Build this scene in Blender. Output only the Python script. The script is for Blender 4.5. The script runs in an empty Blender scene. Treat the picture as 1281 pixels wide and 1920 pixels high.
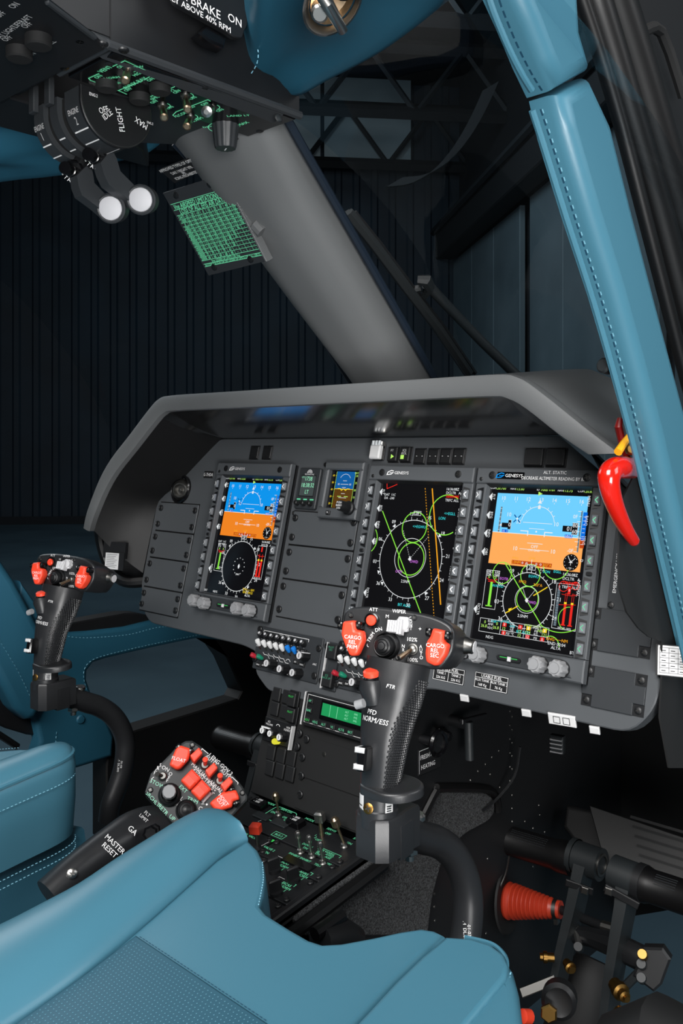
import bpy, math, random
from mathutils import Matrix, Vector as V
random.seed(7)
SC = bpy.context.scene
COL = SC.collection
PI = math.pi
rad = math.radians
# ---------------------------------------------------------------- camera model (metres; aircraft centre line x=0, cabin floor z=0, nose +y)
CAM = V((0.92, 0.0, 0.80))
FPX, HZ, PSI = 1700.0, 838.0, rad(43.2)
CR = V((math.cos(PSI), math.sin(PSI), 0)); CF = V((-math.sin(PSI), math.cos(PSI), 0)); CU = V((0, 0, 1))
def ray(x, y): return CF + CR * ((x - 640.5) / FPX) + CU * ((HZ - y) / FPX)
def on(x, y, p, n):
    d = ray(x, y); n = V(n)
    return CAM + d * ((V(p) - CAM).dot(n) / d.dot(n))
def pX(x, y, X): return on(x, y, (X, 0, 0), (1, 0, 0))
def pY(x, y, Y): return on(x, y, (0, Y, 0), (0, 1, 0))
def pZ(x, y, Z): return on(x, y, (0, 0, Z), (0, 0, 1))
def T(x, y=0, z=0): return Matrix.Translation(V((x, y, z)))
def RX(a): return Matrix.Rotation(rad(a), 4, 'X')
def RY(a): return Matrix.Rotation(rad(a), 4, 'Y')
def RZ(a): return Matrix.Rotation(rad(a), 4, 'Z')
def SCL(x, y=1, z=1): return Matrix.Diagonal((x, y, z, 1))
def frame(o, x, z):
    """right-handed frame: origin o, z axis exactly along z, x axis as near x as possible"""
    z = V(z).normalized(); x = V(x); x = (x - z * x.dot(z)).normalized(); y = z.cross(x)
    m = Matrix.Identity(4)
    for i in range(3): m[i][0], m[i][1], m[i][2], m[i][3] = x[i], y[i], z[i], o[i]
    return m
def inf(px, py, M, off=0.0):
    """a picture point met with the plane z=off of frame M, in that frame's x, y"""
    n = V((M[0][2], M[1][2], M[2][2])); o = M @ V((0, 0, off))
    p = M.inverted() @ on(px, py, o, n)
    return (p.x, p.y)
I4 = Matrix.Identity(4)
# ---------------------------------------------------------------- materials
MAT = {}
def lin(c): return tuple(((v / 255) / 12.92 if v / 255 <= 0.04045 else ((v / 255 + 0.055) / 1.055) ** 2.4) for v in c)
def mat(name, c, rough=0.5, metal=0.0, emit=0.0, bump=None, coat=0.0, spec=0.5, var=None, alpha=None):
    m = bpy.data.materials.new(name); m.use_nodes = True
    nt = m.node_tree; b = nt.nodes['Principled BSDF']
    col = (*lin(c), 1)
    b.inputs['Base Color'].default_value = col
    b.inputs['Roughness'].default_value = rough
    b.inputs['Metallic'].default_value = metal
    b.inputs['Specular IOR Level'].default_value = spec
    if coat: b.inputs['Coat Weight'].default_value = coat; b.inputs['Coat Roughness'].default_value = 0.15
    if emit:
        b.inputs['Emission Color'].default_value = col; b.inputs['Emission Strength'].default_value = emit
        b.inputs['Base Color'].default_value = (0.004, 0.004, 0.004, 1)
    tc = None
    if bump or var: tc = nt.nodes.new('ShaderNodeTexCoord')
    if bump:
        n = nt.nodes.new('ShaderNodeTexNoise'); n.inputs['Scale'].default_value = bump[0]; n.inputs['Detail'].default_value = 3
        bp = nt.nodes.new('ShaderNodeBump'); bp.inputs['Strength'].default_value = bump[1]; bp.inputs['Distance'].default_value = bump[2] if len(bump) > 2 else 0.001
        nt.links.new(tc.outputs['Object'], n.inputs['Vector']); nt.links.new(n.outputs['Fac'], bp.inputs['Height']); nt.links.new(bp.outputs['Normal'], b.inputs['Normal'])
    if var:
        n = nt.nodes.new('ShaderNodeTexNoise'); n.inputs['Scale'].default_value = var[0]; n.inputs['Detail'].default_value = 4
        r = nt.nodes.new('ShaderNodeValToRGB')
        r.color_ramp.elements[0].color = (*lin(var[1]), 1); r.color_ramp.elements[1].color = (*lin(var[2]), 1)
        r.color_ramp.elements[0].position = 0.35; r.color_ramp.elements[1].position = 0.68
        nt.links.new(tc.outputs['Object'], n.inputs['Vector']); nt.links.new(n.outputs['Fac'], r.inputs['Fac']); nt.links.new(r.outputs['Color'], b.inputs['Base Color'])
    MAT[name] = m
    return m
# ---------------------------------------------------------------- text
_GL = {}
def glyphs(s):
    if s not in _GL:
        c = bpy.data.curves.new('t', 'FONT'); c.body = s; c.size = 1.0; c.resolution_u = 2; c.align_x = 'LEFT'
        o = bpy.data.objects.new('t', c)
        me = bpy.data.meshes.new_from_object(o)
        vs = [tuple(v.co) for v in me.vertices]; fs = [tuple(p.vertices) for p in me.polygons]
        bpy.data.objects.remove(o); bpy.data.curves.remove(c); bpy.data.meshes.remove(me)
        _GL[s] = (vs, fs)
    return _GL[s]
CAPH = max(v[1] for v in glyphs('H')[0])
# ---------------------------------------------------------------- mesh builder
def rrect(w, h, r=0.0, n=3):
    if r <= 0: return [(-w/2, -h/2), (w/2, -h/2), (w/2, h/2), (-w/2, h/2)]
    out = []
    for cx, cy, a0 in ((w/2-r, -h/2+r, -90), (w/2-r, h/2-r, 0), (-w/2+r, h/2-r, 90), (-w/2+r, -h/2+r, 180)):
        for k in range(n + 1):
            a = rad(a0 + 90 * k / n); out.append((cx + r * math.cos(a), cy + r * math.sin(a)))
    return out
def circ(cx, cy, r, n=24, a0=0, a1=360):
    full = abs(a1 - a0) >= 360
    m = n if full else n + 1
    return [(cx + r * math.cos(rad(a0 + (a1 - a0) * k / n)), cy + r * math.sin(rad(a0 + (a1 - a0) * k / n))) for k in range(m)]
def area2(p): return sum(p[i][0] * p[(i + 1) % len(p)][1] - p[(i + 1) % len(p)][0] * p[i][1] for i in range(len(p)))
def inset(p, d):
    n = len(p); out = []
    for i in range(n):
        a, b, c = V(p[i - 1]), V(p[i]), V(p[(i + 1) % n])
        e1 = (b - a); e2 = (c - b)
        if e1.length < 1e-9 or e2.length < 1e-9: out.append(tuple(b)); continue
        e1.normalize(); e2.normalize()
        n1 = V((-e1.y, e1.x)); n2 = V((-e2.y, e2.x)); m = n1 + n2
        if m.length < 1e-6: m = n1
        m = m / max(m.dot(n1), 0.35) if m.dot(n1) else n1
        q = b + m * d; out.append((q.x, q.y))
    return out
def roundpoly(p, r, n=4):
    """round every corner of a 2D polygon"""
    out = []; N = len(p)
    for i in range(N):
        a, b, c = V(p[i - 1]), V(p[i]), V(p[(i + 1) % N])
        rr = r[i] if isinstance(r, (list, tuple)) else r
        d1 = (a - b); d2 = (c - b); k = min(rr, d1.length * .45, d2.length * .45)
        if k < 1e-6: out.append(tuple(b)); continue
        s, e = b + d1.normalized() * k, b + d2.normalized() * k
        for j in range(n + 1):
            t = j / n; q = s * (1 - t) ** 2 + b * 2 * t * (1 - t) + e * t * t; out.append((q.x, q.y))
    return out
def spline(pts, n=6, closed=False):
    """Catmull-Rom through points of any dimension"""
    P = [V(p) for p in pts]; N = len(P); out = []
    for i in range(N if closed else N - 1):
        if closed: a, b, c, d = P[i - 1], P[i], P[(i + 1) % N], P[(i + 2) % N]
        else: a, b, c, d = P[max(i - 1, 0)], P[i], P[i + 1], P[min(i + 2, N - 1)]
        for k in range(n):
            t = k / n
            out.append(0.5 * ((2 * b) + (c - a) * t + (2 * a - 5 * b + 4 * c - d) * t * t + (3 * b - a - 3 * c + d) * t ** 3))
    if not closed: out.append(P[-1])
    return out
class MB:
    def __init__(s): s.v = []; s.f = []; s.m = []; s.mats = []
    def mi(s, m):
        if m not in s.mats: s.mats.append(m)
        return s.mats.index(m)
    def add(s, vs, fs, m, M=I4):
        o = len(s.v); s.v += [M @ V(v if len(v) == 3 else (v[0], v[1], 0)) for v in vs]
        k = s.mi(m); flip = M.determinant() < 0
        for f in fs: s.f.append(tuple(o + i for i in (reversed(f) if flip else f))); s.m.append(k)
        return s
    def prism(s, M, poly, z0, z1, m, b=0.0, n=1, mtop=None, rr=0.0, fn=None):
        """extruded outline, top edge chamfered (n=1) or rounded (n>1) by b"""
        if area2(poly) < 0: poly = poly[::-1]
        if fn is None: fn = (lambda d: roundpoly(inset(poly, d), rr)) if rr else (lambda d: inset(poly, d) if d else poly)
        rings = [(fn(0), z0)]; N = len(rings[0][0])
        if b > 0:
            for k in range(n + 1):
                a = PI / 2 * k / n
                rings.append((fn(b * (1 - math.cos(a))), z1 - b + b * math.sin(a)))
        else: rings.append((fn(0), z1))
        vs = [(x, y, z) for p, z in rings for x, y in p]; fs = []
        for r in range(len(rings) - 1):
            for i in range(N):
                j = (i + 1) % N; fs.append((r*N+i, r*N+j, (r+1)*N+j, (r+1)*N+i))
        L = (len(rings) - 1) * N
        s.add(vs, fs, m, M); s.add([vs[L+i] for i in range(N)], [tuple(range(N))], mtop or m, M); s.add(vs[:N], [tuple(reversed(range(N)))], m, M)
        return s
    def box(s, M, w, h, d, m, b=0.0, r=0.0, n=1, mtop=None): 
        return s.prism(M, rrect(w, h, r), 0, d, m, b, n, mtop, 0, lambda q: rrect(w - 2 * q, h - 2 * q, max(r - q * .5, r * .3)))
    def flat(s, M, poly, m):
        if area2(poly) < 0: poly = poly[::-1]
        return s.add(poly, [tuple(range(len(poly)))], m, M)
    def rect(s, M, x0, y0, x1, y1, m): return s.flat(M, [(x0, y0), (x1, y0), (x1, y1), (x0, y1)], m)
    def lathe(s, M, prof, m, seg=20, flute=None):
        vs = []; fs = []; idx = []
        for r, z in prof:
            if r < 1e-7: idx.append([len(vs)]); vs.append((0, 0, z))
            else:
                idx.append(list(range(len(vs), len(vs) + seg)))
                for k in range(seg):
                    rr = r * (1 + (flute[1] * (1 if (k * flute[0] * 2 // seg) % 2 else -1) if flute else 0))
                    vs.append((rr * math.cos(2*PI*k/seg), rr * math.sin(2*PI*k/seg), z))
        for a, b in zip(idx, idx[1:]):
            for k in range(seg):
                j = (k + 1) % seg
                if len(a) == 1 and len(b) == 1: continue
                if len(a) == 1: fs.append((a[0], b[j], b[k])[::-1] if 0 else (a[0], b[k], b[j])[::1])
                elif len(b) == 1: fs.append((a[k], a[j], b[0]))
                else: fs.append((a[k], a[j], b[j], b[k]))
        # make the fan at the first pole wind the same way
        if len(idx[0]) == 1: fs = [tuple(reversed(f)) if f[0] == 0 and len(f) == 3 else f for f in fs]
        return s.add(vs, fs, m, M)
    def cyl(s, M, r, h, m, seg=16, b=0.0, r2=None):
        r2 = r if r2 is None else r2
        p = [(0, 0), (r, 0)] + ([(r2, h - b), (r2 - b, h)] if b else [(r2, h)]) + [(0, h)]
        return s.lathe(M, p, m, seg)
    def tube(s, pts, r, m, seg=12, closed=False, caps=True, sq=1.0, up=None):
        P = [V(p) for p in pts]; n = len(P); R = r if isinstance(r, (list, tuple)) else [r] * n
        rings = []; prev = None
        for i in range(n):
            if closed: t = P[(i + 1) % n] - P[i - 1]
            else: t = P[min(i + 1, n - 1)] - P[max(i - 1, 0)]
            t.normalize()
            if prev is None:
                u = V(up) if up else (V((0, 0, 1)) if abs(t.z) < .9 else V((1, 0, 0)))
            else: u = prev
            u = (u - t * u.dot(t)).normalized(); prev = u; w = t.cross(u)
            rings.append([P[i] + u * (R[i] * math.cos(2*PI*k/seg) * sq) + w * (R[i] * math.sin(2*PI*k/seg)) for k in range(seg)])
        return s.loft(rings, m, cap=caps and not closed, loop=closed)
    def loft(s, rings, m, cap=True, loop=False, ring_closed=True):
        n = len(rings[0]); vs = [tuple(p) for r in rings for p in r]; fs = []
        K = len(rings)
        for a in range(K if loop else K - 1):
            b = (a + 1) % K
            for i in range(n if ring_closed else n - 1):
                j = (i + 1) % n; fs.append((a*n+i, a*n+j, b*n+j, b*n+i))
        s.add(vs, fs, m)
        if cap and not loop and ring_closed: s.add(vs[:n], [tuple(reversed(range(n)))], m); s.add(vs[-n:], [tuple(range(n))], m)
        return s
    def line(s, M, pts, w, m, closed=False):
        P = [V(p).to_2d() if len(p) > 2 else V(p) for p in pts]; n = len(P); L = []
        for i in range(n):
            a = P[i - 1] if (i or closed) else P[i]; c = P[(i + 1) % n] if (i < n - 1 or closed) else P[i]
            t1 = (P[i] - a); t2 = (c - P[i])
            t1 = t1.normalized() if t1.length > 1e-9 else t2.normalized(); t2 = t2.normalized() if t2.length > 1e-9 else t1
            n1 = V((-t1.y, t1.x)); nn = n1 + V((-t2.y, t2.x)); nn = nn.normalized() if nn.length > 1e-6 else n1
            nn = nn * (1 / max(nn.dot(n1), .5)); L.append((P[i] + nn * w / 2, P[i] - nn * w / 2))
        vs = [(p.x, p.y) for l in L for p in l]; fs = []
        for i in range(n if closed else n - 1):
            j = (i + 1) % n; fs.append((2*i, 2*i+1, 2*j+1, 2*j))
        return s.add(vs, fs, m, M)
    def text(s, M, txt, h, m, x=0, y=0, rot=0, ax='C', wx=1.0):
        """one line of lettering with capitals h tall, centred on x, y"""
        vs, fs = glyphs(txt)
        if not vs: return s
        k = h / CAPH; x0 = min(v[0] for v in vs); x1 = max(v[0] for v in vs)
        cx = {'C': (x0 + x1) / 2, 'L': x0, 'R': x1}[ax]
        Q = M @ T(x, y) @ RZ(rot) @ SCL(k * wx, k, k) @ T(-cx, -CAPH / 2)
        return s.add(vs, fs, m, Q)
# ---------------------------------------------------------------- objects
def props(o, label=None, cat=None, group=None, kind=None):
    if label: o['label'] = label
    if cat: o['category'] = cat
    if group: o['group'] = group
    if kind: o['kind'] = kind
    return o
def mesh_obj(name, mb, M, smooth=35):
    me = bpy.data.meshes.new(name); Mi = M.inverted()
    me.from_pydata([tuple(Mi @ v) for v in mb.v], [], mb.f)
    for k in mb.mats: me.materials.append(MAT[k])
    me.polygons.foreach_set('material_index', mb.m)
    me.polygons.foreach_set('use_smooth', [True] * len(mb.f))
    me.validate(); me.update()
    me.set_sharp_from_angle(angle=rad(smooth))
    o = bpy.data.objects.new(name, me); COL.objects.link(o)
    return o
TM = {}
def thing(name, label, cat, M=I4, group=None):
    o = bpy.data.objects.new(name, None); COL.objects.link(o); o.empty_display_size = 0.02
    o.matrix_basis = M; TM[o.name] = M.copy()
    return props(o, label, cat, group)
def part(name, mb, parent, label=None, smooth=35):
    M = TM[parent.name]; o = mesh_obj(name, mb, M, smooth); o.parent = parent; TM[o.name] = M
    if label: o['label'] = label
    return o
def solo(name, mb, label, cat, M=I4, group=None, smooth=35):
    o = mesh_obj(name, mb, M, smooth); o.matrix_basis = M; TM[o.name] = M.copy()
    return props(o, label, cat, group)
def struct(name, mb, smooth=35, parent=None):
    o = mesh_obj(name, mb, I4, smooth); TM[o.name] = I4
    if parent: o.parent = parent
    else: o['kind'] = 'structure'
    return o
def dup(root, M, label=None, group=None):
    r = root.copy(); COL.objects.link(r); r.matrix_basis = M; TM[r.name] = M.copy()
    if label: r['label'] = label
    if group: r['group'] = group
    for ch in list(root.children):
        c = ch.copy(); COL.objects.link(c); c.parent = r; TM[c.name] = M
        for g in list(ch.children):
            d = g.copy(); COL.objects.link(d); d.parent = c; TM[d.name] = M
    return r
# ---------------------------------------------------------------- material library
mat('panel', (74, 77, 80), 0.48, bump=(900, .06))
mat('panel_dark', (44, 47, 50), 0.5, bump=(900, .06))
mat('shield', (94, 96, 97), 0.55, bump=(700, .12))
mat('liner_black', (5, 5, 6), 0.6)
mat('shield_under', (10, 10, 11), 0.22, spec=1.0, coat=.6)
mat('black', (20, 21, 23), 0.45)
mat('black_gloss', (10, 10, 12), 0.2)
mat('black_matt', (13, 14, 15), 0.75)
mat('black_text', (16, 17, 19), 0.6)
mat('grip', (34, 35, 37), 0.36, bump=(1500, .08))
mat('rubber', (9, 9, 10), 0.4)
mat('seal_blue', (12, 26, 40), 0.5)
mat('plate', (30, 34, 36), 0.5)
mat('key', (104, 108, 112), 0.4)
mat('knob_grey', (138, 139, 141), 0.5)
mat('knob_light', (196, 196, 198), 0.5)
mat('white', (235, 235, 235), 0.6)
mat('white_paint', (225, 226, 226), 0.6)
mat('label_grey', (205, 205, 205), 0.6)
mat('silver', (190, 188, 184), 0.28, 1.0)
mat('steel', (118, 117, 114), 0.38, 1.0)
mat('bronze', (190, 168, 140), 0.3, 1.0)
mat('brass', (140, 108, 58), 0.35, 1.0)
mat('red', (238, 70, 44), 0.4)
mat('red_gloss', (205, 28, 16), 0.16, coat=0.6)
mat('red_dark', (110, 14, 10), 0.3)
mat('yellow', (225, 160, 20), 0.4)
mat('boot', (168, 50, 28), 0.45)
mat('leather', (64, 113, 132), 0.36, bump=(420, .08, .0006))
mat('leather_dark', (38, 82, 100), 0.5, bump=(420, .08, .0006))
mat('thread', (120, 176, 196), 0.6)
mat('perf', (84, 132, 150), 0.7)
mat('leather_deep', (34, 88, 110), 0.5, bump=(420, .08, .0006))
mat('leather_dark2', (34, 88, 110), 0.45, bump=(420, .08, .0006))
mat('thread_dark', (16, 62, 84), 0.6)
mat('knob_white', (192, 192, 196), 0.55)
mat('mint', (110, 225, 170), 0.5, emit=0.85)
mat('mint_dim', (90, 200, 155), 0.5, emit=0.5)
mat('mint_pale', (150, 220, 190), 0.6)
mat('led_green', (60, 200, 90), 0.4, emit=0.9)
mat('lcd_green', (20, 150, 84), 0.4, emit=1.0)
mat('lcd_pale', (150, 235, 190), 0.4, emit=1.0)
mat('lcd_grey', (88, 100, 100), 0.4, emit=0.5)
mat('led_yellow', (232, 226, 60), 0.4, emit=0.9)
mat('cap_blue', (24, 122, 214), 0.4)
mat('cap_green', (20, 120, 92), 0.4)
mat('cap_red', (170, 32, 48), 0.35)
mat('clear', (200, 205, 208), 0.15, spec=0.8)
for k, c in dict(s_black=(4, 4, 8), s_sky=(6, 148, 236), s_ground=(240, 132, 32), s_sky_pale=(112, 208, 255), s_ground_pale=(255, 172, 90), s_white=(235, 238, 240), s_green=(140, 235, 70),  # pale sky and ground: overexposed slanting view put into the colour
                 s_lime=(190, 245, 110), s_cyan=(60, 220, 225), s_magenta=(215, 120, 235), s_yellow=(250, 215, 40), s_amber=(250, 170, 30), s_red=(235, 40, 30),
                 s_blue=(0, 110, 225), s_brown=(90, 58, 14), s_rust=(190, 66, 10), s_grey=(105, 120, 130), s_navy=(10, 92, 160), s_rim=(70, 74, 78)).items():
    mat(k, c, 0.12, emit=1.0)
# ================================================================ HANGAR (the helicopter stands turned inside it)
mat('wall_navy', (17, 34, 50), 0.7, var=(1.2, (11, 28, 40), (18, 38, 52)))
mat('wall_dark', (8, 16, 24), 0.8)
mat('door_grey', (88, 104, 112), 0.65, var=(.8, (80, 96, 104), (98, 114, 122)))
mat('pale_sheet', (138, 156, 164), 0.6)
mat('beam', (10, 15, 20), 0.7)
mat('beam_grey', (17, 25, 31), 0.7)
mat('hall_floor', (70, 92, 104), 0.4, var=(.9, (62, 82, 94), (80, 104, 116)))
mat('cabin_black', (9, 10, 11), 0.7)
mat('cabin_panel', (14, 15, 17), 0.55, bump=(300, .1))
mat('carpet', (52, 54, 56), 0.95, bump=(700, 1.0, .004), var=(520, (14, 15, 16), (84, 86, 88)))
GZ = -.55
HF = frame(V((CAM.x, CAM.y, GZ)), CR * math.cos(rad(6.8)) + CF * math.sin(rad(6.8)), (0, 0, 1))   # x right, y away along the hangar
def HP(x, y, z): return HF @ V((x, y, z))
b = MB(); b.rect(HF, -16, -8, 9, 16.5, 'hall_floor'); struct('floor_hangar', b)
def cladding(b, p0, p1, z0, z1, m, pitch=.33, d=.03):
    """upright trapezoid sheeting between two ground points of the hangar frame"""
    p0, p1 = V(p0), V(p1); L = (p1 - p0).length; n = int(L / pitch); e = (p1 - p0) / n; nn = V((e.y, -e.x)).normalized() * d; pts = []
    for i in range(n):
        for t, o in ((0, 0), (.55, 0), (.65, 1), (.9, 1)): pts.append(p0 + e * (i + t) + nn * o)
    pts.append(p1); vs = []; fs = []
    for p in pts: vs += [HP(p.x, p.y, z0), HP(p.x, p.y, z1)]
    for i in range(len(pts) - 1): fs.append((2*i, 2*i+2, 2*i+3, 2*i+1))
    b.add(vs, fs, m)
RWX = 4.0; RWY = 16.4
b = MB(); cladding(b, (-16, RWY), (RWX + .3, RWY), 0, 9, 'wall_navy'); b.add([HP(-16, RWY - .1, 0), HP(RWX, RWY - .1, 0), HP(RWX, RWY - .1, .14), HP(-16, RWY - .1, .14)], [(0, 1, 2, 3)], 'wall_dark'); struct('wall_front', b)
b = MB(); cladding(b, (-16, -8), (-16, RWY), 0, 9, 'wall_navy'); struct('wall_left', b)
# right side of the hangar: tall pale sliding door leaves between dark posts
b = MB(); b.add([HP(RWX + .15, RWY, 0), HP(RWX + .15, -8, 0), HP(RWX + .15, -8, 9), HP(RWX + .15, RWY, 9)], [(0, 1, 2, 3)], 'wall_dark'); struct('wall_right', b)
for i, (y0, y1) in enumerate(((16.33, 12.42), (12.0, 8.2), (7.9, 4.2), (3.9, .2))):
    b = MB(); n = 3
    for k in range(n):
        a, c = y0 + (y1 - y0) * k / n, y0 + (y1 - y0) * (k + .988) / n
        b.box(frame(HP(RWX + .10, (a + c) / 2, 2.42), HF.to_3x3() @ V((0, -1, 0)), HF.to_3x3() @ V((-1, 0, 0))), abs(c - a), 4.7, .08, 'door_grey', .01)
    struct('door_%d' % (i + 1), b)
b = MB()
b.box(frame(HP(RWX, 4.2, 5.12), HF.to_3x3() @ V((0, -1, 0)), HF.to_3x3() @ V((-1, 0, 0))), 24.4, .62, .30, 'beam', .02); b.tube([HP(RWX - .35, RWY, 5.30), HP(RWX - .35, -8, 5.30)], .06, 'beam_grey', 6)
struct('trim_door_rail', b)
# roof sheeting, trusses
b = MB(); b.add([HP(-16, -8, 8.6), HP(6, -8, 8.6), HP(6, 16.4, 8.0), HP(-16, 16.4, 8.0)], [(0, 3, 2, 1)], 'wall_dark'); struct('ceiling', b)
b = MB()
for y in (3.5, 7.0, 10.5, 13.5, 16.0):
    z = 7.4
    b.tube([HP(-16, y, z), HP(5, y, z)], .11, 'beam', 4); b.tube([HP(-16, y, z - 1.0), HP(5, y, z - 1.0)], .1, 'beam', 4)
    for k in range(14):
        x = -16 + 1.5 * k; b.tube([HP(x, y, z), HP(x + .75, y, z - 1.0)], .045, 'beam_grey', 4); b.tube([HP(x + .75, y, z - 1.0), HP(x + 1.5, y, z)], .045, 'beam_grey', 4)
struct('beam_roof_truss', b)
# pale closed panels high on the front wall, and a curved solid band
b = MB()
for x0, x1 in ((.75, 1.55), (1.62, 3.2)):
    b.add([HP(x0, 16.2, 6.45), HP(x1, 16.2, 6.45), HP(x1, 16.2, 8.2), HP(x0, 16.2, 8.2)], [(0, 1, 2, 3)], 'pale_sheet')
struct('wall_pale_panel', b)
b = MB(); pts = []
for k in range(17):
    a = k / 16; x = 725 + 180 * a ** .62; y = 350 - 180 * a ** 1.5
    pts.append(CAM + ray(x, y) * 9.5)
b.loft([[p + CU * .0, p + CU * .10 + CR * .17, p + CU * .10 + CR * .17 + CF * .05, p + CF * .05] for p in pts], 'beam_grey', cap=True)
solo('curved_band', b, 'curved pale grey band hanging under the dark hangar roof', 'duct')
# ================================================================ CABIN SHELL
b = MB()
b.box(T(0, .35, -.06), 1.36, 1.5, .06, 'cabin_black'); struct('floor', b)
# keel wall: right flank of the centre console running on to the nose
b = MB(); KX = .128
poly = [(.20, 0), (.20, .17), (.72, .225), (.905, .262), (1.02, .46), (1.45, .55), (1.62, .40), (1.62, -.12), (1.10, -.12), (1.05, -.03)]
b.prism(frame(V((KX - .02, 0, 0)), (0, 1, 0), (1, 0, 0)), [(y, z) for y, z in poly], 0, .02, 'cabin_panel', .002)
KW = frame(V((KX, 0, 0)), (0, 1, 0), (1, 0, 0))          # local x forward, y up
riv = [(961, 1295 + 24.5 * i) for i in range(12)] + [(957, 1308 + 26 * i) for i in range(7)] + [(936, 1408), (923, 1420), (911, 1433), (897, 1446), (883, 1463), (1011, 1510), (1013, 1528), (985, 1540), (1000, 1553), (1022, 1560), (912, 1490), (938, 1476), (920, 1452), (815, 1652), (815, 1676), (815, 1700), (816, 1726), (915, 1610), (985, 1665), (1000, 1625), (912, 1750), (958, 1740)]
for px, py in riv:
    x, y = inf(px, py, KW); b.lathe(KW @ T(x, y, 0), [(.0024, 0), (.0019, .0009), (0, .0012)], 'steel', 8)
struct('wall_keel', b)
# far flank, nose bulkhead, dark side structure under the panel
b = MB(); b.prism(frame(V((-KX, 0, 0)), (0, 1, 0), (1, 0, 0)), poly, 0, .02, 'cabin_panel', .002); struct('wall_keel_left', b)
b = MB()
b.add([(-.60, 1.62, .05), (-.14, 1.62, -.12), (-.14, 1.62, .62), (-.60, 1.58, .62)], [(0, 1, 2, 3)], 'cabin_black')
b.add([(.08, 1.62, -.12), (.47, 1.62, .08), (.60, 1.45, .25), (.62, 1.4, .62), (.08, 1.62, .62)], [(0, 1, 2, 3, 4)], 'cabin_black')
b.add([(-.62, 1.03, .55), (.62, 1.03, .55), (.55, 1.62, .60), (-.55, 1.62, .60)], [(0, 1, 2, 3)], 'cabin_black')
struct('wall_nose', b)
# ================================================================ INSTRUMENT PANEL
TILT = rad(13.9); PY = 1.024
PN = V((0, -math.cos(TILT), math.sin(TILT)))
PF = frame(V((0, PY, 0.80)), (1, 0, 0), PN)          # x right, y up the panel, z towards the pilots
FACE = -0.008                                        # the panel skin lies this far behind the screens
def pan(x, y, off=FACE): return inf(x, y, PF, off)
def at(u, v, off=FACE): return PF @ T(u, v, off)
panel = thing('instrument_panel', 'wide dark grey instrument panel of blank plates and screens under the glareshield', 'instrument panel', at(0, -.15, FACE))
pb = MB()
OUT = [(-.477, -.306), (-.499, -.26), (-.502, -.105), (-.352, .017), (.352, .017), (.491, -.098), (.492, -.29), (.465, -.326), (.19, -.326), (.158, -.332), (.155, -.362), (.118, -.384), (-.118, -.384), (-.155, -.362), (-.158, -.332), (-.19, -.326), (-.45, -.324)]
pb.prism(at(0, 0, FACE - .02), roundpoly(OUT, [.02, .01, .01, .01, .01, .01, .02, .03, .03, .01, .02, .01, .01, .02, .01, .03, .02], 4), 0, .02, 'panel', .0015)
part('panel_board', pb, panel)
def fastener(mb, M, r=.0055, m='black', slot='steel'):
    mb.lathe(M, [(r, 0), (r, .0022), (r * .8, .003), (r * .72, .0022), (0, .0022)], m, 14)
    mb.rect(M @ RZ(random.uniform(0, 180)) @ T(0, 0, .0026), -r * .62, -r * .13, r * .62, r * .13, slot)
def screw(mb, M, r=.004, m='black', h=.002):
    mb.lathe(M, [(r, 0), (r, h * .6), (r * .7, h), (0, h)], m, 12)
    for a in (20, 110): mb.rect(M @ RZ(a) @ T(0, 0, h + .0001), -r * .55, -r * .12, r * .55, r * .12, 'steel')
def plate(u0, v0, u1, v1, fast=True, left=True, right=True):
    b = MB(); w, h = u1 - u0 - .0012, v1 - v0 - .0024
    b.box(at((u0+u1)/2, (v0+v1)/2), u1 - u0 + .0012, v1 - v0 + .0012, .0004, 'liner_black')
    b.box(at((u0+u1)/2, (v0+v1)/2), w, h, .0022, 'panel', .0006, .002)
    part('blank_plate', b, panel)
    for sx, go in ((u0 + .007, left), (u1 - .007, right)):
        if go:
            for sy in (v0 + .012, v1 - .012):
                f = MB(); fastener(f, at(sx, sy, FACE + .0022)); part('fastener', f, panel)
LU = (-.488, -.372)
vs = [-.104, -.158, -.208, -.262, -.306]
for a, b in zip(vs, vs[1:]): plate(LU[0], b, LU[1], a)
RU = (-.128, .012)
vs = [-.103, -.158, -.212, -.272]
for a, b in zip(vs, vs[1:]): plate(RU[0], b, RU[1], a)
# riveted access covers at the outer right
for (px0, py0), (px1, py1) in (((1128, 1140), (1216, 1236)), ((1113, 1248), (1203, 1345))):
    u0, v0 = pan(px0, py0); u1, v1 = pan(px1, py1)
    b = MB(); x0, x1 = .402, .478; y0, y1 = (v1, v0) if v0 > v1 else (v0, v1)
    c = .013
    poly = [(x0 + c, y0), (x1 - c, y0), (x1 - c, y0 + c), (x1, y0 + c), (x1, y1 - c), (x1 - c, y1 - c), (x1 - c, y1), (x0 + c, y1), (x0 + c, y1 - c), (x0, y1 - c), (x0, y0 + c), (x0 + c, y0 + c)]
    b.prism(at(0, 0), poly, 0, .003, 'panel_dark', .0006)
    for x in (x0, x1 - c):
        for y in (y0, y1 - c): b.prism(at(0, 0), [(x, y), (x + c, y), (x + c, y + c), (x, y + c)], 0, .001, 'black')
    part('access_cover', b, panel)
    for x in (x0 + c / 2, x1 - c / 2):
        for y in (y0 + c / 2, y1 - c / 2):
            f = MB(); screw(f, at(x, y, FACE + .001), .0042); part('screw', f, panel)
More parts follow.
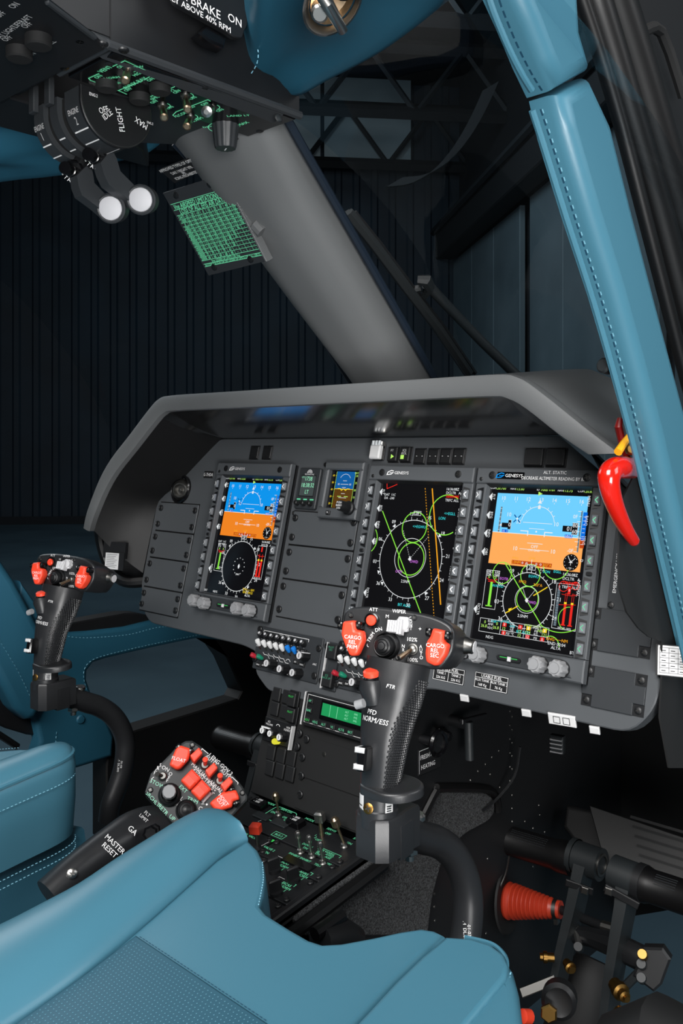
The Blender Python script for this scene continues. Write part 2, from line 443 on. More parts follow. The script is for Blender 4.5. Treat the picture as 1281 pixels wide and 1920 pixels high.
# grey static-source placard strip beside the right display
pl = MB(); u, v = pan(1158, 1060)
M = at(.446, v, FACE)
pl.box(M, .05, .115, .0016, 'panel_dark', .0004, .003)
pl.text(M @ T(0, 0, .0018), 'EMERGENCY USE ONLY', .0042, 'white', -.018, 0, 90)
pl.text(M @ T(0, 0, .0018), 'ON', .004, 'white', .006, .018); pl.text(M @ T(0, 0, .0018), 'ARM', .004, 'white', .004, -.004)
for i, t in enumerate(('TEST', 'ELT', 'SYSTEM')): pl.text(M @ T(0, 0, .0018), t, .003, 'white', .006, -.024 - i * .006)
for y in (.047, -.047): screw(pl, M @ T(-.02, y, .0016), .004)
solo('emergency_switch_placard', pl, 'narrow grey plate lettered EMERGENCY USE ONLY beside the right hand display', 'placard', at(.446, v))
# ---------------------------------------------------------------- flight displays
SW, SH = .1524, .2036
def make_display(name, label, u, v, logo='plain'):
    """u, v: screen centre on the panel; local frame x right, y up, z out; z=0 is the glass"""
    M = at(u, v, 0.0); t = thing(name, label, 'display', M)
    W = .186; yt, yb = SH/2 + .0215, -SH/2 - .0275; xl = W/2
    b = MB()
    body = [(-xl, yb + .034), (-xl + .012, yb + .016), (-xl + .012, yb), (xl - .012, yb), (xl, yb + .0), (xl, yt), (-xl, yt)]
    body = [(-xl, yb), (xl, yb), (xl, yt), (-xl, yt)]
    b.prism(M, body, FACE, -.0012, 'black')
    F = .009                                   # frame height above the glass
    ix, iy = SW/2, SH/2
    # top, bottom, left and right bars with sloped inner edges
    def bar(poly, z1=F, bb=.0016): b.prism(M, poly, -.003, z1, 'panel', bb)
    bar([(-xl, iy), (xl, iy), (xl, yt), (-xl, yt)])
    bar([(-xl, yb), (xl, yb), (xl, -iy - .0005), (-xl, -iy - .0005)])
    for s in (-1, 1):
        bar([(s * ix, -iy), (s * xl, -iy), (s * xl, iy), (s * ix, iy)], F - .002, .001)
        # inner sloped lip
        b.add([(s*ix, -iy, F - .002), (s*ix, iy, F - .002), (s*(ix - .0022), iy, .0002), (s*(ix - .0022), -iy, .0002)], [(0, 1, 2, 3)], 'panel', M)
    b.add([(-ix, iy, F), (ix, iy, F), (ix, iy - .004, .0002), (-ix, iy - .004, .0002)], [(0, 1, 2, 3)], 'black', M)
    b.add([(-ix, -iy, F), (ix, -iy, F), (ix, -iy + .002, .0002), (-ix, -iy + .002, .0002)], [(0, 1, 2, 3)], 'panel', M)
    # raised lip of the control strip and its two cut corners
    b.prism(M, [(-xl + .014, yb + .004), (xl - .014, yb + .004), (xl - .03, yb + .0235), (-xl + .03, yb + .0235)], F - .001, F + .0012, 'panel_dark', .0008)
    for s in (-.068, .068): screw(b, M @ T(s, yt - .0105, F), .0052, 'black', .0012)
    for s in (-.074, .066): screw(b, M @ T(s, yb + .006, F), .003, 'black', .001)
    screw(b, M @ T(-xl + .0085, yt - .016, F), .0026, 'black', .001)
    part('bezel', b, t)
    lg = MB(); LM = M @ T(-.052, yt - .0105, F + .0003)
    if logo == 'blue': lg.box(M @ T(-.040, yt - .0105, F), .041, .0095, .0004, 'black_gloss', .0002, .001); LM = M @ T(-.0555, yt - .0105, F + .0006)
    lg.line(LM @ SCL(1.4, .9), [(.0042, .0026), (.001, .0036), (-.0032, .001), (-.0042, -.0034), (.001, -.0028), (.004, .0003), (-.001, -.0006)], .0012, 's_sky' if logo == 'blue' else 'white')
    lg.text(LM, 'GENESYS', .0042, 'white', .008, 0, 0, 'L', 1.05)
    if logo == 'blue':
        lg.text(LM, 'ALT. STATIC', .0040, 'white', .0795, .0052, 0, 'C', 1.0); lg.text(LM, 'DECREASE ALTIMETER READING BY 80 ft', .0041, 'white', .0795, -.0025, 0, 'C', .86)
    part('lettering', lg, t)
    # line select keys
    ys = [.0855 - .0243 * i - (.006 if i > 3 else 0) for i in range(8)]
    for s in (-1, 1):
        for y in ys:
            k = MB(); KM = M @ T(s * (ix + .0085), y, F - .002) @ RY(s * 10)
            k.prism(KM, [(-.0056, -.0085), (.0056, -.0105), (.0056, .0105), (-.0056, .0085)] if s < 0 else [(.0056, -.0085), (.0056, .0085), (-.0056, .0105), (-.0056, -.0105)], 0, .0008, 'black')
            k.box(KM @ T(0, 0, .0006), .0078, .0125, .0042, 'key', .0016, .001)
            k.line(KM @ T(0, 0, .00495), [(s * .0016, .0034), (-s * .0016, 0), (s * .0016, -.0034)], .0011, 'mint' if logo == 'blue' and s > 0 else 'white')
            part('line_key', k, t)
        o = MB(); o.prism(M @ T(s * (ix + .0085), ys[3] - .0155, F - .002), roundpoly([(-.004, -.0025), (.004, -.0025), (.004, .0025), (-.004, .0025)], .0024, 3), 0, .0015, 'black', .0006)
        part('light_sensor', o, t)
    for x in (-.0735, -.047, .038, .0655):
        k = MB(); KM = M @ T(x, yb + .0125 + (.0 if x != -.047 else -.0015), F)
        k.cyl(KM, .0105, .003, 'black', 20)
        k.lathe(KM @ T(0, 0, .003), [(.0096, 0), (.0096, .013), (.0086, .0145), (0, .0145)], 'knob_grey', 36, (9, .055))
        k.lathe(KM @ T(0, 0, .0175), [(.0064, 0), (.0062, .002), (0, .002)], 'knob_grey', 20)
        part('knob', k, t)
    d = MB(); DM = M @ T(-.006, yb + .0125, F + .001)
    d.prism(DM, rrect(.034, .006, .003), 0, .003, 'black', .001)
    d.rect(DM @ T(0, 0, .0032), -.012, .0006, .013, .0016, 'led_green')
    d.box(DM @ T(.002, 0, .003), .0042, .0056, .003, 'knob_light', .0008)
    part('dimmer_lever', d, t)
    return t, M
# ---- screens: every symbol is drawn in the display's own plane
def screen_base(sc, M):
    sc.rect(M @ T(0, 0, .0001), -SW/2, -SH/2, SW/2, SH/2, 's_black')
Z1, Z2, Z3, Z4 = .0003, .0005, .0007, .0009
def soft_keys(sc, M, left, right):
    for t, y in left:
        sc.flat(M @ T(0, 0, Z2), [(-.0745, y), (-.0695, y + .0055), (-.0695, y - .0055)], 's_white')
        sc.text(M @ T(0, 0, Z2), t, .0036, 's_white', -.0668, y, -90, 'C', .9)
    for t, y in right:
        sc.rect(M @ T(0, 0, Z2), .0735, y - .007, .0742, y + .007, 's_white')
        sc.text(M @ T(0, 0, Z2), t, .0036, 's_white', .0695, y, -90, 'C', .9)
def ring_marks(sc, M, cx, cy, r, hdg, labels=True, w=.0008):
    sc.line(M @ T(0, 0, Z2), circ(cx, cy, r, 64), w, 's_white', True)
    for d in range(0, 360, 10):
        a = rad(90 - (d - hdg)); l = .005 if d % 30 == 0 else .003
        sc.line(M @ T(0, 0, Z2), [(cx + r * math.cos(a), cy + r * math.sin(a)), (cx + (r + l) * math.cos(a), cy + (r + l) * math.sin(a))], .0006, 's_white')
        if labels and d % 30 == 0:
            sc.text(M @ T(0, 0, Z2), '%02d' % (d // 10 if d else 36), .0048, 's_white', cx + (r + .0092) * math.cos(a), cy + (r + .0092) * math.sin(a))
def pfd(sc, M, sky, ground, full):
    m1, m2, m3, m4 = (M @ T(0, 0, z) for z in (Z1, Z2, Z3, Z4))
    x0, x1, yt, ym, yb = -.0616, .0690, .0910, .0395, -.0015
    sc.rect(m1, x0, ym, x1, yt, sky); sc.rect(m1, x0, yb, x1, ym, ground); sc.line(m2, [(x0, ym), (x1, ym)], .0008, 's_white')
    for x, a, b in ((-.066, 'COM', '120.700'), (-.036, 'NAV', '113.60'), (.001, 'ID', '7000'), (.033, 'NAV', '113.75'), (.061, 'COM', '120.825')):
        sc.text(m2, a, .0028, 's_white', x - .003, .0975); sc.text(m2, b, .0036, 's_lime', x + .001, .0975, 0, 'L', .95)
    sc.text(m2, 'STBY', .0028, 's_lime', .018, .0975)
    sc.flat(m2, [(-.001, .0948), (-.001, .0894), (.005, .0921)], 's_lime')
    for i, n in enumerate(range(10, 17)):
        x = -.051 + .0186 * i
        sc.text(m2, str(n), .0048, 's_white', x, .0845); sc.line(m2, [(x, .0812), (x, .0795)], .0006, 's_white')
    # roll arc, pointer, pitch ladder, aircraft symbol
    cx, cy, r = .003, .0515, .024
    sc.line(m2, circ(cx, cy, r, 24, 12, 168), .0007, 's_white')
    for a in (30, 45, 60, 90, 120, 135, 150): sc.line(m2, [(cx + r * math.cos(rad(a)), cy + r * math.sin(rad(a))), (cx + (r + .003) * math.cos(rad(a)), cy + (r + .003) * math.sin(rad(a)))], .0006, 's_white')
    sc.flat(m3, [(cx - .003, cy + r + .004), (cx + .003, cy + r + .004), (cx, cy + r + .0095)], 's_white'); sc.rect(m3, cx - .0018, cy + r - .003, cx + .0018, cy + r + .0015, 's_white')
    for y, hw, n in ((.0545, .021, '10'), (.047, .011, ''), (.0285, .011, ''), (.0205, .021, '10')):
        sc.line(m2, [(cx - hw, y), (cx + hw, y)], .0006, 's_white')
        if n: sc.text(m2, n, .005, 's_white', cx - hw - .006, y); sc.text(m2, n, .005, 's_white', cx + hw + .006, y)
    for s in (-1, 1): sc.line(m3, [(cx + s * .023, ym + .004), (cx + s * .012, ym + .004), (cx + s * .012, ym - .002)], .0012, 's_white')
    sc.flat(m3, circ(cx, ym + .004, .0012, 8), 's_white')
    sc.text(m2, 'OFF', .004, 's_white', cx, .0245); sc.text(m2, 'ON GND', .0028, 's_white', cx, .0198)
    # speed and height tapes
    sc.line(m2, [(-.0525, .073), (-.0525, .040)], .0022, 's_grey')
    for i in range(6): sc.line(m3, [(-.0536, .043 + .0055 * i), (-.0514, .043 + .0055 * i)], .0005, 's_white')
    sc.prism(m2, [(-.049, .0462), (-.0395, .0462), (-.0395, .0442), (-.035, .0442), (-.035, .0562), (-.0395, .0562), (-.0395, .0522), (-.049, .0522)], 0, .0001, 's_black'); sc.text(m4, '0', .0052, 's_white', -.0372, .0502); sc.line(m4, [(-.035, .0442), (-.035, .0562), (-.0395, .0562)], .0004, 's_white')
    sc.flat(m3, [(-.052, .0492), (-.049, .0512), (-.049, .0472)], 's_white')
    sc.rect(m2, -.0475, .0395, -.0385, .0437, 's_blue'); sc.text(m3, '15  1', .0026, 's_white', -.043, .0416)
    sc.text(m2, '10', .005, 's_white', -.0395, .0635)
    for dx, dy in ((-.0035, .0035), (.0035, .0035), (-.0035, -.0035), (.0035, -.0035)): sc.line(m3, [(-.027 + dx * .4, .0585 + dy * .4), (-.027 + dx * 1.4, .0585 + dy * 1.4)], .0016, 's_navy')
    sc.flat(m3, circ(-.027, .0585, .0014, 8), 's_white')
    sc.line(m2, [(.0625, .073), (.0625, .022)], .0020, 's_grey'); sc.rect(m2, .0645, .0375, .070, .0715, 's_blue'); sc.rect(m2, .0645, .0275, .070, .0375, 's_rust')
    for i in range(8): sc.line(m3, [(.0655, .032 + .0048 * i), (.069, .032 + .0048 * i)], .0005, 's_white')
    for i in range(9): sc.line(m3, [(.0575 + (.002 if i % 2 else 0), .0225 + .0062 * i), (.0625, .0225 + .0062 * i)], .0006, 's_white')
    sc.text(m3, '0F', .0045, 's_white', .0545, .0655); sc.text(m3, '-0F', .0045, 's_white', .053, .0235)
    sc.prism(m2, [(.039, .0462), (.052, .0462), (.052, .0432), (.0595, .0432), (.0595, .0575), (.052, .0575), (.052, .0535), (.039, .0535)], 0, .0001, 's_black'); sc.line(m4, [(.052, .0432), (.0595, .0432), (.0595, .0575), (.052, .0575)], .0005, 's_white')
    sc.text(m4, '01', .0054, 's_white', .048, .0500); sc.text(m4, '80', .0048, 's_white', .0557, .0545); sc.text(m4, '60', .0048, 's_white', .0557, .0470)
    sc.rect(m2, .043, .0385, .0535, .0428, 's_blue'); sc.text(m3, '1017', .0034, 's_white', .0485, .0406)
    # clock, drift bar
    sc.flat(m2, circ(.0555, .0093, .0102, 28), 's_black'); 
    for k in range(12): a = PI / 6 * k; sc.flat(m3, circ(.0555 + .0085 * math.cos(a), .0093 + .0085 * math.sin(a), .0005, 6), 's_white')
    sc.line(m3, [(.0555, .0093), (.051, .0165)], .0007, 's_white'); sc.line(m3, [(.0555, .0093), (.0612, .0150)], .0007, 's_white')
    sc.flat(m3, [(.0525, .0088), (.0585, .0088), (.0558, .0106), (.0555, .0128), (.0552, .0106)], 's_white'); sc.rect(m3, .0552, .0055, .0558, .009, 's_white'); sc.text(m3, 'MIN', .0016, 's_white', .0555, .0024)
    sc.rect(m2, -.027, .0005, .0305, .0054, 's_rust'); sc.text(m3, '2.0NM', .0034, 's_amber', -.0205, .003); sc.text(m3, '303°A', .0034, 's_amber', .024, .003)
    for x in (-.011, -.005, .009, .015): sc.line(m3, circ(x, .003, .0011, 8), .0005, 's_white', True)
    sc.line(m3, [(.002, .0005), (.002, .008)], .0006, 's_white'); sc.text(m3, 'FMS2', .0028, 's_amber', -.022, .0082); sc.text(m3, 'LOW', .0028, 's_amber', .002, .0098)
    # lower half
    cx, cy, r = (.002, -.0428, .0345)
    if not full: r = .0412; cy = -.0495
    ring_marks(sc, M, cx, cy, r, 128)
    sc.rect(m3, cx - .006, cy + r + .0035, cx + .0065, cy + r + .0098, 's_black'); sc.line(m4, [(cx - .006, cy + r + .0035), (cx + .0065, cy + r + .0035), (cx + .0065, cy + r + .0098), (cx - .006, cy + r + .0098)], .0005, 's_white', True); sc.text(m4, '128°', .0046, 's_white', cx, cy + r + .0067)
    sc.text(m2, 'OAT  11C', .0032, 's_white', -.052, -.012); sc.text(m2, 'DA  -240', .0032, 's_white', -.052, -.0165)
    for i, (s, c) in enumerate((('16:36:08Z', 's_white'), ('DCLTR   A', 's_white'), ('TERRAIN', 's_red'), ('TRFC ALL', 's_white'))[:4 if full else 2]):
        sc.text(m2, s, .0034, c, .0475, -.0055 - .0051 * i, 0, 'L')
    if full: sc.line(m3, [(.0475, -.0172), (.067, -.0142)], .0006, 's_red'); sc.line(m3, [(.060, -.0158), (.067, -.0178)], .0006, 's_red')
    # torque and temperature gauges
    bx, by = (-.062, -.0595) if full else (-.060, -.062)
    bw, bh = .0195, .049 if full else .046
    sc.line(m2, [(bx, by), (bx + bw, by), (bx + bw, by + bh), (bx, by + bh)], .0005, 's_white', True)
    sc.text(m3, 'TQ    TQ', .0032, 's_white', bx + bw/2, by + bh - .0038); sc.text(m3, '0     0', .0036, 's_lime', bx + bw/2, by + bh - .0086)
    sc.rect(m3, bx + bw/2 - .0017, by + .004, bx + bw/2 + .0017, by + bh - .0145, 's_green'); sc.rect(m3, bx + .005, by + .003, bx + bw - .005, by + .0042, 's_green')
    sc.line(m3, [(bx + .002, by + bh - .0105), (bx + .005, by + bh - .0125), (bx + bw - .005, by + bh - .0125), (bx + bw - .002, by + bh - .0105)], .0009, 's_red'); sc.line(m3, [(bx + .004, by + bh - .0145), (bx + bw - .004, by + bh - .0145)], .0008, 's_red')
    if full:
        gx, gy, gw, gh = .0405, -.0712, .0315, .054
        sc.line(m2, [(gx, gy), (gx + gw, gy), (gx + gw, gy + gh), (gx, gy + gh)], .0005, 's_white', True)
        sc.rect(m2, gx + .002, gy + .003, gx + .0055, gy + gh - .006, 's_grey')
        for i in range(14): sc.line(m3, [(gx + .002, gy + .005 + .003 * i), (gx + .0055, gy + .005 + .003 * i)], .0004, 's_black')
        for x, q in ((.0145, 0), (.0235, 0)):
            sc.rect(m3, gx + x - .0016, gy + .005, gx + x + .0016, gy + .031, 's_red'); sc.rect(m4, gx + x - .0017, gy + .030, gx + x + .0017, gy + .0325, 's_yellow'); sc.line(m3, [(gx + x - .0012, gy + .0325), (gx + x - .0012, gy + .043), (gx + x + .0012, gy + .043), (gx + x + .0012, gy + .0325)], .0004, 's_red')
            sc.rect(m3, gx + x - .003, gy + .0045, gx + x + .003, gy + .0058, 's_red')
        sc.line(m3, circ(gx + .0095, gy + gh - .003, .0062, 24), .0008, 's_red', True); sc.line(m3, circ(gx + .025, gy + gh - .001, .0046, 20), .0008, 's_red', True)
        sc.line(m3, [(gx + .008, gy + .0415), (gx + .02, gy + .0405), (gx + .029, gy + .0425)], .0006, 's_red'); sc.line(m3, [(gx + .006, gy + .0285), (gx + .028, gy + .0305)], .0006, 's_red')
        sc.rect(m4, gx + .016, gy + gh - .012, gx + .0195, gy + gh - .003, 's_red'); sc.text(m4, '0', .003, 's_white', gx + .0178, gy + gh - .007); sc.text(m3, '0', .003, 's_white', gx + .004, gy + gh - .004)
        sc.text(m3, 'NR NR 100%', .0022, 's_white', gx + .017, gy + .0015)
        # moving map over the compass
        rr = .0205
        sc.line(m3, circ(cx, cy + .001, rr * .82, 40), .0006, 's_white', True); sc.line(m3, circ(cx + .0005, cy + .002, .0152, 40), .001, 's_green', True)
        sc.line(m3, circ(cx + .0005, cy + .0312, .0137, 40), .001, 's_green', True); sc.line(m3, circ(.0365, .0045, .0175, 30, 190, 345), .001, 's_green'); sc.line(m3, circ(-.0385, -.0125, .0138, 36), .001, 's_green', True)
        sc.line(m3, [(-.036, .0), (.0265, -.0705)], .0012, 's_green'); sc.line(m3, circ(.048, -.0275, .048, 30, 243, 300), .001, 's_green'); sc.line(m3, circ(.062, -.058, .014, 20, 90, 250), .0008, 's_green')
        sc.line(m4, [(-.026, -.062), (-.0095, -.0512)], .0012, 's_yellow'); sc.flat(m4, [(-.021, -.0607), (-.0175, -.0542), (-.0225, -.0562)], 's_yellow'); sc.line(m4, [(.0105, -.036), (.0285, -.0235)], .0012, 's_yellow')
        for s, c, x, y in (('OWD', 's_magenta', .0095, -.0445), ('EOTB', 's_magenta', -.0345, -.0195), ('EGWU', 's_cyan', .0075, -.0125), ('EGLL', 's_cyan', .0395, -.0035), ('LON', 's_cyan', .0245, -.005), ('WATFD', 's_cyan', -.0425, -.0295), ('FMS2', 's_amber', -.007, -.0205), ('303°A', 's_amber', .015, -.0225), ('BIT ACE2', 's_cyan', .003, -.0820)):
            sc.text(m4, s, .0033, c, x, y)
        sc.text(m4, '2.5NM', .0036, 's_white', -.001, -.0625); sc.line(m3, [(cx, cy), (cx - .008, cy + .015)], .0004, 's_white'); sc.line(m3, [(cx, cy), (cx + .01, cy + .014)], .0004, 's_white')
        sc.flat(m4, [(cx - .0025, cy), (cx, cy + .0035), (cx + .0025, cy), (cx, cy - .003)], 's_white')
        sc.text(m4, 'ENR', .003, 's_cyan', -.041, -.0742); sc.text(m4, '113.60', .0028, 's_cyan', -.024, -.0722); sc.line(m4, [(-.037, -.0735), (-.012, -.0735)], .0004, 's_cyan'); sc.text(m4, '-NM', .003, 's_cyan', -.014, -.0768); sc.text(m4, 'WOM 113.75', .0028, 's_lime', .015, -.0728); sc.text(m4, '-NM', .003, 's_lime', .025, -.0772)
        # engine data boxes
        X0, X1, Y0, Y1 = -.0618, .0375, -.0890, -.0722
        sc.rect(m2, X0, Y0, X1, Y1, 's_black'); sc.line(m3, [(X0, Y0), (X1, Y0), (X1, Y1), (X0, Y1)], .0005, 's_white', True)
        for x in (-.0305, .0035): sc.line(m3, [(x, Y0), (x, Y1)], .0005, 's_white')
        sc.line(m3, [(-.0305, -.0835), (X1, -.0835)], .0005, 's_white')
        for s, c, x, y in (('0', 's_lime', -.054, -.0765), ('0', 's_lime', -.036, -.0765), ('26.8', 's_lime', -.055, -.0815), ('26.8', 's_lime', -.037, -.0815), ('ELEC', 's_white', -.0455, -.0745), ('AMP', 's_white', -.0455, -.0785), ('VDC', 's_white', -.0455, -.083),
                           ('12', 's_lime', -.025, -.0813), ('12', 's_lime', -.002, -.0813), ('OIL', 's_white', -.0135, -.0745), ('PSI', 's_white', -.0135, -.0785), ('°C', 's_white', -.0135, -.082), ('PSI  °C', 's_white', -.0155, -.0865), ('12', 's_lime', -.002, -.0865),
                           ('124', 's_lime', .0095, -.0813), ('121', 's_lime', .032, -.0813), ('FUEL', 's_white', .0205, -.0745), ('PSI', 's_white', .0205, -.0785), ('KG', 's_white', .0205, -.082), ('PSI', 's_white', .0205, -.0868)):
            sc.text(m4, s, .0028 if c == 's_white' else .0036, c, x, y)
        for x, y, c, s in ((-.025, -.0762, 's_red', '0'), (-.002, -.0762, 's_red', '0'), (-.025, -.0865, 's_red', '0'), (.0095, -.0762, 's_yellow', '8'), (.032, -.0762, 's_yellow', '8'), (.0095, -.0865, 's_red', '12'), (.030, -.0868, 's_red', '0')):
            sc.rect(m3, x - .0028, y - .0024, x + .0028, y + .0024, c); sc.text(m4, s, .0032, 's_white', x, y)
        sc.line(m3, circ(.0415, -.0935, .0122, 20, 5, 120), .001, 's_green')
        sc.text(m4, 'RNG', .0036, 's_amber', .041, -.0845); sc.line(m4, [(.047, -.0845), (.057, -.0845)], .0004, 's_amber'); sc.text(m4, 'NM', .0036, 's_amber', .060, -.0845); sc.text(m4, 'END 00:04', .0036, 's_white', .050, -.0895)
        sc.text(m4, 'NDG', .0034, 's_white', -.0445, -.0945); sc.text(m4, 'ALTA', .0036, 's_white', .0495, -.0942); sc.text(m4, 'BT', .0036, 's_white', .0715, -.0965)
        soft_keys(sc, M, (('FLT', .0855), ('BTG', .0612), ('INFO', .0369), ('OBS', .0126), ('DCLTR', -.062)), (('MENU', .0855), ('BARO', .0612), ('MINS', .0369), ('D', .0126), ('NORMAL', -.021)))
    else:
        gx, gy, gw, gh = .041, -.066, .020, .0535
        sc.line(m2, [(gx, gy), (gx + gw, gy), (gx + gw, gy + gh), (gx, gy + gh)], .0005, 's_white', True)
        for x in (.0065, .0135):
            sc.rect(m3, gx + x - .0019, gy + .004, gx + x + .0019, gy + .030, 's_red'); sc.rect(m4, gx + x - .0019, gy + .029, gx + x + .0019, gy + .032, 's_yellow'); sc.rect(m3, gx + x - .0033, gy + .0035, gx + x + .0033, gy + .0048, 's_red'); sc.line(m3, [(gx + x, gy + .032), (gx + x, gy + .0405)], .0008, 's_red')
        sc.line(m3, [(gx + .002, gy + .0385), (gx + .007, gy + .0365), (gx + gw - .002, gy + .0375)], .0008, 's_red'); sc.rect(m4, gx + .0085, gy + gh - .0095, gx + .0115, gy + gh - .0015, 's_red'); sc.text(m3, 'NR NR 100', .0022, 's_white', gx + gw/2, gy + .0018)
        for k in range(12): a = PI / 6 * k; sc.flat(m3, circ(cx + .0135 * math.cos(a), cy + .0135 * math.sin(a), .0008, 8), 's_white')
        sc.flat(m4, [(cx - .0025, cy), (cx, cy + .004), (cx + .0025, cy), (cx + .0008, cy - .004), (cx - .0008, cy - .004)], 's_white'); sc.text(m3, '2NM', .003, 's_white', cx, cy - .0135)
        for a, s in ((38, 1), (128, 1), (218, 1), (308, 1)): a = rad(90 - (a - 83)); sc.flat(m4, [(cx + (r + .001) * math.cos(a), cy + (r + .001) * math.sin(a)), (cx + (r + .005) * math.cos(a + .06), cy + (r + .005) * math.sin(a + .06)), (cx + (r + .005) * math.cos(a - .06), cy + (r + .005) * math.sin(a - .06))], 's_white')
        sc.text(m4, 'RNG --- NM', .0036, 's_yellow', .036, -.0848); sc.text(m4, 'END 09:52', .0036, 's_yellow', .0355, -.0895); sc.text(m4, 'ALTA', .0036, 's_white', .0355, -.0945)
        sc.text(m4, 'SRT', .0034, 's_white', -.0705, -.0965); sc.text(m4, 'NDG', .0034, 's_white', -.0455, -.0965)
        soft_keys(sc, M, (('FLT', .0855), ('BTG', .0612), ('INFO', .0369), ('OBS', .0126), ('DCLTR', -.0595)), ())
def navmap(sc, M):
    m2, m3, m4 = (M @ T(0, 0, z) for z in (Z2, Z3, Z4))
    cx, cy, r = .0005, -.0072, .0545
    ring_marks(sc, M, cx, cy, r, 128)
    sc.text(m4, '128°', .0042, 's_white', cx + .001, cy + r + .010); sc.line(m4, [(cx - .005, cy + r + .007), (cx + .0075, cy + r + .007), (cx + .0075, cy + r + .0128), (cx - .005, cy + r + .0128)], .0005, 's_white', True)
    sc.line(m3, circ(cx, cy + .0015, .0272, 48), .0007, 's_white', True); sc.line(m3, circ(cx + .002, cy + .0, .0225, 48), .0013, 's_green', True)
    sc.line(m3, circ(cx - .0005, cy + .0445, .0215, 48), .0013, 's_green', True); sc.line(m3, circ(.0512, .0575, .0278, 40, 55, 305), .0013, 's_green'); sc.line(m3, circ(-.087, .0145, .0225, 24, -48, 42), .0012, 's_green')
    sc.line(m3, [(-.0630, .0575), (.0415, -.0905), (.0640, -.0885)], .0014, 's_green')
    P = [(.0085, .0935), (.0587, -.0905)]
    for k in range(46):
        a = k / 46; b = (k + .5) / 46; q = lambda t: (P[0][0] + (P[1][0] - P[0][0]) * t, P[0][1] + (P[1][1] - P[0][1]) * t)
        sc.line(m3, [q(a), q(b)], .0009, 's_amber')
    sc.line(m3, [(.0210, .0935), (.0640, -.0635)], .0018, 's_amber')
    for e in ((-.020, .040), (.027, .034)):
        for k in range(0, 14): sc.line(m3, [(cx + e[0] * k / 14, cy + e[1] * k / 14), (cx + e[0] * (k + .45) / 14, cy + e[1] * (k + .45) / 14)], .0006, 's_white')
    sc.flat(m4, [(cx - .003, cy - .001), (cx, cy + .004), (cx + .003, cy - .001), (cx, cy - .003)], 's_white')
    for s, c, x, y in (('OWD', 's_magenta', .0085, -.0105), ('OTM', 's_magenta', -.0155, -.0265), ('<>EGWU', 's_cyan', .0085, .0385), ('<>EGLL', 's_cyan', .0575, .0595), ('LON', 's_cyan', .0455, .0525), ('BIT ACE2', 's_cyan', .003, -.0715), ('PINN', 's_cyan', -.063, -.0925)): sc.text(m4, s, .0038, c, x, y)
    sc.text(m4, '2.5NM', .0038, 's_white', -.0015, -.0390)
    sc.line(m3, [(-.0627, .0985), (-.0610, .0905), (-.0430, .0975)], .001, 's_red')
    sc.text(m2, 'OAT  11C', .0034, 's_white', -.054, .0820); sc.text(m2, 'DA  -240', .0034, 's_white', -.054, .0770)
    for i, (s, c) in enumerate((('16:36:08Z', 's_white'), ('DCLTR   A', 's_white'), ('TERRAIN', 's_red'), ('TRFC ALL', 's_white'))): sc.text(m4, s, .0036, c, .0465, .0935 - .0052 * i, 0, 'L')
    sc.line(m4, [(.0470, .0822), (.0690, .0845)], .0007, 's_red'); sc.line(m4, [(.0590, .0845), (.0690, .0815)], .0007, 's_red')
    for a in (-40, 52, 140, 228, 246): a = rad(90 - a); sc.flat(m4, [(cx + r * math.cos(a), cy + r * math.sin(a)), (cx + (r + .0045) * math.cos(a + .05), cy + (r + .0045) * math.sin(a + .05)), (cx + (r + .0045) * math.cos(a - .05), cy + (r + .0045) * math.sin(a - .05))], 's_white')
    soft_keys(sc, M, (('FLT', .0855), ('BTG', .0612), ('INFO', .0369), ('OBS', .0126), ('DCLTR', -.062)), ())
    for t, y in (('MENU', .0855), ('BARO', .0612), ('MINS', .0369), ('D', .0126), ('NORMAL', -.021)): sc.text(m2, t, .0036, 's_white', .0725, y, -90, 'C', .9)
DV = -.0515 - SH/2
for nm, u, logo, lab in (('flight', -.2298, 'plain', 'left flight display showing a deep blue sky and an empty compass rose'), ('map', .1252, 'plain', 'map display with green airspace circles on black, behind the near control stick'), ('right', .3162, 'blue', 'right flight display showing a pale blue sky, ALT. STATIC lettered on its frame')):
    t, M = make_display('flight_display' if nm != 'map' else 'map_display', lab, u, DV, logo)
    sc = MB(); screen_base(sc, M)
    if nm == 'flight': pfd(sc, M, 's_sky', 's_ground', False)
    elif nm == 'map': navmap(sc, M)
    else: pfd(sc, M, 's_sky_pale', 's_ground_pale', True)
    part('screen', sc, t)
# ---------------------------------------------------------------- small instruments on the panel
def small(px, py, off=FACE): u, v = pan(px, py, off); return at(u, v)
# digital clock
M = small(581, 917); t = thing('clock', 'small digital clock with green figures beside the left flight display', 'clock', M)
b = MB(); b.box(M, .047, .066, .006, 'panel_dark', .0012, .003); b.box(M @ T(0, .004, .006), .034, .035, .0003, 'black', .0001)
for s in (-1, 1): screw(b, M @ T(s * .026, s * .04, 0), .0035)
part('case', b, t)
s_ = MB(); s_.rect(M @ T(0, .004, .0065), -.0155, -.016, .0155, .016, 'lcd_grey')
for s, y, h in (('1738', .0115, .0065), ('18:38:32', .001, .0065), ('LT', -.0098, .0060)): s_.text(M @ T(0, .004, .0067), s, h, 'lcd_pale', .001, y, 0, 'C', .9)
s_.text(M @ T(0, .004, .0067), 'UTC', .0025, 'lcd_pale', -.0118, .0135)
part('screen', s_, t)
lg = MB(); 
for k in range(1, 4): lg.line(M @ T(0, .0245, .0063), circ(0, 0, .0018 * k, 12, 0, 180), .0008, 'white')
lg.text(M @ T(0, .0225, .0063), 'TECHNISONIC', .0022, 'white')
part('lettering', lg, t)
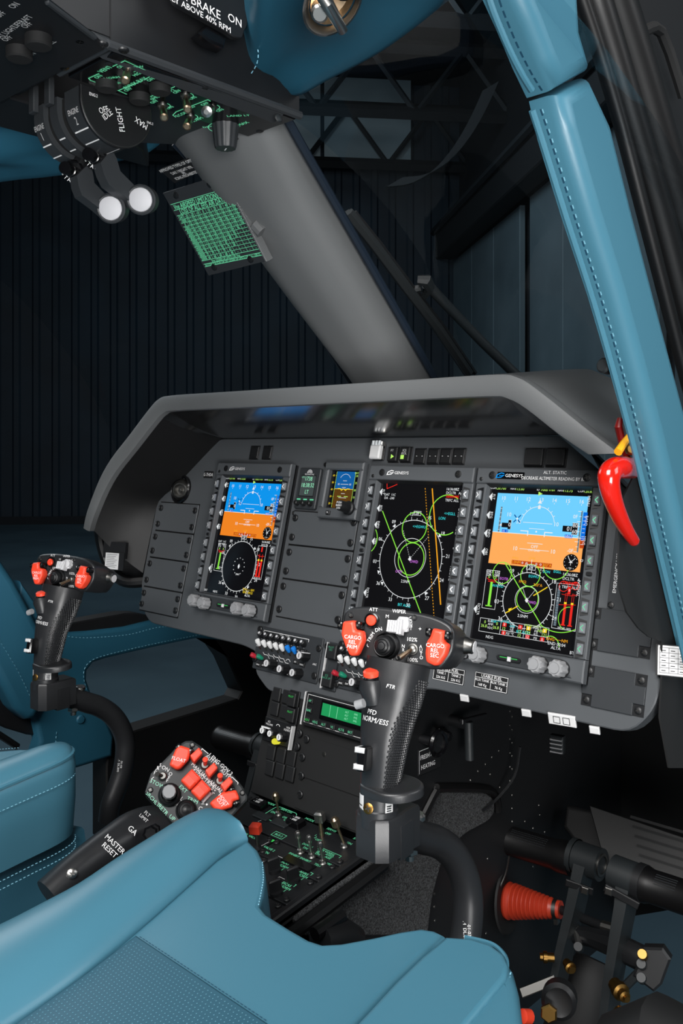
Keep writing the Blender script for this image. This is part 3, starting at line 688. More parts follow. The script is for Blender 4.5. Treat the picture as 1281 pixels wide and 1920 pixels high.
for k in (-1, 0, 1):
    g = MB(); g.cyl(M @ T(k * .0145, -.0245, .006), .0042, .008, 'black', 16, .001, .0035); g.cyl(M @ T(k * .0145, -.0245, .014), .0022, .0005, 'steel', 12); g.rect(M @ T(k * .0145, -.0245, .0063), -.0042, .0055, .0042, .0075, 'mint')
    part('button', g, t)
# standby instrument
M = small(648, 922); t = thing('standby_instrument', 'square standby attitude instrument with blue and brown screen beside the clock', 'instrument', M)
b = MB()
for poly in ([(-.04, .032), (.04, .032), (.04, .044), (-.04, .044)], [(-.04, -.044), (.04, -.044), (.04, -.028), (-.04, -.028)], [(-.04, -.028), (-.031, -.028), (-.031, .032), (-.04, .032)], [(.031, -.028), (.04, -.028), (.04, .032), (.031, .032)]): b.prism(M, poly, 0, .013, 'panel', .002)
b.box(M, .066, .064, .004, 'black'); b.box(M @ T(-.0155, -.036, .013), .008, .006, .003, 'black', .0008); b.text(M @ T(-.0155, -.036, .0162), 'M', .0028, 'white')
part('case', b, t)
s_ = MB(); m1, m2 = M @ T(0, .002, .0045), M @ T(0, .002, .0048)
s_.rect(m1, -.0305, -.0295, .0305, .0295, 's_black'); s_.rect(m2, -.019, .001, .019, .0285, 's_navy'); s_.rect(m2, -.019, -.0285, .019, .001, 's_brown'); m3 = M @ T(0, .002, .0051)
s_.rect(m2, -.0285, -.028, -.0195, .028, 's_black'); 
for i in range(5): s_.text(m3, str(60 - i * 10), .003, 's_yellow', -.025, .022 - .011 * i); s_.text(m3, str(300 - 50 * i), .003, 's_lime', .0245, .022 - .011 * i); s_.line(m3, [(-.0205, .022 - .011 * i), (-.0188, .022 - .011 * i)], .0006, 's_yellow')
for y, w in ((.014, .004), (.0085, .008), (.0035, .004), (-.006, .004), (-.0125, .008)): s_.line(m3, [(-w, y), (w, y)], .0006, 's_white')
s_.text(m3, '10', .003, 's_white', -.012, .0085); s_.text(m3, '10', .003, 's_white', .012, .0085); s_.line(m3, [(-.011, -.0105), (-.003, -.0105)], .001, 's_lime'); s_.line(m3, [(.003, -.0105), (.011, -.0105)], .001, 's_lime')
s_.line(m3, circ(0, .0125, .012, 16, 30, 150), .0005, 's_white'); s_.line(m3, [(-.019, .001), (.019, .001)], .0007, 's_yellow'); s_.text(m3, '1017', .003, 's_lime', .022, .0265); s_.line(m3, [(-.0125, .0015), (-.007, .0015), (-.0045, -.001), (0, .0015), (.0045, -.001), (.007, .0015), (.0125, .0015)], .0012, 's_yellow'); s_.line(m3, [(.0195, .028), (.0195, -.028)], .0005, 's_lime'); s_.line(m3, [(-.0195, .028), (-.0195, -.028)], .0005, 's_lime')
part('screen', s_, t)
k = MB(); KM = M @ T(.026, -.027, .013)
k.lathe(KM, [(0, 0), (.0105, 0), (.0105, .004), (.0085, .006), (.0078, .022), (.007, .024), (0, .024)], 'black', 24)
for i, s in enumerate(('PUSH', 'BARO', 'STD')): k.text(KM @ T(0, 0, .0242), s, .0030, 'white', .0, .0042 - .0042 * i)
part('knob', k, t)
# annunciator row under the glareshield
def button(px, py, w, h, label, txt=None, led=None, group=None, d=.006):
    M = small(px, py); b = MB()
    b.box(M, w + .003, h + .003, .0016, 'black', .0004, .001)
    b.box(M @ T(0, 0, .001), w, h, d, 'black_text', .0012, .001)
    Q = M @ T(0, 0, d + .0013)
    b.line(Q, [(p[0], p[1]) for p in rrect(w * .8, h * .8, .001)], .0003, 'steel', True)
    for i, s in enumerate(txt or []): b.text(Q, s, .0034, 'label_grey', 0, h * .25 - i * .0045)
    if led == 'tri': b.flat(Q, [(-.001, -.0075), (-.001, -.0005), (.0048, -.004)], 's_lime')
    if led == 'sq': b.rect(Q, -.0058, -.0078, .0004, -.0018, 's_lime')
    if led == 'marks':
        for s in (-1, 1): b.rect(Q, s * .005 - .001, -.0005, s * .005 + .001, .0003, 'label_grey')
    return solo('push_button', b, label, 'button', M, group)
button(740.5, 853, .0175, .021, 'lit push button with small yellow arrow right of the clear guarded switch', ['FT'], 'tri')
button(763.5, 853, .0175, .021, 'lit push button with green square, between the arrow button and the blanks', ['ICS', 'ISOL'], 'sq')
for i, (px, d) in enumerate(((789, 'first'), (814, 'second'), (837.5, 'third'), (862, 'last'))):
    button(px, 856, .0185, .021, '%s of the four dark unlit caption tiles in the row over the map display' % d, None, 'marks', 'dark caption tiles', .0018)
for px, d in ((478.5, 'left'), (502.5, 'right')):
    button(px, 849, .0205, .021, '%s tile of the dark pair over the left flight display' % d, None, None, 'dark tiles over the left flight display', .0022)
for px, d in ((1004, 'left'), (1044.5, 'right')):
    button(px, 858.5, .0265, .0225, '%s one of two dark square warning lights over the right flight display' % d, None, None, 'warning lights over the right flight display', .005)
M = small(713, 849); t = thing('guarded_switch', 'square silver button under a clear hinged guard over the map display', 'switch', M)
b = MB(); b.box(M, .0205, .024, .002, 'black', .0005); b.box(M @ T(0, -.002, .002), .0165, .0175, .006, 'silver', .001, .001); part('button', b, t)
b = MB(); b.box(M @ T(0, -.001, .007), .0205, .0215, .007, 'label_grey', .0022, .002); b.box(M @ T(0, .0125, .002), .019, .006, .009, 'silver', .002)
for x in (-.006, 0, .006): b.box(M @ T(x, .0125, .010), .004, .007, .004, 'clear', .001)
part('guard', b, t)
# cabin air vent
M = small(341, 918); t = thing('air_vent', 'round black swivelling air vent left of the left flight display', 'vent', M)
b = MB(); b.lathe(M, [(.0265, 0), (.0265, .004), (.024, .006), (.021, .004), (.0205, -.004)], 'black_gloss', 32); part('ring', b, t)
b = MB(); b.lathe(M @ T(0, 0, -.004) @ RX(12) @ RY(25), [(.0205, 0), (.0185, .011), (.013, .0165), (.011, .0165), (.0095, .008), (.0035, .008), (.003, .014), (0, .0145)], 'steel', 28); part('nozzle', b, t)
# registration and fuel placards
def placard(name, M, w, h, lines, label, m='black_text', tm='white', frame_=True, d=.0008, extra=None):
    b = MB(); b.box(M, w, h, d, m, .0002, .0008)
    Q = M @ T(0, 0, d + .0002)
    if frame_: b.line(Q, rrect(w * .96, h * .92), .0005, tm, True)
    for s, x, y, hh, *wx in lines: b.text(Q, s, hh, tm, x, y, 0, 'C', wx[0] if wx else 1)
    if extra: extra(b, Q)
    return solo(name, b, label, 'placard', M)
placard('registration_placard', small(391.5, 890), .026, .0125, [('G-THDA', 0, 0, .0056, .85)], 'black registration placard lettered G-THDA left of a flight display', frame_=False)
for px, py, rows, lab in ((842, 1265, (('TANK 1', '226 KG'), ('TANK 2', '226 KG')), 'USABLE FUEL placard reading TANK 1 and TANK 2, partly behind the near stick'), (921.5, 1279.5, (('AUX TANK 1', '168 Kg'), ('AUX TANK 2', '76 Kg')), 'USABLE FUEL placard reading AUX TANK 1 and AUX TANK 2')):
    def ex(b, Q):
        b.line(Q, [(-.024, .0033), (.024, .0033)], .0005, 'white'); b.line(Q, [(0, .0033), (0, -.009)], .0005, 'white')
    L = [('USABLE FUEL', 0, .0062, .0036)] + [(rows[0][0], -.012, 0.0004, .0032, .9), (rows[0][1], -.012, -.0052, .0032), (rows[1][0], .012, .0004, .0032, .9), (rows[1][1], .012, -.0052, .0032)]
    placard('fuel_placard', small(px, py), .05, .0195, L, lab, extra=ex)
# ================================================================ GLARESHIELD
YL = .90                                             # plane of the rear lip
half_o = [(0, .0865), (.17, .0865), (.315, .0865), (.350, .082), (.378, .066), (.44, .020), (.495, -.020), (.535, -.06), (.575, -.118), (.588, -.150)]
half_i = [(0, .0590), (.17, .0590), (.310, .0590), (.338, .055), (.362, .041), (.423, -.004), (.478, -.044), (.515, -.080), (.552, -.130), (.566, -.156)]
def mir(h): return [(-x, z) for x, z in reversed(h[1:])] + h
def cut(h): return [(x, z) for x, z in h if x < .50]
def smooth2(h): return [tuple(p) for p in spline([(x, z) for x, z in h], 3)]
half_ir = [(0, .0590), (.17, .0590), (.310, .0590), (.338, .055), (.362, .043), (.406, .012), (.455, -.018), (.495, -.046), (.535, -.08), (.566, -.156)]
ol, il = smooth2(mir(half_o)), smooth2([(-x, z) for x, z in reversed(half_i[1:])] + half_ir)
KEEP = sum(1 for x, z in ol if x <= .488); ol, il = ol[:KEEP], il[:KEEP]
gs = thing('glareshield', 'long dark grey padded glareshield hood arching over the instrument panel', 'glareshield', T(0, YL, .87))
b = MB(); rings = []
n = len(ol)
for i in range(n):
    (xo, zo), (xi, zi) = ol[i], il[i]
    d = max(abs(xo) - .30, 0) / .28
    y = YL + .02 * d * d * 0
    o, q = V((xo, 0, zo + .8)), V((xi, 0, zi + .8)); m = (o + q) / 2; h = (o - q) / 2
    R = []
    for k in range(10):                              # rounded section, 22 mm deep
        a = 2 * PI * k / 10
        ca, sa = math.cos(a), math.sin(a); ca = math.copysign(abs(ca) ** .45, ca); sa = math.copysign(abs(sa) ** .45, sa)
        R.append(m + h * ca + V((0, y + .012 + .012 * sa, 0)))
    rings.append(R)
b.loft(rings, 'shield'); part('rear_lip', b, gs, smooth=50)
b = MB(); A = []; B_ = []
for i in range(n):
    xo, zo = ol[i]; xi, zi = il[i]; f = min(1, max(0, (abs(xo) - .33) / .2))
    A.append([V((xo * .995, YL + .02, .8 + zo - .003)), V((xo * (1.0 - .02 * f), 1.10, .8 + zo + .018 - .02 * f)), V((xo * (.99 - .03 * f), 1.30, .8 + zo - .012))])
    B_.append([V((xi, YL + .015, .8 + zi + .001)), V((xi * (1.005), 1.03, .8 + zi - .004))])
b.loft(A, 'shield', cap=False, ring_closed=False); part('top_skin', b, gs)
# inner liner: from the lip to the edge of the panel board
pe = []
inner = smooth2(mir([(0, .016), (.17, .016), (.315, .016), (.335, .016), (.352, .013), (.41, -.036), (.455, -.075), (.497, -.105), (.501, -.16), (.501, -.24)]))
b = MB(); L = []
for i in range(n):
    xi, zi = il[i]; u, v = inner[i]; P = at(u, v + .001, FACE) @ V((0, 0, 0))
    q0 = V((xi, YL + .012, .8 + zi)); f = min(1, max(0, (abs(xi) - .30) / .1))
    q1 = q0.lerp(P, .5) + V((0, .004, -.007))
    L.append([q0, q0.lerp(q1, .5) + V((0, 0, -.002)), q1, q1.lerp(P, .5) + V((0, 0, -.001)), P])
LP = at(.492, -.17, FACE) @ V((0, 0, 0)); q = L[-1]
L.append([q[0].lerp(LP, k) for k in (0, .25, .5, .75, 1)])
K0 = next(i for i, p in enumerate(il) if p[0] > -.352); K1 = next((i for i, p in enumerate(il) if p[0] > .352), n - 1); K1 = min(K1, n - 2)
b.loft(L[K0:K1 + 1], 'shield_under', cap=False, ring_closed=False); b.loft(L[:K0 + 1], 'liner_black', cap=False, ring_closed=False); b.loft(L[K1:], 'liner_black', cap=False, ring_closed=False); part('under_liner', b, gs, 'glossy black underside')
for px, py in ((498, 772), (522, 772), (584, 777), (570, 807), (594, 807), (335, 770), (257, 843), (850, 764), (985, 803)):
    pass
# side pockets hanging below the lip at both ends
for s in (-1,):
    p = MB()
    pts = [(s * .562, YL + .03, .80 - .10), (s * .592, YL + .04, .80 - .155), (s * .594, YL + .05, .80 - .20), (s * .572, YL + .055, .80 - .235), (s * .535, YL + .06, .80 - .252), (s * .50, YL + .085, .80 - .25)]
    sp = spline(pts, 5)
    p.tube(sp, .011, 'rubber', 10)
    part('edge_roll', p, gs, 'round black edge roll')
    q = MB(); inn = [V((s * .505, 1.0, .80 - .10)), V((s * .503, 1.0, .80 - .13)), V((s * .502, 1.0, .80 - .18)), V((s * .502, 1.0, .80 - .22)), V((s * .502, .995, .80 - .24)), V((s * .50, .985, .80 - .25))]
    inn = spline(inn, 5)
    q.loft([[a + V((0, .004, 0)), a.lerp(c, .5) + V((0, .02, 0)), c] for a, c in zip(sp, inn)], 'black', cap=False, ring_closed=False)
    part('side_cheek', q, gs)
# two document clips under the shield ends
M = frame(pY(210, 1052, .93), (1, .25, 0), (.35, -1, .12)); b = MB()
b.box(M @ T(.006, 0, -.004), .040, .032, .004, 'black'); b.box(M, .030, .030, .0008, 'label_grey', .0002)
for i in range(8): b.rect(M @ T(0, 0, .001), -.012, .0115 - .0032 * i, .012 - .003 * (i % 3), .0122 - .0032 * i, 'plate')
b.box(M @ T(0, .02, -.012), .05, .03, .008, 'black')
solo('instruction_card', b, 'small white printed card under the far left end of the glareshield', 'placard', M)
M = frame(pY(1268, 1240, .97), (1, .3, 0), (.35, -1, .12)); b = MB()
b.box(M @ T(.004, 0, -.003), .050, .034, .003, 'black'); b.box(M @ T(.002, 0, 0), .042, .032, .0008, 'label_grey', .0002)
for i in range(6): b.rect(M @ T(.002, 0, .001), -.019, .0135 - .0054 * i, .019, .0139 - .0054 * i, 'black')
for i in range(5): b.rect(M @ T(.002, 0, .001), -.019 + .0095 * i, -.0135, -.0186 + .0095 * i, .0139, 'black')
for i in range(5):
    for j in range(4): b.rect(M @ T(.002, 0, .001), -.017 + .0095 * j, .0102 - .0054 * i, -.0125 + .0095 * j, .0110 - .0054 * i, 'black')
solo('data_card', b, 'small white ruled card on the dark side wall right of the panel', 'placard', M)
# ================================================================ WINDSHIELD, CENTRE POST
m = bpy.data.materials.new('glass'); m.use_nodes = True; nt = m.node_tree; nt.nodes.clear(); MAT['glass'] = m
o_ = nt.nodes.new('ShaderNodeOutputMaterial'); mx = nt.nodes.new('ShaderNodeMixShader'); tr = nt.nodes.new('ShaderNodeBsdfTransparent'); gl = nt.nodes.new('ShaderNodeBsdfGlossy'); lw = nt.nodes.new('ShaderNodeFresnel'); ml = nt.nodes.new('ShaderNodeMath')
lw.inputs['IOR'].default_value = 1.35; tr.inputs['Color'].default_value = (.80, .86, .89, 1); gl.inputs['Roughness'].default_value = .02; ml.operation = 'MULTIPLY'; ml.inputs[1].default_value = .12
nt.links.new(lw.outputs[0], ml.inputs[0]); nt.links.new(ml.outputs[0], mx.inputs['Fac']); nt.links.new(tr.outputs[0], mx.inputs[1]); nt.links.new(gl.outputs[0], mx.inputs[2]); nt.links.new(mx.outputs[0], o_.inputs['Surface'])
def windshield(s, name):
    top = [V((s * .05, .80, 1.245)), V((s * .15, .78, 1.235)), V((s * .30, .73, 1.225)), V((s * .44, .66, 1.21)), V((s * .56, .60, 1.16))]
    bot = [V((s * .06, 1.24, .86)), V((s * .20, 1.24, .86)), V((s * .36, 1.21, .855)), V((s * .50, 1.12, .80)), V((s * .60, 1.02, .68))]
    rings = []
    for k in range(9):
        t = k / 8; bow = V((0, .07, .05)) * (4 * t * (1 - t))
        rings.append([a.lerp(c, t) + bow + V((s * .02 * i * t * (1 - t), 0, 0)) for i, (a, c) in enumerate(zip(top, bot))])
    b = MB(); outer = rings
    b.loft([spline(r, 4) for r in rings], 'glass', cap=False, ring_closed=False)
    return struct(name, b)
windshield(-1, 'window_1'); windshield(1, 'window_2')
cp = thing('windshield_centre_post', 'broad dark grey centre post between the windshields, running down to the glareshield', 'post', T(0, 1.1, .87))
b = MB(); rings = []
path = [(.725, 1.232, .096, .026), (.77, 1.195, .088, .033), (.84, 1.125, .080, .036), (.95, 1.025, .074, .036), (1.05, .925, .064, .035), (1.12, .85, .061, .034)]
for i, (y, z, w, d) in enumerate(path):
    a = path[max(i - 1, 0)]; c = path[min(i + 1, len(path) - 1)]; t = V((0, c[0] - a[0], c[1] - a[1])).normalized(); nn = V((1, 0, 0)).cross(t).normalized()
    if nn.z > 0: nn = -nn                                # towards the cabin
    o = V((.010 * max(0, (y - .95) / .12), y, z))
    sec = [(-w, -d * .9), (-w, -d * .1), (-w * .86, d * .45), (-w * .45, d), (w * .45, d), (w * .86, d * .45), (w, -d * .1), (w, -d * .9)]
    rp = roundpoly(sec, [.004, .012, .02, .03, .03, .02, .012, .004], 3)
    rings.append([o + V((1, 0, 0)) * x + nn * k for x, k in rp])
b.loft(rings, 'shield'); part('post_cover', b, cp, smooth=60)
for px, py in ((461, 299), (647, 546)):
    s_ = MB(); p = on(px, py, (0, .84, 1.115), (.35, -.6, -.72)); fastener(s_, frame(p, (1, 0, 0), (.45, -.6, -.62)), .0055, 'black'); part('fastener', s_, cp)
for s in (-1, 1):
    b = MB(); b.tube([(s * .105, .755, 1.22), (s * .097, .80, 1.185), (s * .09, .90, 1.095), (s * .086, 1.0, 1.0), (s * .084, 1.12, .88)], .006, 'leather_dark' if 0 else 'seal_blue' if 'seal_blue' in MAT else 'rubber', 8)
    part('edge_seal', b, cp, 'thin blue edge strip')
# ================================================================ CENTRE PEDESTAL
cpd = thing('centre_pedestal', 'black centre pedestal under the instrument panel, carrying radios and switch tiles', 'console', T(0, .8, .26))
b = MB(); b.prism(at(0, 0, FACE - .018), [(-.120, -.535), (.128, -.535), (.118, -.384), (-.112, -.384)], 0, .016, 'black_matt', .001); part('front_face', b, cpd)
for y0, y1 in ((-.432, -.488), (-.490, -.532)):
    b = MB(); b.prism(at(0, 0, FACE - .002), [(-.022, y1), (.112, y1), (.112, y0), (-.022, y0)], 0, .002, 'black_matt', .0005); part('blank_plate', b, cpd)
for px, py in ((576, 1386), (568, 1420), (566, 1455), (564, 1490)):
    u, v = pan(px, py); b = MB(); fastener(b, at(u, v, FACE), .0055); part('fastener', b, cpd)
u, v = pan(608, 1414); b = MB(); b.lathe(at(u, v, FACE), [(.0036, 0), (.003, .001), (0, .0014)], 'steel', 12); part('screw', b, cpd)
# tiles
def tile(px, py, w, h, label, txt=None, group=None, d=.004, m='black_text'):
    M = small(px, py); b = MB()
    if txt: b.box(M @ T(0, 0, 0), w + .004, h + .006, .003, 'black', .0005, .001)
    b.box(M, w, h, d + (.005 if txt else 0), m, .0012, .001)
    for i, s in enumerate(txt or []): b.text(M @ T(0, 0, d + .0053), s, .0028, 'led_green', 0, h * .22 - i * .0038)
    return solo('push_button', b, label, 'button', M, group)
for k, (px, py) in enumerate(((520, 1302), (538.5, 1307), (516.5, 1329), (535, 1335))):
    tile(px, py, .0168, .020, '%s dark square tile left of the lit PILOT tiles' % ('upper left', 'upper right', 'lower left', 'lower right')[k], None, 'dark tiles beside the lit pilot tiles', .003)
tile(553, 1312, .0168, .020, 'upper green lit tile beside the green radio display', ['PILOT']); tile(551, 1341, .0168, .020, 'lower green lit tile beside the green radio display', ['PILOT'])
for r in range(2):
    for c in range(3):
        tile(509.5 + 19 * c - 2.5 * r, 1411 + 5.5 * c + 29 * r, .0172, .0215, '%s of the six black tiles below the yellow knob panel' % (('upper left', 'upper middle', 'upper right'), ('lower left', 'lower middle', 'lower right'))[r][c], None, 'six black tiles on the pedestal', .003)
# ---- audio control panels
def audio(name, label, M, copy=False):
    t = thing(name, label, 'radio panel', M); b = MB()
    b.box(M, .142, .066, .003, 'panel_dark', .0006, .002); Q = M @ T(0, 0, .0032)
    b.line(Q, [(-.058, .0235), (-.058, .0275), (.042, .0275), (.042, .0235)], .0007, 'white'); b.text(Q @ T(0, 0, .0001), 'SELECT VOLUME', .0026, 'white', -.012, .0252)
    for i in range(8): b.line(Q, [(-.060 + .0135 * i, .013), (-.060 + .0135 * i, .0165)], .0006, 'white')
    for i in range(4): x = -.052 + .012 * i; b.line(Q, [(x, -.0055), (x + .004, -.0085), (x + .012, -.0085), (x + .017, -.0135), (x + .024, -.0135)], .0006, 'white')
    b.text(Q, 'VHF', .0022, 'white', -.067, .002); b.text(Q, 'ARC', .0028, 'white', .062, -.006); b.line(Q, circ(.006, -.0125, .005, 10, 20, 160), .0006, 'white')
    b.text(Q, 'VOX', .0024, 'white', -.030, -.015)
    for x, y in ((-.067, .028), (.066, .018), (-.067, -.018), (.066, -.022)): fastener(b, M @ T(x, y, .003), .005)
    part('face_plate', b, t)
    for i in range(8):
        k = MB(); KM = M @ T(-.060 + .0135 * i, .019, .003) @ RX(-25); k.cyl(KM, .005, .009, 'black', 12, .001); k.cyl(KM @ T(0, 0, .009), .0022, .0006, 'knob_light', 8); part('volume_knob', k, t)
    for i, s in enumerate(('COM1', 'COM2', '', '', '', 'NAV1', 'NAV2', 'MKR')):
        k = MB(); KM = M @ T(-.058 + .0135 * i, .0085, .003); k.box(KM, .0105, .007, .003, 'black_text', .0008)
        if s: k.text(KM @ T(0, 0, .0032), s, .0024, 'white')
        part('button', k, t)
    for i, c in enumerate(('white_paint',) * 5 + ('cap_blue',) * 2):
        k = MB(); KM = M @ T(-.0585 + .0135 * i, -.0005, .003) @ RX(-48); k.cyl(KM, .0022, .006, 'steel', 8)
        k.lathe(KM @ T(0, 0, .005), [(0, 0), (.0026, .0008), (.0044, .0085), (.0036, .0115), (0, .0122)], c, 12); part('toggle_switch', k, t, 'blue tipped' if c == 'cap_blue' else None)
    for x, c in ((-.058, 'cap_red'), (-.044, 'cap_green')):
        k = MB(); KM = M @ T(x, -.0165, .003) @ RX(-20) @ RY(-25); k.cyl(KM, .0022, .005, 'steel', 8); k.lathe(KM @ T(0, 0, .004), [(0, 0), (.0028, .0008), (.0042, .0085), (.0034, .0115), (0, .012)], c, 12); part('toggle_switch', k, t, 'red tipped' if c == 'cap_red' else 'green tipped')
    for i, s in enumerate(('SPKR', 'DIM', '', 'VOL', 'ICS', 'EMER')):
        k = MB(); KM = M @ T((-.056, -.044, -.018, .010, .024, .038)[i], (-.0255, -.0245, -.0262, -.0285, -.0085, -.0105)[i], .003); k.box(KM, .0105, .0062, .0025, 'black_text', .0007)
        if s: k.text(KM @ T(0, 0, .0027), s, .0022, 'white')
        part('button', k, t)
    for x, y in ((-.022, -.019), (.008, -.0225), (.036, -.0235), (.0445, .003)):
        k = MB(); KM = M @ T(x, y, .003); k.lathe(KM, [(0, 0), (.0072, 0), (.0068, .016), (.0055, .0175), (0, .0175)], 'black', 24, (8, .05)); k.cyl(KM @ T(0, 0, .0176), .0052, .0006, 'knob_light', 14); k.rect(KM @ T(0, 0, .0184), -.0006, -.003, .0006, .003, 'black')
        if y > 0: k.box(KM @ T(.002, .0052, .004), .013, .0014, .013, 'knob_light')
        part('selector_knob', k, t)
    return t
M1 = small(540, 1226); a1 = audio('audio_control_panel', 'left audio panel with white and blue toggles, fully in view on the pedestal', M1)
u1, v1 = pan(497, 1210.5); u2, v2 = pan(652, 1241.8)
M2 = T(*( (at(u2, v2) @ V((0, 0, 0))) - (at(u1, v1) @ V((0, 0, 0))) )) @ M1
dup(a1, M2, 'right audio panel with white and blue toggles, mostly hidden behind the near grip')
# two lit square buttons between them
M = small(625, 1250); t = thing('lit_button_strip', 'narrow black strip with two green lit square buttons between the audio panels', 'switch panel', M)
b = MB(); b.box(M, .026, .068, .003, 'panel_dark', .0005, .001); b.box(M @ T(-.0135, 0, 0), .0016, .066, .006, 'label_grey')
for y in (.023, -.027):
    for s in (-1, 1): fastener(b, M @ T(s * .0155, y + .004, .003), .0042)
part('face_plate', b, t)
for y, L in ((.021, ['PILOT', 'ISO']), (-.019, ['ICS', 'BACK UP'])):
    k = MB(); k.box(M @ T(.001, y, .003), .0195, .021, .009, 'black_text', .0015, .001)
    for i, s in enumerate(L): k.text(M @ T(.001, y, .0122), s, .0028, 'mint_dim', 0, .006 - .0036 * i)
    part('button', k, t)
# ---- radio with the green display
M = small(641, 1345); t = thing('radio', 'black radio with a bright green display, partly behind the near grip', 'radio', M)
b = MB(); b.box(M, .136, .047, .010, 'black', .0012, .002); b.box(M @ T(-.067, 0, 0), .0016, .047, .012, 'label_grey'); b.line(M @ T(0, 0, .0103), [(-.062, .0205), (.062, .0205), (.062, -.0185), (-.062, -.0185)], .0007, 'label_grey', True)
b.box(M @ T(.012, .005, .010), .088, .0265, .003, 'black_gloss', .0008)
part('case', b, t)
s_ = MB(); s_.rect(M @ T(.010, .006, .0135), -.038, -.0085, .038, .0085, 'lcd_green')
for x in (-.022, -.008): s_.rect(M @ T(.010, .006, .0137), x - .0003, -.008, x + .0003, .008, 'lcd_pale')
for i in range(3): s_.text(M @ T(.010, .006, .0137), 'ALT', .0026, 'lcd_pale', .010, .0045 - .0045 * i); s_.text(M @ T(.010, .006, .0137), 'FMS', .0026, 'lcd_pale', .027, .0045 - .0045 * i)
part('screen', s_, t)
for s, x, y in (('AP', -.054, .0125), ('BAR', -.0535, -.001), ('ADV', -.054, -.0145), ('HDG', -.0375, -.0145), ('ALT', -.021, -.0145), ('VS', -.004, -.0145), ('ALTA', .014, -.0145), ('BKT', .031, -.0145)):
    k = MB(); KM = M @ T(x, y, .010); k.box(KM, .0095, .007, .003, 'black_text', .0008); k.text(KM @ T(0, 0, .0033), s, .0032, 'mint' if s != 'ADV' else 'led_green'); part('button', k, t)
# ---- volume panel with a yellow knob
M = small(525, 1373); t = thing('volume_panel', 'small black radio panel with white pointed knobs and one yellow knob', 'switch panel', M)
b = MB(); b.box(M, .064, .034, .004, 'black', .0008, .001); b.line(M @ T(0, 0, .0042), rrect(.062, .032), .0007, 'steel', True); b.box(M @ T(.0315, -.002, .002), .0018, .034, .007, 'label_grey')
for s, x, y in (('ICS', -.022, .011), ('VOLUME', -.021, .0072), ('VOX', .020, .0105), ('SQUELCH', .020, .0068)): b.text(M @ T(0, 0, .0043), s, .0027, 'white', x, y)
b.line(M @ T(0, 0, .0043), circ(-.002, .007, .004, 10, 20, 160), .0008, 'white'); b.text(M @ T(0, 0, .0043), 'EMER', .0024, 'white', -.002, -.0125)
for y in (.007, -.012): fastener(b, M @ T(.041, y, .0), .0058)
part('face_plate', b, t)
for x, y, c in ((-.021, -.002, 1), (-.004, -.003, 0), (.0165, -.004, 0)):
    k = MB(); KM = M @ T(x, y, .004); k.lathe(KM, [(0, 0), (.0068, 0), (.0064, .012), (.005, .013), (0, .013)], 'black', 24, (8, .05)); k.cyl(KM @ T(0, 0, .0131), .0045, .0006, 'white_paint', 14); k.rect(KM @ T(0, 0, .0139), -.0005, -.0025, .0005, .0025, 'black')
    if c: k.box(KM @ T(.006, .0055, .010), .017, .002, .0035, 'white_paint')
    part('knob', k, t)
k = MB(); KM = M @ T(.0045, -.0125, .004); k.lathe(KM, [(0, 0), (.004, 0), (.0044, .009), (.0034, .0115), (0, .012)], 'led_yellow', 14); part('push_knob', k, t, 'yellow push knob')
# ---- horizontal console
CY = .903; CZ = .800 - .533
CP = frame(V((0, CY, CZ)), (1, 0, 0), (0, -.158, 1))    # x right, y forward along the console top, z up out of it
ct = thing('console_top', 'black centre console top of switch panels with green legends, aft of the pedestal', 'console', CP)
b = MB(); b.prism(CP, [(-.128, -.66), (.128, -.66), (.128, .01), (-.128, .01)], -.06, -.004, 'black_matt', .002)
for s in (-1, 1): b.prism(CP, [(s * .128, -.66), (s * .118, -.66), (s * .118, .01), (s * .128, .01)], -.01, .002, 'black', .002); b.tube([CP @ V((s * .137, -.66, -.022)), CP @ V((s * .137, .01, -.022))], .009, 'rubber', 8)
part('console_body', b, ct)
def con(px, py, z=0.0): return CP @ T(*inf(px, py, CP, z), z)
def subpanel(x0, y0, x1, y1, name, label):
    M = CP @ T((x0 + x1) / 2, (y0 + y1) / 2, -.004); t = thing(name, label, 'switch panel', M)
    b = MB(); w, h = x1 - x0 - .0015, y1 - y0 - .0015; b.box(M, w, h, .004, 'black', .0006, .001)
    for sx in (-1, 1):
        for sy in (-1, 1): fastener(b, M @ T(sx * (w / 2 - .0055), sy * (h / 2 - .0055), .004), .0042)
    return t, b, M @ T(0, 0, .0042)
def toggle(M, t, tip='silver', tilt=(0, 0), L=.026, bulb=.0036, label=None, shaft='steel'):
    k = MB(); k.lathe(M, [(0, 0), (.0062, 0), (.0062, .0016), (.005, .0028), (.0044, .0055), (.0028, .0065), (0, .0066)], 'steel', 12)
    Q = M @ T(0, 0, .005) @ RX(tilt[0]) @ RY(tilt[1])
    k.lathe(Q, [(0, 0), (.0018, 0), (.0019, L * .55), (bulb, L * .68), (bulb, L * .92), (bulb * .6, L), (0, L)], tip, 14)
    return part('toggle_switch', k, t, label)
LB = -.118
t, b, Q = subpanel(-.118, -.052, .118, .004, 'switch_panel', 'console panel nearest the pedestal with two caption blocks and a pale toggle')
ip = lambda px, py, Q: inf(px, py, Q)
bx, by = ip(523, 1527, Q)
b.line(Q, roundpoly([(bx - .0195, by - .018), (bx + .012, by - .018), (bx + .025, by - .006), (bx + .025, by + .016), (bx - .0195, by + .016)], .008), .0008, 'mint', True)
b.line(Q, [(bx - .008, by - .018), (bx - .012, by - .03)], .0008, 'label_grey')
for s, px, py in (('MODE', 508, 1507), ('MODE', 581, 1537), ('DN', 513, 1523), ('ARM DN', 537, 1520), ('OFF', 535, 1533), ('ON', 537, 1538)): x, y = ip(px, py, Q); b.text(Q, s, .0042, 'mint', x, y)
part('face_plate', b, t)
toggle(con(523, 1528), t, 'bronze', (4, 0), .030, .0052)
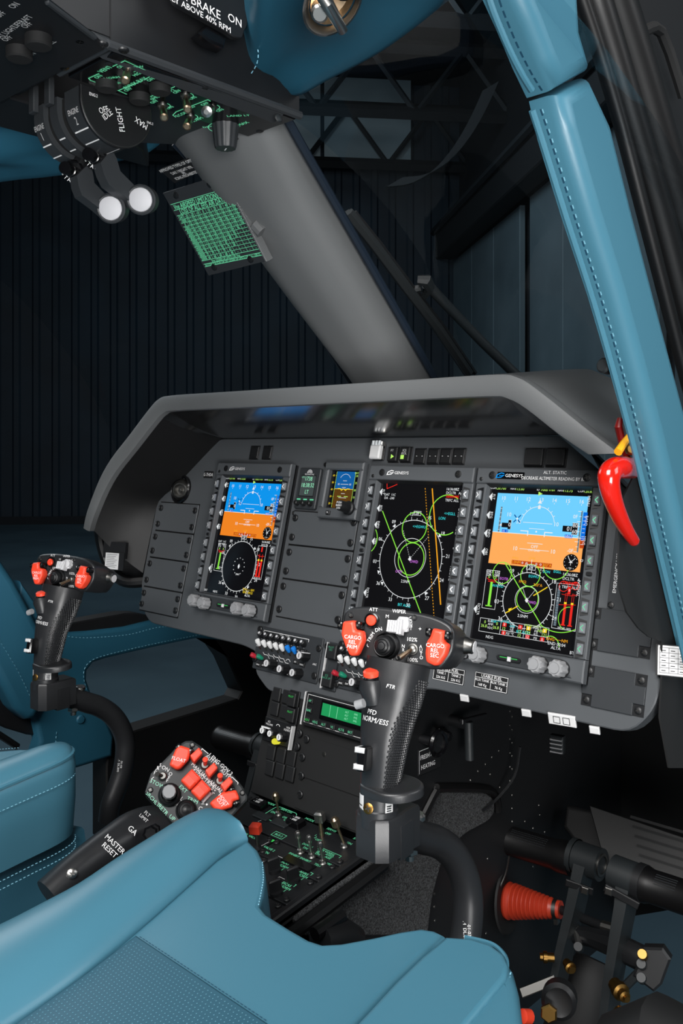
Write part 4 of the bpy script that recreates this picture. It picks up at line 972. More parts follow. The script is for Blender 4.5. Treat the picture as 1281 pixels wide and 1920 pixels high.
for px, py in ((486, 1513), (555, 1547)):
    k = MB(); KM = con(px, py); k.box(KM, .026, .017, .010, 'black_gloss', .002, .002)
    for i in range(2): k.text(KM @ T(0, .003 - .006 * i, .0103), '- 888', .0042, 'white')
    part('caption_block', k, t)
for px, py in ((492, 1532), (526, 1545)):
    k = MB(); KM = con(px, py); k.box(KM, .030, .014, .003, 'plate', .001, .001); part('blank_tile', k, t)
t, b, Q = subpanel(.000, -.092, .118, -.054, 'switch_panel', 'console panel with a square silver lever and a long bronze toggle')
for s, px, py in (('SERVO', 622, 1556), ('OFF', 615, 1563), ('OFF', 597, 1575), ('1', 592, 1566), ('2', 592, 1570), ('ON', 655, 1581), ('SAS', 668, 1573)): x, y = ip(px, py, Q); b.text(Q, s, .0040, 'mint', x, y)
b.box(Q @ T(.008, -.005, -.0002), .052, .016, .002, 'black_gloss', .001); part('face_plate', b, t)
k = MB(); KM = con(604, 1568); k.cyl(KM, .0032, .026, 'bronze', 12); k.box(KM @ T(0, 0, .022) @ RZ(20), .0125, .0115, .014, 'silver', .0025, .001); part('lever_switch', k, t, 'square silver lever')
toggle(con(646, 1588), t, 'bronze', (8, -14), .038, .0062)
t, b, Q = subpanel(-.118, -.112, -.002, -.054, 'switch_panel', 'console panel with a red guarded valve switch')
for s, px, py in (('FUEL VALVE', 468, 1567), ('VALVE 2', 505, 1591), ('OPEN', 497, 1597)): x, y = ip(px, py, Q); b.text(Q, s, .0040, 'mint', x, y)
x, y = ip(523, 1566, Q); b.text(Q, 'BUS 2', .0040, 'mint', x, y); b.line(Q, [(x - .011, y - .005), (x + .011, y - .005), (x + .011, y + .005), (x - .011, y + .005)], .0006, 'mint', True)
p0, p1 = ip(509, 1576, Q), ip(490, 1586, Q); b.line(Q, [p0, p1], .001, 'label_grey'); x, y = ip(509, 1576, Q); b.rect(Q @ T(0, 0, .0002), x - .003, y - .002, x + .004, y + .003, 'led_green')
part('face_plate', b, t)
k = MB(); KM = con(483, 1584); k.cyl(KM, .0026, .020, 'steel', 10); k.box(KM @ T(0, 0, .018) @ RZ(25), .015, .012, .013, 'red', .0025, .001); part('lever_switch', k, t, 'red square topped lever')
t, b, Q = subpanel(.018, -.148, .118, -.094, 'switch_panel', 'console panel with three silver toggles in a row')
for s, px, py in (('DOWN', 577, 1585), ('DN', 573, 1590), ('SE', 597, 1597), ('DN', 596, 1601), ('RTM WARN', 612, 1597), ('AWD', 618, 1604), ('AISE', 615, 1608), ('INHIBIT', 552, 1603), ('INHIBIT', 573, 1612), ('TEST', 596, 1622), ('NORM', 615, 1619)): x, y = ip(px, py, Q); b.text(Q, s, .0038, 'mint', x, y)
x, y = ip(613, 1599, Q); b.line(Q, [(x - .02, y + .005), (x + .022, y + .005), (x + .022, y)], .0006, 'mint'); part('face_plate', b, t)
for px, py in ((564, 1599), (585, 1607), (606, 1619)): toggle(con(px, py), t, 'silver', (5, 2), .027, .0038)
t, b, Q = subpanel(-.118, -.330, .118, -.150, 'switch_panel', 'large aft console panel of black rotary switches, partly behind the near seat')
for s, px, py in (('ADU', 535, 1618), ('NORM', 531, 1624), ('1', 530, 1630), ('AHRS', 570, 1637), ('NORM', 567, 1642), ('1', 567, 1648), ('EICAS', 538, 1658), ('NORM', 535, 1664), ('1', 534, 1670)):
    x, y = ip(px, py, Q); b.text(Q, s, .0042, 'mint', x, y)
for px, py in ((535, 1618), (570, 1637), (538, 1658)): x, y = ip(px, py, Q); b.line(Q, [(x - .02, y + .002), (x - .02, y + .006), (x - .010, y + .006)], .0007, 'label_grey'); b.line(Q, [(x + .006, y + .006), (x + .011, y + .006), (x + .011, y + .001)], .0007, 'mint')
part('face_plate', b, t)
for px, py in ((515, 1634), (551, 1652), (518, 1676)):
    k = MB(); KM = con(px, py); k.cyl(KM, .0085, .004, 'black', 16); k.box(KM @ T(0, 0, .004) @ RZ(70), .016, .0052, .015, 'black', .0015, .001); k.cyl(KM @ T(0, 0, .0192), .0012, .0004, 'steel', 6); part('rotary_switch', k, t)
# ---- controls and placard on the keel wall
M = KW @ T(*inf(790, 1385, KW), 0); b = MB(); b.cyl(M, .006, .030, 'black', 12); b.lathe(M @ T(0, 0, .030), [(.0135, -.002), (.0175, -.0035), (.0195, 0), (.0175, .0035), (.0135, .002), (.0135, -.002)], 'black_gloss', 28); b.cyl(M @ T(0, 0, .027), .0145, .002, 'black', 20)
solo('pull_knob', b, 'round black ring pull knob over the FRESH AIR placard', 'knob', M)
M = KW @ T(*inf(822, 1376, KW), 0); b = MB(); b.lathe(M, [(.011, 0), (.0125, .006), (.009, .010), (.007, .020), (.0045, .022), (0, .022)], 'black_gloss', 6); solo('hexagonal_fitting', b, 'dark hexagonal fitting between the ring knob and the hanging lever', 'fitting', M)
M = KW @ T(*inf(845, 1350, KW), 0); t = thing('hanging_lever', 'grey hanging lever with a flat arm on the dark keel wall', 'lever', M)
b = MB(); b.cyl(M @ T(0, .0, 0), .008, .03, 'black', 14); b.box(M @ T(.018, .004, .026) @ RZ(-4), .062, .007, .005, 'black', .001); part('arm', b, t)
b = MB(); b.tube([M @ V((0, .004, .032)), M @ V((.0, -.05, .034))], .0065, 'plate', 12); part('grip', b, t)
M = KW @ T(*inf(805, 1422, KW), 0); b = MB(); b.box(M, .052, .036, .001, 'black_text', .0002); b.line(M @ T(0, 0, .0012), [(-.024, -.016), (-.024, .016), (.018, .016)], .0007, 'white'); b.text(M @ T(0, 0, .0013), 'FRESH AIR', .0062, 'white', -.004, .006, 0, 'C', .85); b.text(M @ T(0, 0, .0013), 'HEATING', .0062, 'white', -.004, -.008, 0, 'C', .85)
solo('fresh_air_placard', b, 'small black placard lettered FRESH AIR on the keel wall', 'placard', M)
# carpet on the keel wall
cpts = [(818, 1482), (905, 1484), (922, 1497), (924, 1520), (912, 1538), (870, 1560), (848, 1580), (824, 1612), (806, 1680), (797, 1752), (560, 1752), (545, 1722), (600, 1680), (690, 1615), (760, 1575), (790, 1535)]
b = MB(); b.prism(KW, roundpoly([inf(px, py, KW) for px, py in cpts], .01), 0, .005, 'carpet', .002); solo('carpet', b, 'speckled charcoal carpet on the side of the centre console', 'carpet', KW @ T(*inf(800, 1600, KW)))
b = MB(); fr = [inf(px, py, KW) for px, py in ((772, 1556), (786, 1535), (814, 1481), (822, 1476), (905, 1478), (926, 1492), (930, 1520))]
b.tube([KW @ V((x, y, .004)) for x, y in [tuple(p) for p in spline(fr, 4)]], .006, 'rubber', 8); solo('carpet_edging', b, 'black rubber edging around the upper end of the carpet', 'edging', KW @ T(*inf(800, 1500, KW)))
# ================================================================ CYCLIC STICK (built at the right seat, repeated at the left)
YAW = rad(18)
FN = V((math.sin(YAW) * .978, -math.cos(YAW) * .978, .208)); FH = V((math.cos(YAW), math.sin(YAW), 0))
FM = frame(pX(752, 1194, .35), FH, FN)
fq = lambda x, y, off=0: inf(620 + x / 4.27, 1110 + y / 4.27, FM, off)      # point picked on the stick head
base = pX(868, 1800, .36)
cyc = thing('cyclic_stick', 'near cyclic stick with two red CARGO REL guards, in front of the map display', 'control stick', T(*base))
b = MB()
out = [fq(*p) for p in ((93, 240), (112, 160), (180, 122), (370, 118), (600, 148), (800, 188), (935, 248), (985, 315), (988, 430), (962, 510), (895, 598), (840, 622), (690, 602), (520, 590), (330, 560), (200, 520), (120, 440), (95, 330))]
out = [tuple(p) for p in spline(out, 3, True)]
inner = inset(out if area2(out) > 0 else out[::-1], .0)
b.prism(FM, out, -.012, 0, 'grip', .003, 3)
rings = []
o2 = out if area2(out) > 0 else out[::-1]
for z, k, dx, dy in ((-.011, 0.0, 0, 0), (-.030, .001, .002, -.001), (-.048, .005, .004, -.003), (-.058, .011, .004, -.004)):
    rings.append([FM @ V((x + dx, y + dy, z)) for x, y in inset(o2, k)])
b.loft(rings[::-1], 'grip')
part('head', b, cyc, smooth=50)
lg = MB(); L0 = FM @ T(0, 0, .0003)
for s, x, y, h, r in (('ATT', 345, 140, .0034, 0), ('WIPER', 550, 155, .0034, 0), ('M', 455, 195, .0034, 0), ('DN', 385, 300, .0036, 18), ('TRIM', 322, 362, .0034, 62), ('R', 527, 365, .0034, 0), ('UP', 475, 547, .0036, 10), ('102%', 655, 380, .0036, 0), ('100%', 660, 543, .0036, 0), ('+', 717, 295, .0040, 0)):
    lg.text(L0, s, h, 'white', *fq(x, y), r)
for word, x, ys in (('CONT', 640, (210, 237, 264, 291)), ('NR', 583, (433, 464)), ('AUTO', 723, (437, 466, 495, 525))):
    for c, y in zip(word, ys): lg.text(L0, c, .0031, 'white', *fq(x + (y - ys[0]) * .05, y))
lg.line(L0, [fq(305, 440), fq(293, 430), fq(295, 415)], .0007, 'white')
part('lettering', lg, cyc)
for x, y in ((165, 185), (672, 205), (540, 525)): s_ = MB(); screw(s_, FM @ T(*fq(x, y), 0), .0028); part('screw', s_, cyc)
def flip_guard(par, FMx, poly, txt, tx, ty, hinge, hdir, z0=.006, z1=.015, rot=0, th=.0036, ls=.0046):
    g = MB(); g.prism(FMx, poly, z0, z1, 'red', .0032, 3, None, .0022)
    g.prism(FMx, roundpoly(inset(poly if area2(poly) > 0 else poly[::-1], .002), .002), .001, z0 + .001, 'red')
    for i, s in enumerate(txt): g.text(FMx @ T(0, 0, z1 + .0003) @ T(tx, ty) @ RZ(rot), s, th, 'white', 0, (len(txt) - 1) * ls / 2 - i * ls)
    o = part('guard', g, par)
    for (hx, hy) in hinge:
        h = MB(); h.box(FMx @ T(hx, hy, 0) @ RZ(hdir), .0062, .0085, .012, 'black_gloss', .002, .002, 2); h.cyl(FMx @ T(hx, hy, .0118), .0012, .0008, 'steel', 8)
        hb = part('hinge', h, o)
z = .012
flip_guard(cyc, FM, [fq(x, y, z) for x, y in ((103, 235), (195, 226), (206, 303), (260, 312), (268, 390), (222, 495), (205, 510), (158, 512), (120, 430), (88, 340))], ('CARGO', 'REL', 'PRIM'), *fq(172, 400, .016), [fq(228, 268, .008), fq(92, 268, .006)], 0)
flip_guard(cyc, FM, [fq(x, y, z) for x, y in ((822, 288), (916, 310), (905, 395), (947, 420), (925, 505), (868, 582), (835, 592), (768, 560), (760, 490), (772, 395), (800, 360))], ('CARGO', 'REL', 'SEC'), *fq(833, 468, .016), [fq(935, 350, .008), fq(795, 322, .006)], 0)
k = MB(); KM = FM @ T(*fq(335, 228), 0); k.lathe(KM, [(.0078, 0), (.0076, .003), (.0062, .0034), (.0060, .001)], 'black_gloss', 24); part('button_ring', k, cyc)
k = MB(); k.lathe(KM, [(.0053, .0005), (.0053, .0042), (.0044, .0052), (0, .0056)], 'red', 20); part('push_button', k, cyc, 'red ATT push button')
k = MB(); KM = FM @ T(*fq(535, 262, .006), 0); k.box(KM @ T(.005, .001, 0), .011, .0145, .006, 'knob_light', .002, .002); k.cyl(KM @ T(.005, .0015, 0), .0068, .007, 'knob_light', 20, .001)
for i in range(6): k.box(KM @ T(-.0075 + .0026 * i, -.0028, .003) @ RX(-8), .0023, .0115 + (.003 if i > 3 else 0), .0095, 'knob_light', .0006)
part('wiper_switch', k, cyc, 'pale grey ribbed wiper switch')
k = MB(); KM = FM @ T(*fq(440, 428, .004), 0)
k.lathe(KM, [(.0140, 0), (.0135, .003), (.0122, .0045), (.0115, .003), (.0112, .0015)], 'black', 28)
k.lathe(KM @ T(-.0012, -.0008, 0), [(.0105, .001), (.0108, .006), (.0095, .0085), (.0088, .0082), (.0084, .0095), (.0068, .0105), (.0064, .0100), (.0060, .0112), (.0042, .0122), (.0038, .0116), (.0034, .0128), (0, .0132)], 'black', 28)
part('trim_hat', k, cyc, 'round black trim hat with ridged top')
k = MB(); KM = FM @ T(*fq(655, 458, .002), 0); k.lathe(KM, [(0, 0), (.0058, 0), (.0055, .0018), (.0043, .002), (.0040, .004), (.0025, .005), (0, .005)], 'steel', 16)
d = (V(FH) * -.55 - CU * .62).normalized()
tip = [KM @ V((0, 0, .003)), KM @ V((-.0035, -.0042, .009)), KM @ V((-.0078, -.0090, .015))]
k.tube(tip, [.0018, .0021, .0029], 'bronze', 10); k.cyl(frame(tip[2], FH, tip[2] - tip[1]), .0029, .0008, 'silver', 10, .0004); part('toggle_switch', k, cyc)
k = MB(); KM = frame(FM @ V((fq(985, 400)[0] - .003, fq(985, 400)[1] - .002, -.036)), FN, FH + CU * -.1)
k.lathe(KM, [(0, 0), (.0095, .001), (.0085, .006), (.0075, .009), (.0075, .012), (.0062, .013), (0, .0132)], 'steel', 20); k.cyl(KM @ T(0, 0, .0132), .0058, .0006, 'knob_light', 16)
part('side_button', k, cyc, 'silver button on the side of the head')
k = MB(); KM = frame(FM @ V((fq(95, 290)[0] + .002, fq(95, 290)[1], -.014)), FN, -FH); k.cyl(KM, .0075, .009, 'knob_grey', 16, .002); part('side_knob', k, cyc, 'grey knob on the far side of the head')
# grip
GX = .352
gp = [(748, 1240, 110, 1.0), (744, 1262, 110, 1.0), (738, 1290, 106, 1.0), (734, 1315, 100, 1.0), (727, 1345, 92, 1.0), (722, 1375, 84, 1.05), (719, 1405, 78, 1.1), (716, 1435, 72, 1.1), (713, 1462, 68, 1.05), (711, 1485, 66, 1.0)]
fd = V((-FN.x, -FN.y, 0)).normalized(); rings = []; GR = []
for i, (px, py, w, ds) in enumerate(gp):
    o = pX(px, py, GX); D = (o - CAM).dot(CF); rx = w / 2 * D / FPX / .93; ry = rx * ds * .92
    a = pX(*gp[max(i - 1, 0)][:2], GX); c = pX(*gp[min(i + 1, len(gp) - 1)][:2], GX); t = (c - a).normalized()
    hx = (FH - t * FH.dot(t)).normalized(); hy = t.cross(hx)
    if hy.dot(fd) < 0: hy = -hy
    GR.append((o, rx, ry, hx, hy))
    R = []
    for k in range(24):
        an = 2 * PI * k / 24; ca, sa = math.cos(an), math.sin(an)
        ca = math.copysign(abs(ca) ** .85, ca); sa = math.copysign(abs(sa) ** .85, sa)
        R.append(o + hx * rx * ca + hy * ry * sa)
    rings.append(R)
RR = [spline(c, 3) for c in zip(*rings)]; rings2 = [list(r) for r in zip(*RR)]
b = MB(); b.loft(rings2, 'grip'); part('grip', b, cyc, smooth=60)
def gpt(t, an, lift=0):
    """surface of the grip: t along it in ring steps, an the angle round it (0 = right, -90 = towards the pilot)"""
    i = min(int(t), len(GR) - 2); f = t - i; A, B = GR[i], GR[i + 1]; mixf = lambda a, c: a + (c - a) * f
    ca, sa = math.cos(rad(an)), math.sin(rad(an)); ca = math.copysign(abs(ca) ** .85, ca); sa = math.copysign(abs(sa) ** .85, sa)
    return mixf(A[0], B[0]) + mixf(A[3], B[3]) * (mixf(A[1], B[1]) + lift) * ca + mixf(A[4], B[4]) * (mixf(A[2], B[2]) + lift) * sa
b = MB()
for i in range(44):
    t = 1.2 + i * .165
    lo = -58 + max(0, (4.5 - t)) * 11
    for j in range(11):
        an = lo + (j + .5 * (i % 2)) * 8.0
        if an > 42: continue
        p = gpt(t, an); q = gpt(t, an, .0011); u = (gpt(t + .03, an) - p).normalized(); w = u.cross((q - p).normalized()); r = .00115
        b.add([p + u * r + w * r, p - u * r + w * r, p - u * r - w * r, p + u * r - w * r, q + u * r * .4 + w * r * .4, q - u * r * .4 + w * r * .4, q - u * r * .4 - w * r * .4, q + u * r * .4 - w * r * .4], [(0, 1, 5, 4), (1, 2, 6, 5), (2, 3, 7, 6), (3, 0, 4, 7), (4, 5, 6, 7)], 'grip')
part('knurling', b, cyc)
b = MB()
def wrap(txt, t0, an0, h, m='white', slant=0):
    vs, fs = glyphs(txt); k = h / CAPH; x0 = min(v[0] for v in vs); x1 = max(v[0] for v in vs); pts = []
    i = min(int(t0), len(GR) - 2); rx = GR[i][1]; seg = (GR[i + 1][0] - GR[i][0]).length
    for v in vs:
        x = (v[0] - (x0 + x1) / 2) * k; y = (v[1] - CAPH / 2) * k
        pts.append(gpt(t0 - (y + slant * x) / seg, an0 + math.degrees((x + .15 * y) / rx), .0004))
    b.add(pts, fs, m)
wrap('FTR', 1.9, -78, .0034); wrap('PFD', 3.85, -104, .0042); wrap('NORM/ESS', 4.25, -100, .0040)
part('lettering', b, cyc)
b = MB(); p = pX(706, 1290, GX) + fd * .002; b.tube([p + CU * -.016 + FH * -.003, p + FH * -.006, p + CU * .008 + FH * -.006], [.009, .0125, .0105], 'grip', 14); part('shoulder', b, cyc, smooth=60)
k = MB(); KM = frame(p + CU * .008 + FH * -.006, FH, CU + FN * .15); k.cyl(KM, .009, .003, 'black_gloss', 18, .001); k.lathe(KM, [(.0078, .002), (.0078, .007), (.006, .0085), (0, .009)], 'red', 18); part('push_button', k, cyc, 'red FTR push button')
k = MB(); p = pX(684, 1317, GX) - fd * .002; k.tube([p, p + FH * -.008 + CU * -.003], .0042, 'knob_grey', 12); part('trigger_stub', k, cyc, 'grey stub on the side of the grip')
p = pX(676, 1422, GX); k = MB(); KM = frame(p, FH, FN); k.box(KM @ T(.003, 0, -.009), .010, .022, .015, 'black_gloss', .002, .002)
for y in (.008, -.007): k.box(KM @ T(.001, y, -.009), .010, .0048, .0165, 'label_grey', .0015)
part('beep_switch', k, cyc, 'black and white rocker on the side of the grip')
# hand rest, collar, elbow, tube
o = pX(712, 1470, GX); HRF = frame(o, FH, CU + FN * .12); b = MB()
hp = [(-.016, -.012), (.0, -.021), (.016, -.024), (.032, -.018), (.043, -.004), (.041, .010), (.028, .019), (.006, .021), (-.014, .012)]
b.prism(HRF, [tuple(p) for p in spline(hp, 4, True)], -.005, .004, 'grip', .003, 3); part('hand_rest', b, cyc, smooth=50)
c0, c1 = pX(711, 1478, GX), pX(710, 1538, GX); ax = (c0 - c1).normalized(); L = (c0 - c1).length
CM = frame(c1, FH, ax); b = MB(); b.lathe(CM, [(0, -.003), (.0192, -.003), (.0192, L * .42), (.0182, L * .46), (.0182, L), (0, L)], 'grip', 32)
part('collar', b, cyc)
k = MB(); q = CM @ V((-.003, -.0178, L * .55)); screw(k, frame(q, FH, FN), .0052, 'brass', .0018); part('brass_screw', k, cyc, 'brass screw')
def curved_label(par, M, r, a0, a1, z0, z1, name='label_sticker'):
    k = MB(); n = 6; vs = []; 
    for i in range(n + 1):
        a = rad(a0 + (a1 - a0) * i / n); vs += [(r * math.cos(a), r * math.sin(a), z0), (r * math.cos(a), r * math.sin(a), z1)]
    k.add(vs, [(2*i, 2*i+2, 2*i+3, 2*i+1) for i in range(n)], 'label_grey', M)
    for j in range(4):
        zz = z0 + (z1 - z0) * (.12 + .14 * j); w = []
        for i in range(n + 1):
            a = rad(a0 + (a1 - a0) * (.15 + .6 * i / n)); w += [((r + .0002) * math.cos(a), (r + .0002) * math.sin(a), zz), ((r + .0002) * math.cos(a), (r + .0002) * math.sin(a), zz + .0012)]
        k.add(w, [(2*i, 2*i+2, 2*i+3, 2*i+1) for i in range(n)], 'plate', M)
    part(name, k, par, 'pale grey part label')
curved_label(cyc, CM, .0186, -150, -118, .002, L * .95); curved_label(cyc, CM, .0186, -48, -22, L * .35, L * .85)
b = MB(); e0 = pX(712, 1562, .352); TD = (pX(775, 1567, .352) - e0); TD.z *= .4; TD = TD.normalized(); EM = frame(e0, TD, CU)
hexp = [(-.020, -.012), (-.011, -.021), (.010, -.0215), (.024, -.0185), (.040, -.0175), (.040, .0175), (.024, .0185), (.010, .0215), (-.011, .021), (-.020, .012)]
b.prism(EM, hexp, -.019, .0215, 'grip', .004, 2); b.prism(EM, [(.006, -.022), (.028, -.019), (.028, .019), (.006, .022)], -.022, .012, 'grip', .002)
part('elbow_block', b, cyc)
tp = [e0 + TD * .030, pX(792, 1570, .352), pX(820, 1578, .352), pX(846, 1597, .354), pX(865, 1628, .356), pX(876, 1668, .358), pX(878, 1712, .36), pX(873, 1758, .36), pX(862, 1810, .36), pX(850, 1860, .36), pX(845, 1910, .36)]
b = MB(); b.tube(spline(tp, 4), .0160, 'grip', 22); part('stick_tube', b, cyc, smooth=60)
bt = MB(); q = pX(781, 1528, .352); bt.cyl(frame(q + CU * -.004, FH, CU), .0092, .006, 'silver', 14, .002); part('bolt', bt, cyc)
bt = MB(); q = pX(768, 1590, .352); bt.cyl(frame(q, FH, -CU), .0085, .006, 'silver', 6, .001); bt.cyl(frame(q + CU * -.006, FH, -CU), .0045, .006, 'silver', 10); part('nut', bt, cyc)
lg = MB(); q = pX(879, 1722, .36); nn = (CAM - q).normalized(); LM = frame(q + nn * .0165, (0.05, .02, -1), nn)
for i, s in enumerate(('A0139', '109-0300-01-03', 'REV.M  DL.805')): lg.text(LM, s, .0032, 'label_grey', -.004 + .006 * i, .0045 - .0045 * i)
part('lettering', lg, cyc)
off = pX(87, 1302, -.352) - pX(712, 1562, .352)
dup(cyc, T(*(base + off)), 'far cyclic stick in front of the left door, with smaller red guards')
# ================================================================ COLLECTIVE LEVER
CN = V((.80, -.60, .55)); CX = CR * .72 - CU * .69
LX = -.015
CLF = frame(pX(370, 1465, LX), CX, CN)
cq = lambda x, y, off=0: inf(260 + x / 5.57, 1370 + y / 5.57, CLF, off)
col = thing('collective_lever', 'black collective lever whose grey switch head carries FLOAT and HOIST CUT red guards', 'control lever', T(*pX(120, 1660, LX - .02)))
b = MB(); po = [cq(*p) for p in ((62, 642), (125, 445), (330, 240), (400, 160), (490, 103), (560, 100), (640, 150), (930, 390), (1090, 580), (1142, 680), (1136, 730), (950, 935), (800, 1080), (640, 1180), (480, 1120), (315, 930))]
b.prism(CLF, po, -.045, 0, 'plate', .003, 2); part('switch_head', b, col)
lg = MB(); L0 = CLF @ T(0, 0, .0003)
for s, x, y, h, r in (('1 ENG GOV 2', 858, 352, .0046, 0), ('AUTO', 756, 306, .0044, 0), ('AUTO', 912, 456, .0044, 0), ('MANUAL', 634, 418, .0044, -3), ('MANUAL', 795, 570, .0044, -3), ('ENG TRIM', 690, 508, .0046, 0), ('+1', 590, 414, .0044, 0), ('2+', 786, 615, .0044, 0), ('ON', 281, 396, .0046, 12), ('STOW', 195, 556, .0046, 14), ('EXT', 467, 610, .0046, 0), ('SRCHLT', 150, 716, .0044, -4), ('RETR', 258, 826, .0046, -5), ('TRIM', 563, 726, .0046, 18), ('L', 453, 712, .0046, 0), ('R', 404, 771, .0046, 0), ('UP', 352, 910, .0046, 0), ('C', 645, 812, .0046, 10), ('HOIST', 880, 880, .0042, 0)):
    lg.text(L0, s, h, 'mint_pale' if s in ('SRCHLT', 'RETR', 'STOW', 'TRIM', 'UP', 'EXT') else 'white', *cq(x, y), r)
for word, pts in (('SRCH', ((228, 360), (205, 390), (190, 415), (176, 440))), ('OFF', ((333, 452), (318, 492), (300, 520)))):
    for c, p in zip(word, pts): lg.text(L0, c, .0042, 'white', *cq(*p), 30)
for pl_ in (((728, 242), (663, 188), (655, 205)), ((975, 482), (1040, 545), (1033, 562)), ((160, 484), (135, 505), (130, 530)), ((785, 645), (675, 757)), ((765, 640), (795, 655)), ((655, 765), (690, 765))): lg.line(L0, [cq(*p) for p in pl_], .0008, 'white')
lg.flat(L0, circ(*cq(712, 771), .0013, 8), 'white')
part('lettering', lg, col)
for x, y in ((560, 150), (122, 620), (1083, 650), (600, 1120)): s_ = MB(); screw(s_, CLF @ T(*cq(x, y), 0), .0036); part('screw', s_, col)
z = .010
flip_guard(col, CLF, [cq(x, y, z) for x, y in ((422, 148), (548, 188), (525, 300), (435, 398), (395, 407), (322, 362), (345, 290), (388, 190))], ('FLOAT',), *cq(420, 298, .015), [cq(418, 172, .006), cq(540, 215, .006)], 0, .004, .013, 25, .0042)
flip_guard(col, CLF, [cq(x, y, z) for x, y in ((880, 638), (1020, 618), (1052, 690), (1050, 725), (988, 740), (978, 800), (840, 842), (790, 822), (743, 760), (762, 735))], ('HOIST', 'CUT'), *cq(872, 733, .015), [cq(965, 620, .006), cq(1020, 760, .006)], 0, .004, .013, -12, .0042)
for (x, y) in ((602, 258), (760, 413), (920, 560)):                 # upright red fins between the governor switches
    g = MB(); g.prism(CLF, [cq(x - 66, y + 8, .012), cq(x + 28, y - 78, .012), cq(x + 70, y - 18, .012), cq(x - 22, y + 84, .012)], 0, .018, 'red', .002, 2, None, .0015); part('switch_fence', g, col, 'red switch fence')
for (x, y) in ((692, 362), (848, 528)):
    g = MB(); KM = CLF @ T(*cq(x, y), 0); g.lathe(KM, [(0, 0), (.0062, 0), (.006, .002), (.005, .003), (.0045, .006), (0, .006)], 'steel', 14); a = V((*cq(x, y), .004)); e = V((*cq(x + 4, y - 65, .02), .020))
    g.tube([CLF @ a, CLF @ a.lerp(e, .55), CLF @ e.lerp(a, .06), CLF @ e], [.0022, .003, .0036, .0022], 'red', 12); part('toggle_switch', g, col, 'red tipped governor toggle')
for (x, y) in ((547, 513), (652, 625)):
    g = MB(); KM = CLF @ T(*cq(x, y, .008), 0); g.box(KM @ T(.004, -.001, 0), .017, .016, .004, 'label_grey', .001)
    g.box(KM @ RZ(-4) @ T(0, 0, .003), .0175, .0200, .010, 'red', .003, .002, 3)
    for i in range(5): g.box(KM @ RZ(-4) @ T(0, .0035 + .0018 * (i - 2) + .002, .0125), .0165, .0008, .0012, 'red', .0002)
    part('beep_switch', g, col, 'red ribbed trim rocker')
k = MB(); KM = CLF @ T(*cq(322, 672), 0); k.lathe(KM, [(0, 0), (.0145, 0), (.0142, .004), (.0125, .007), (.0105, .008), (.010, .012)], 'black', 28); k.lathe(KM @ T(-.001, .001, 0), [(.0092, .008), (.0088, .018), (.0078, .0195), (0, .0195)], 'knob_grey', 10); part('searchlight_hat', k, col, 'grey eight sided hat switch')
k = MB(); KM = CLF @ T(*cq(497, 835), 0); k.lathe(KM, [(0, 0), (.0135, 0), (.0132, .003), (.0115, .005), (.0108, .004), (.0104, .009), (.0085, .0105), (.008, .0098), (.0055, .011), (.005, .0103), (.0028, .0115), (0, .012)], 'black', 28); part('trim_hat', k, col, 'black ridged hat switch')
g = MB(); KM = CLF @ T(*cq(250, 478), 0); g.lathe(KM, [(0, 0), (.006, 0), (.0058, .002), (.0045, .003), (.004, .006), (0, .006)], 'steel', 14); a = V((*cq(250, 478), .004)); e = V((*cq(192, 454, .014), .014)); g.tube([CLF @ a, CLF @ a.lerp(e, .6), CLF @ e], [.0018, .0026, .0034], 'steel', 12); part('toggle_switch', g, col)
b = MB(); pth = [pX(330, 1548, LX - .03), pX(290, 1552, LX - .03), pX(252, 1560, LX - .028), pX(212, 1584, LX - .025), pX(170, 1612, LX - .025), pX(130, 1645, LX - .025), pX(92, 1680, LX - .025)]
b.tube(spline(pth, 4), [.027 - .006 * min(1, max(0, (i - 6) / 10)) for i in range(25)], 'grip', 20); part('lever_tube', b, col, smooth=60)
lg = MB()
for s, px, py, h in (('GA', 249, 1557, .006), ('MASTER', 216, 1583, .0056), ('RESET', 206, 1594, .0056)):
    q = pX(px, py, LX - .02); nn = (CAM - q).normalized(); lg.text(frame(q + nn * .0262, CX, nn), s, h, 'white')
q = pX(273, 1530, LX); nn = (CAM - q).normalized(); lg.text(frame(q + nn * .032, CX, nn), 'FLT', .0036, 'label_grey', 0, .003); lg.text(frame(q + nn * .032, CX, nn), 'LIMIT', .0036, 'label_grey', 0, -.003)
part('lettering', lg, col)
k = MB(); q = pX(135, 1638, LX - .025); nn = (CAM - q).normalized(); screw(k, frame(q + nn * .021, CX, nn), .0062, 'silver', .003); part('screw', k, col, 'silver slotted screw')
for px, py, r in ((282, 1563, .009), (290, 1556, .007)):
    k = MB(); q = pX(px, py, LX - .01); nn = (CAM - q).normalized(); k.lathe(frame(q + nn * .028, CX, nn), [(0, 0), (r, 0), (r, .007), (r * .7, .009), (0, .009)], 'black_gloss', 14, (7, .07)); part('thumb_wheel', k, col)
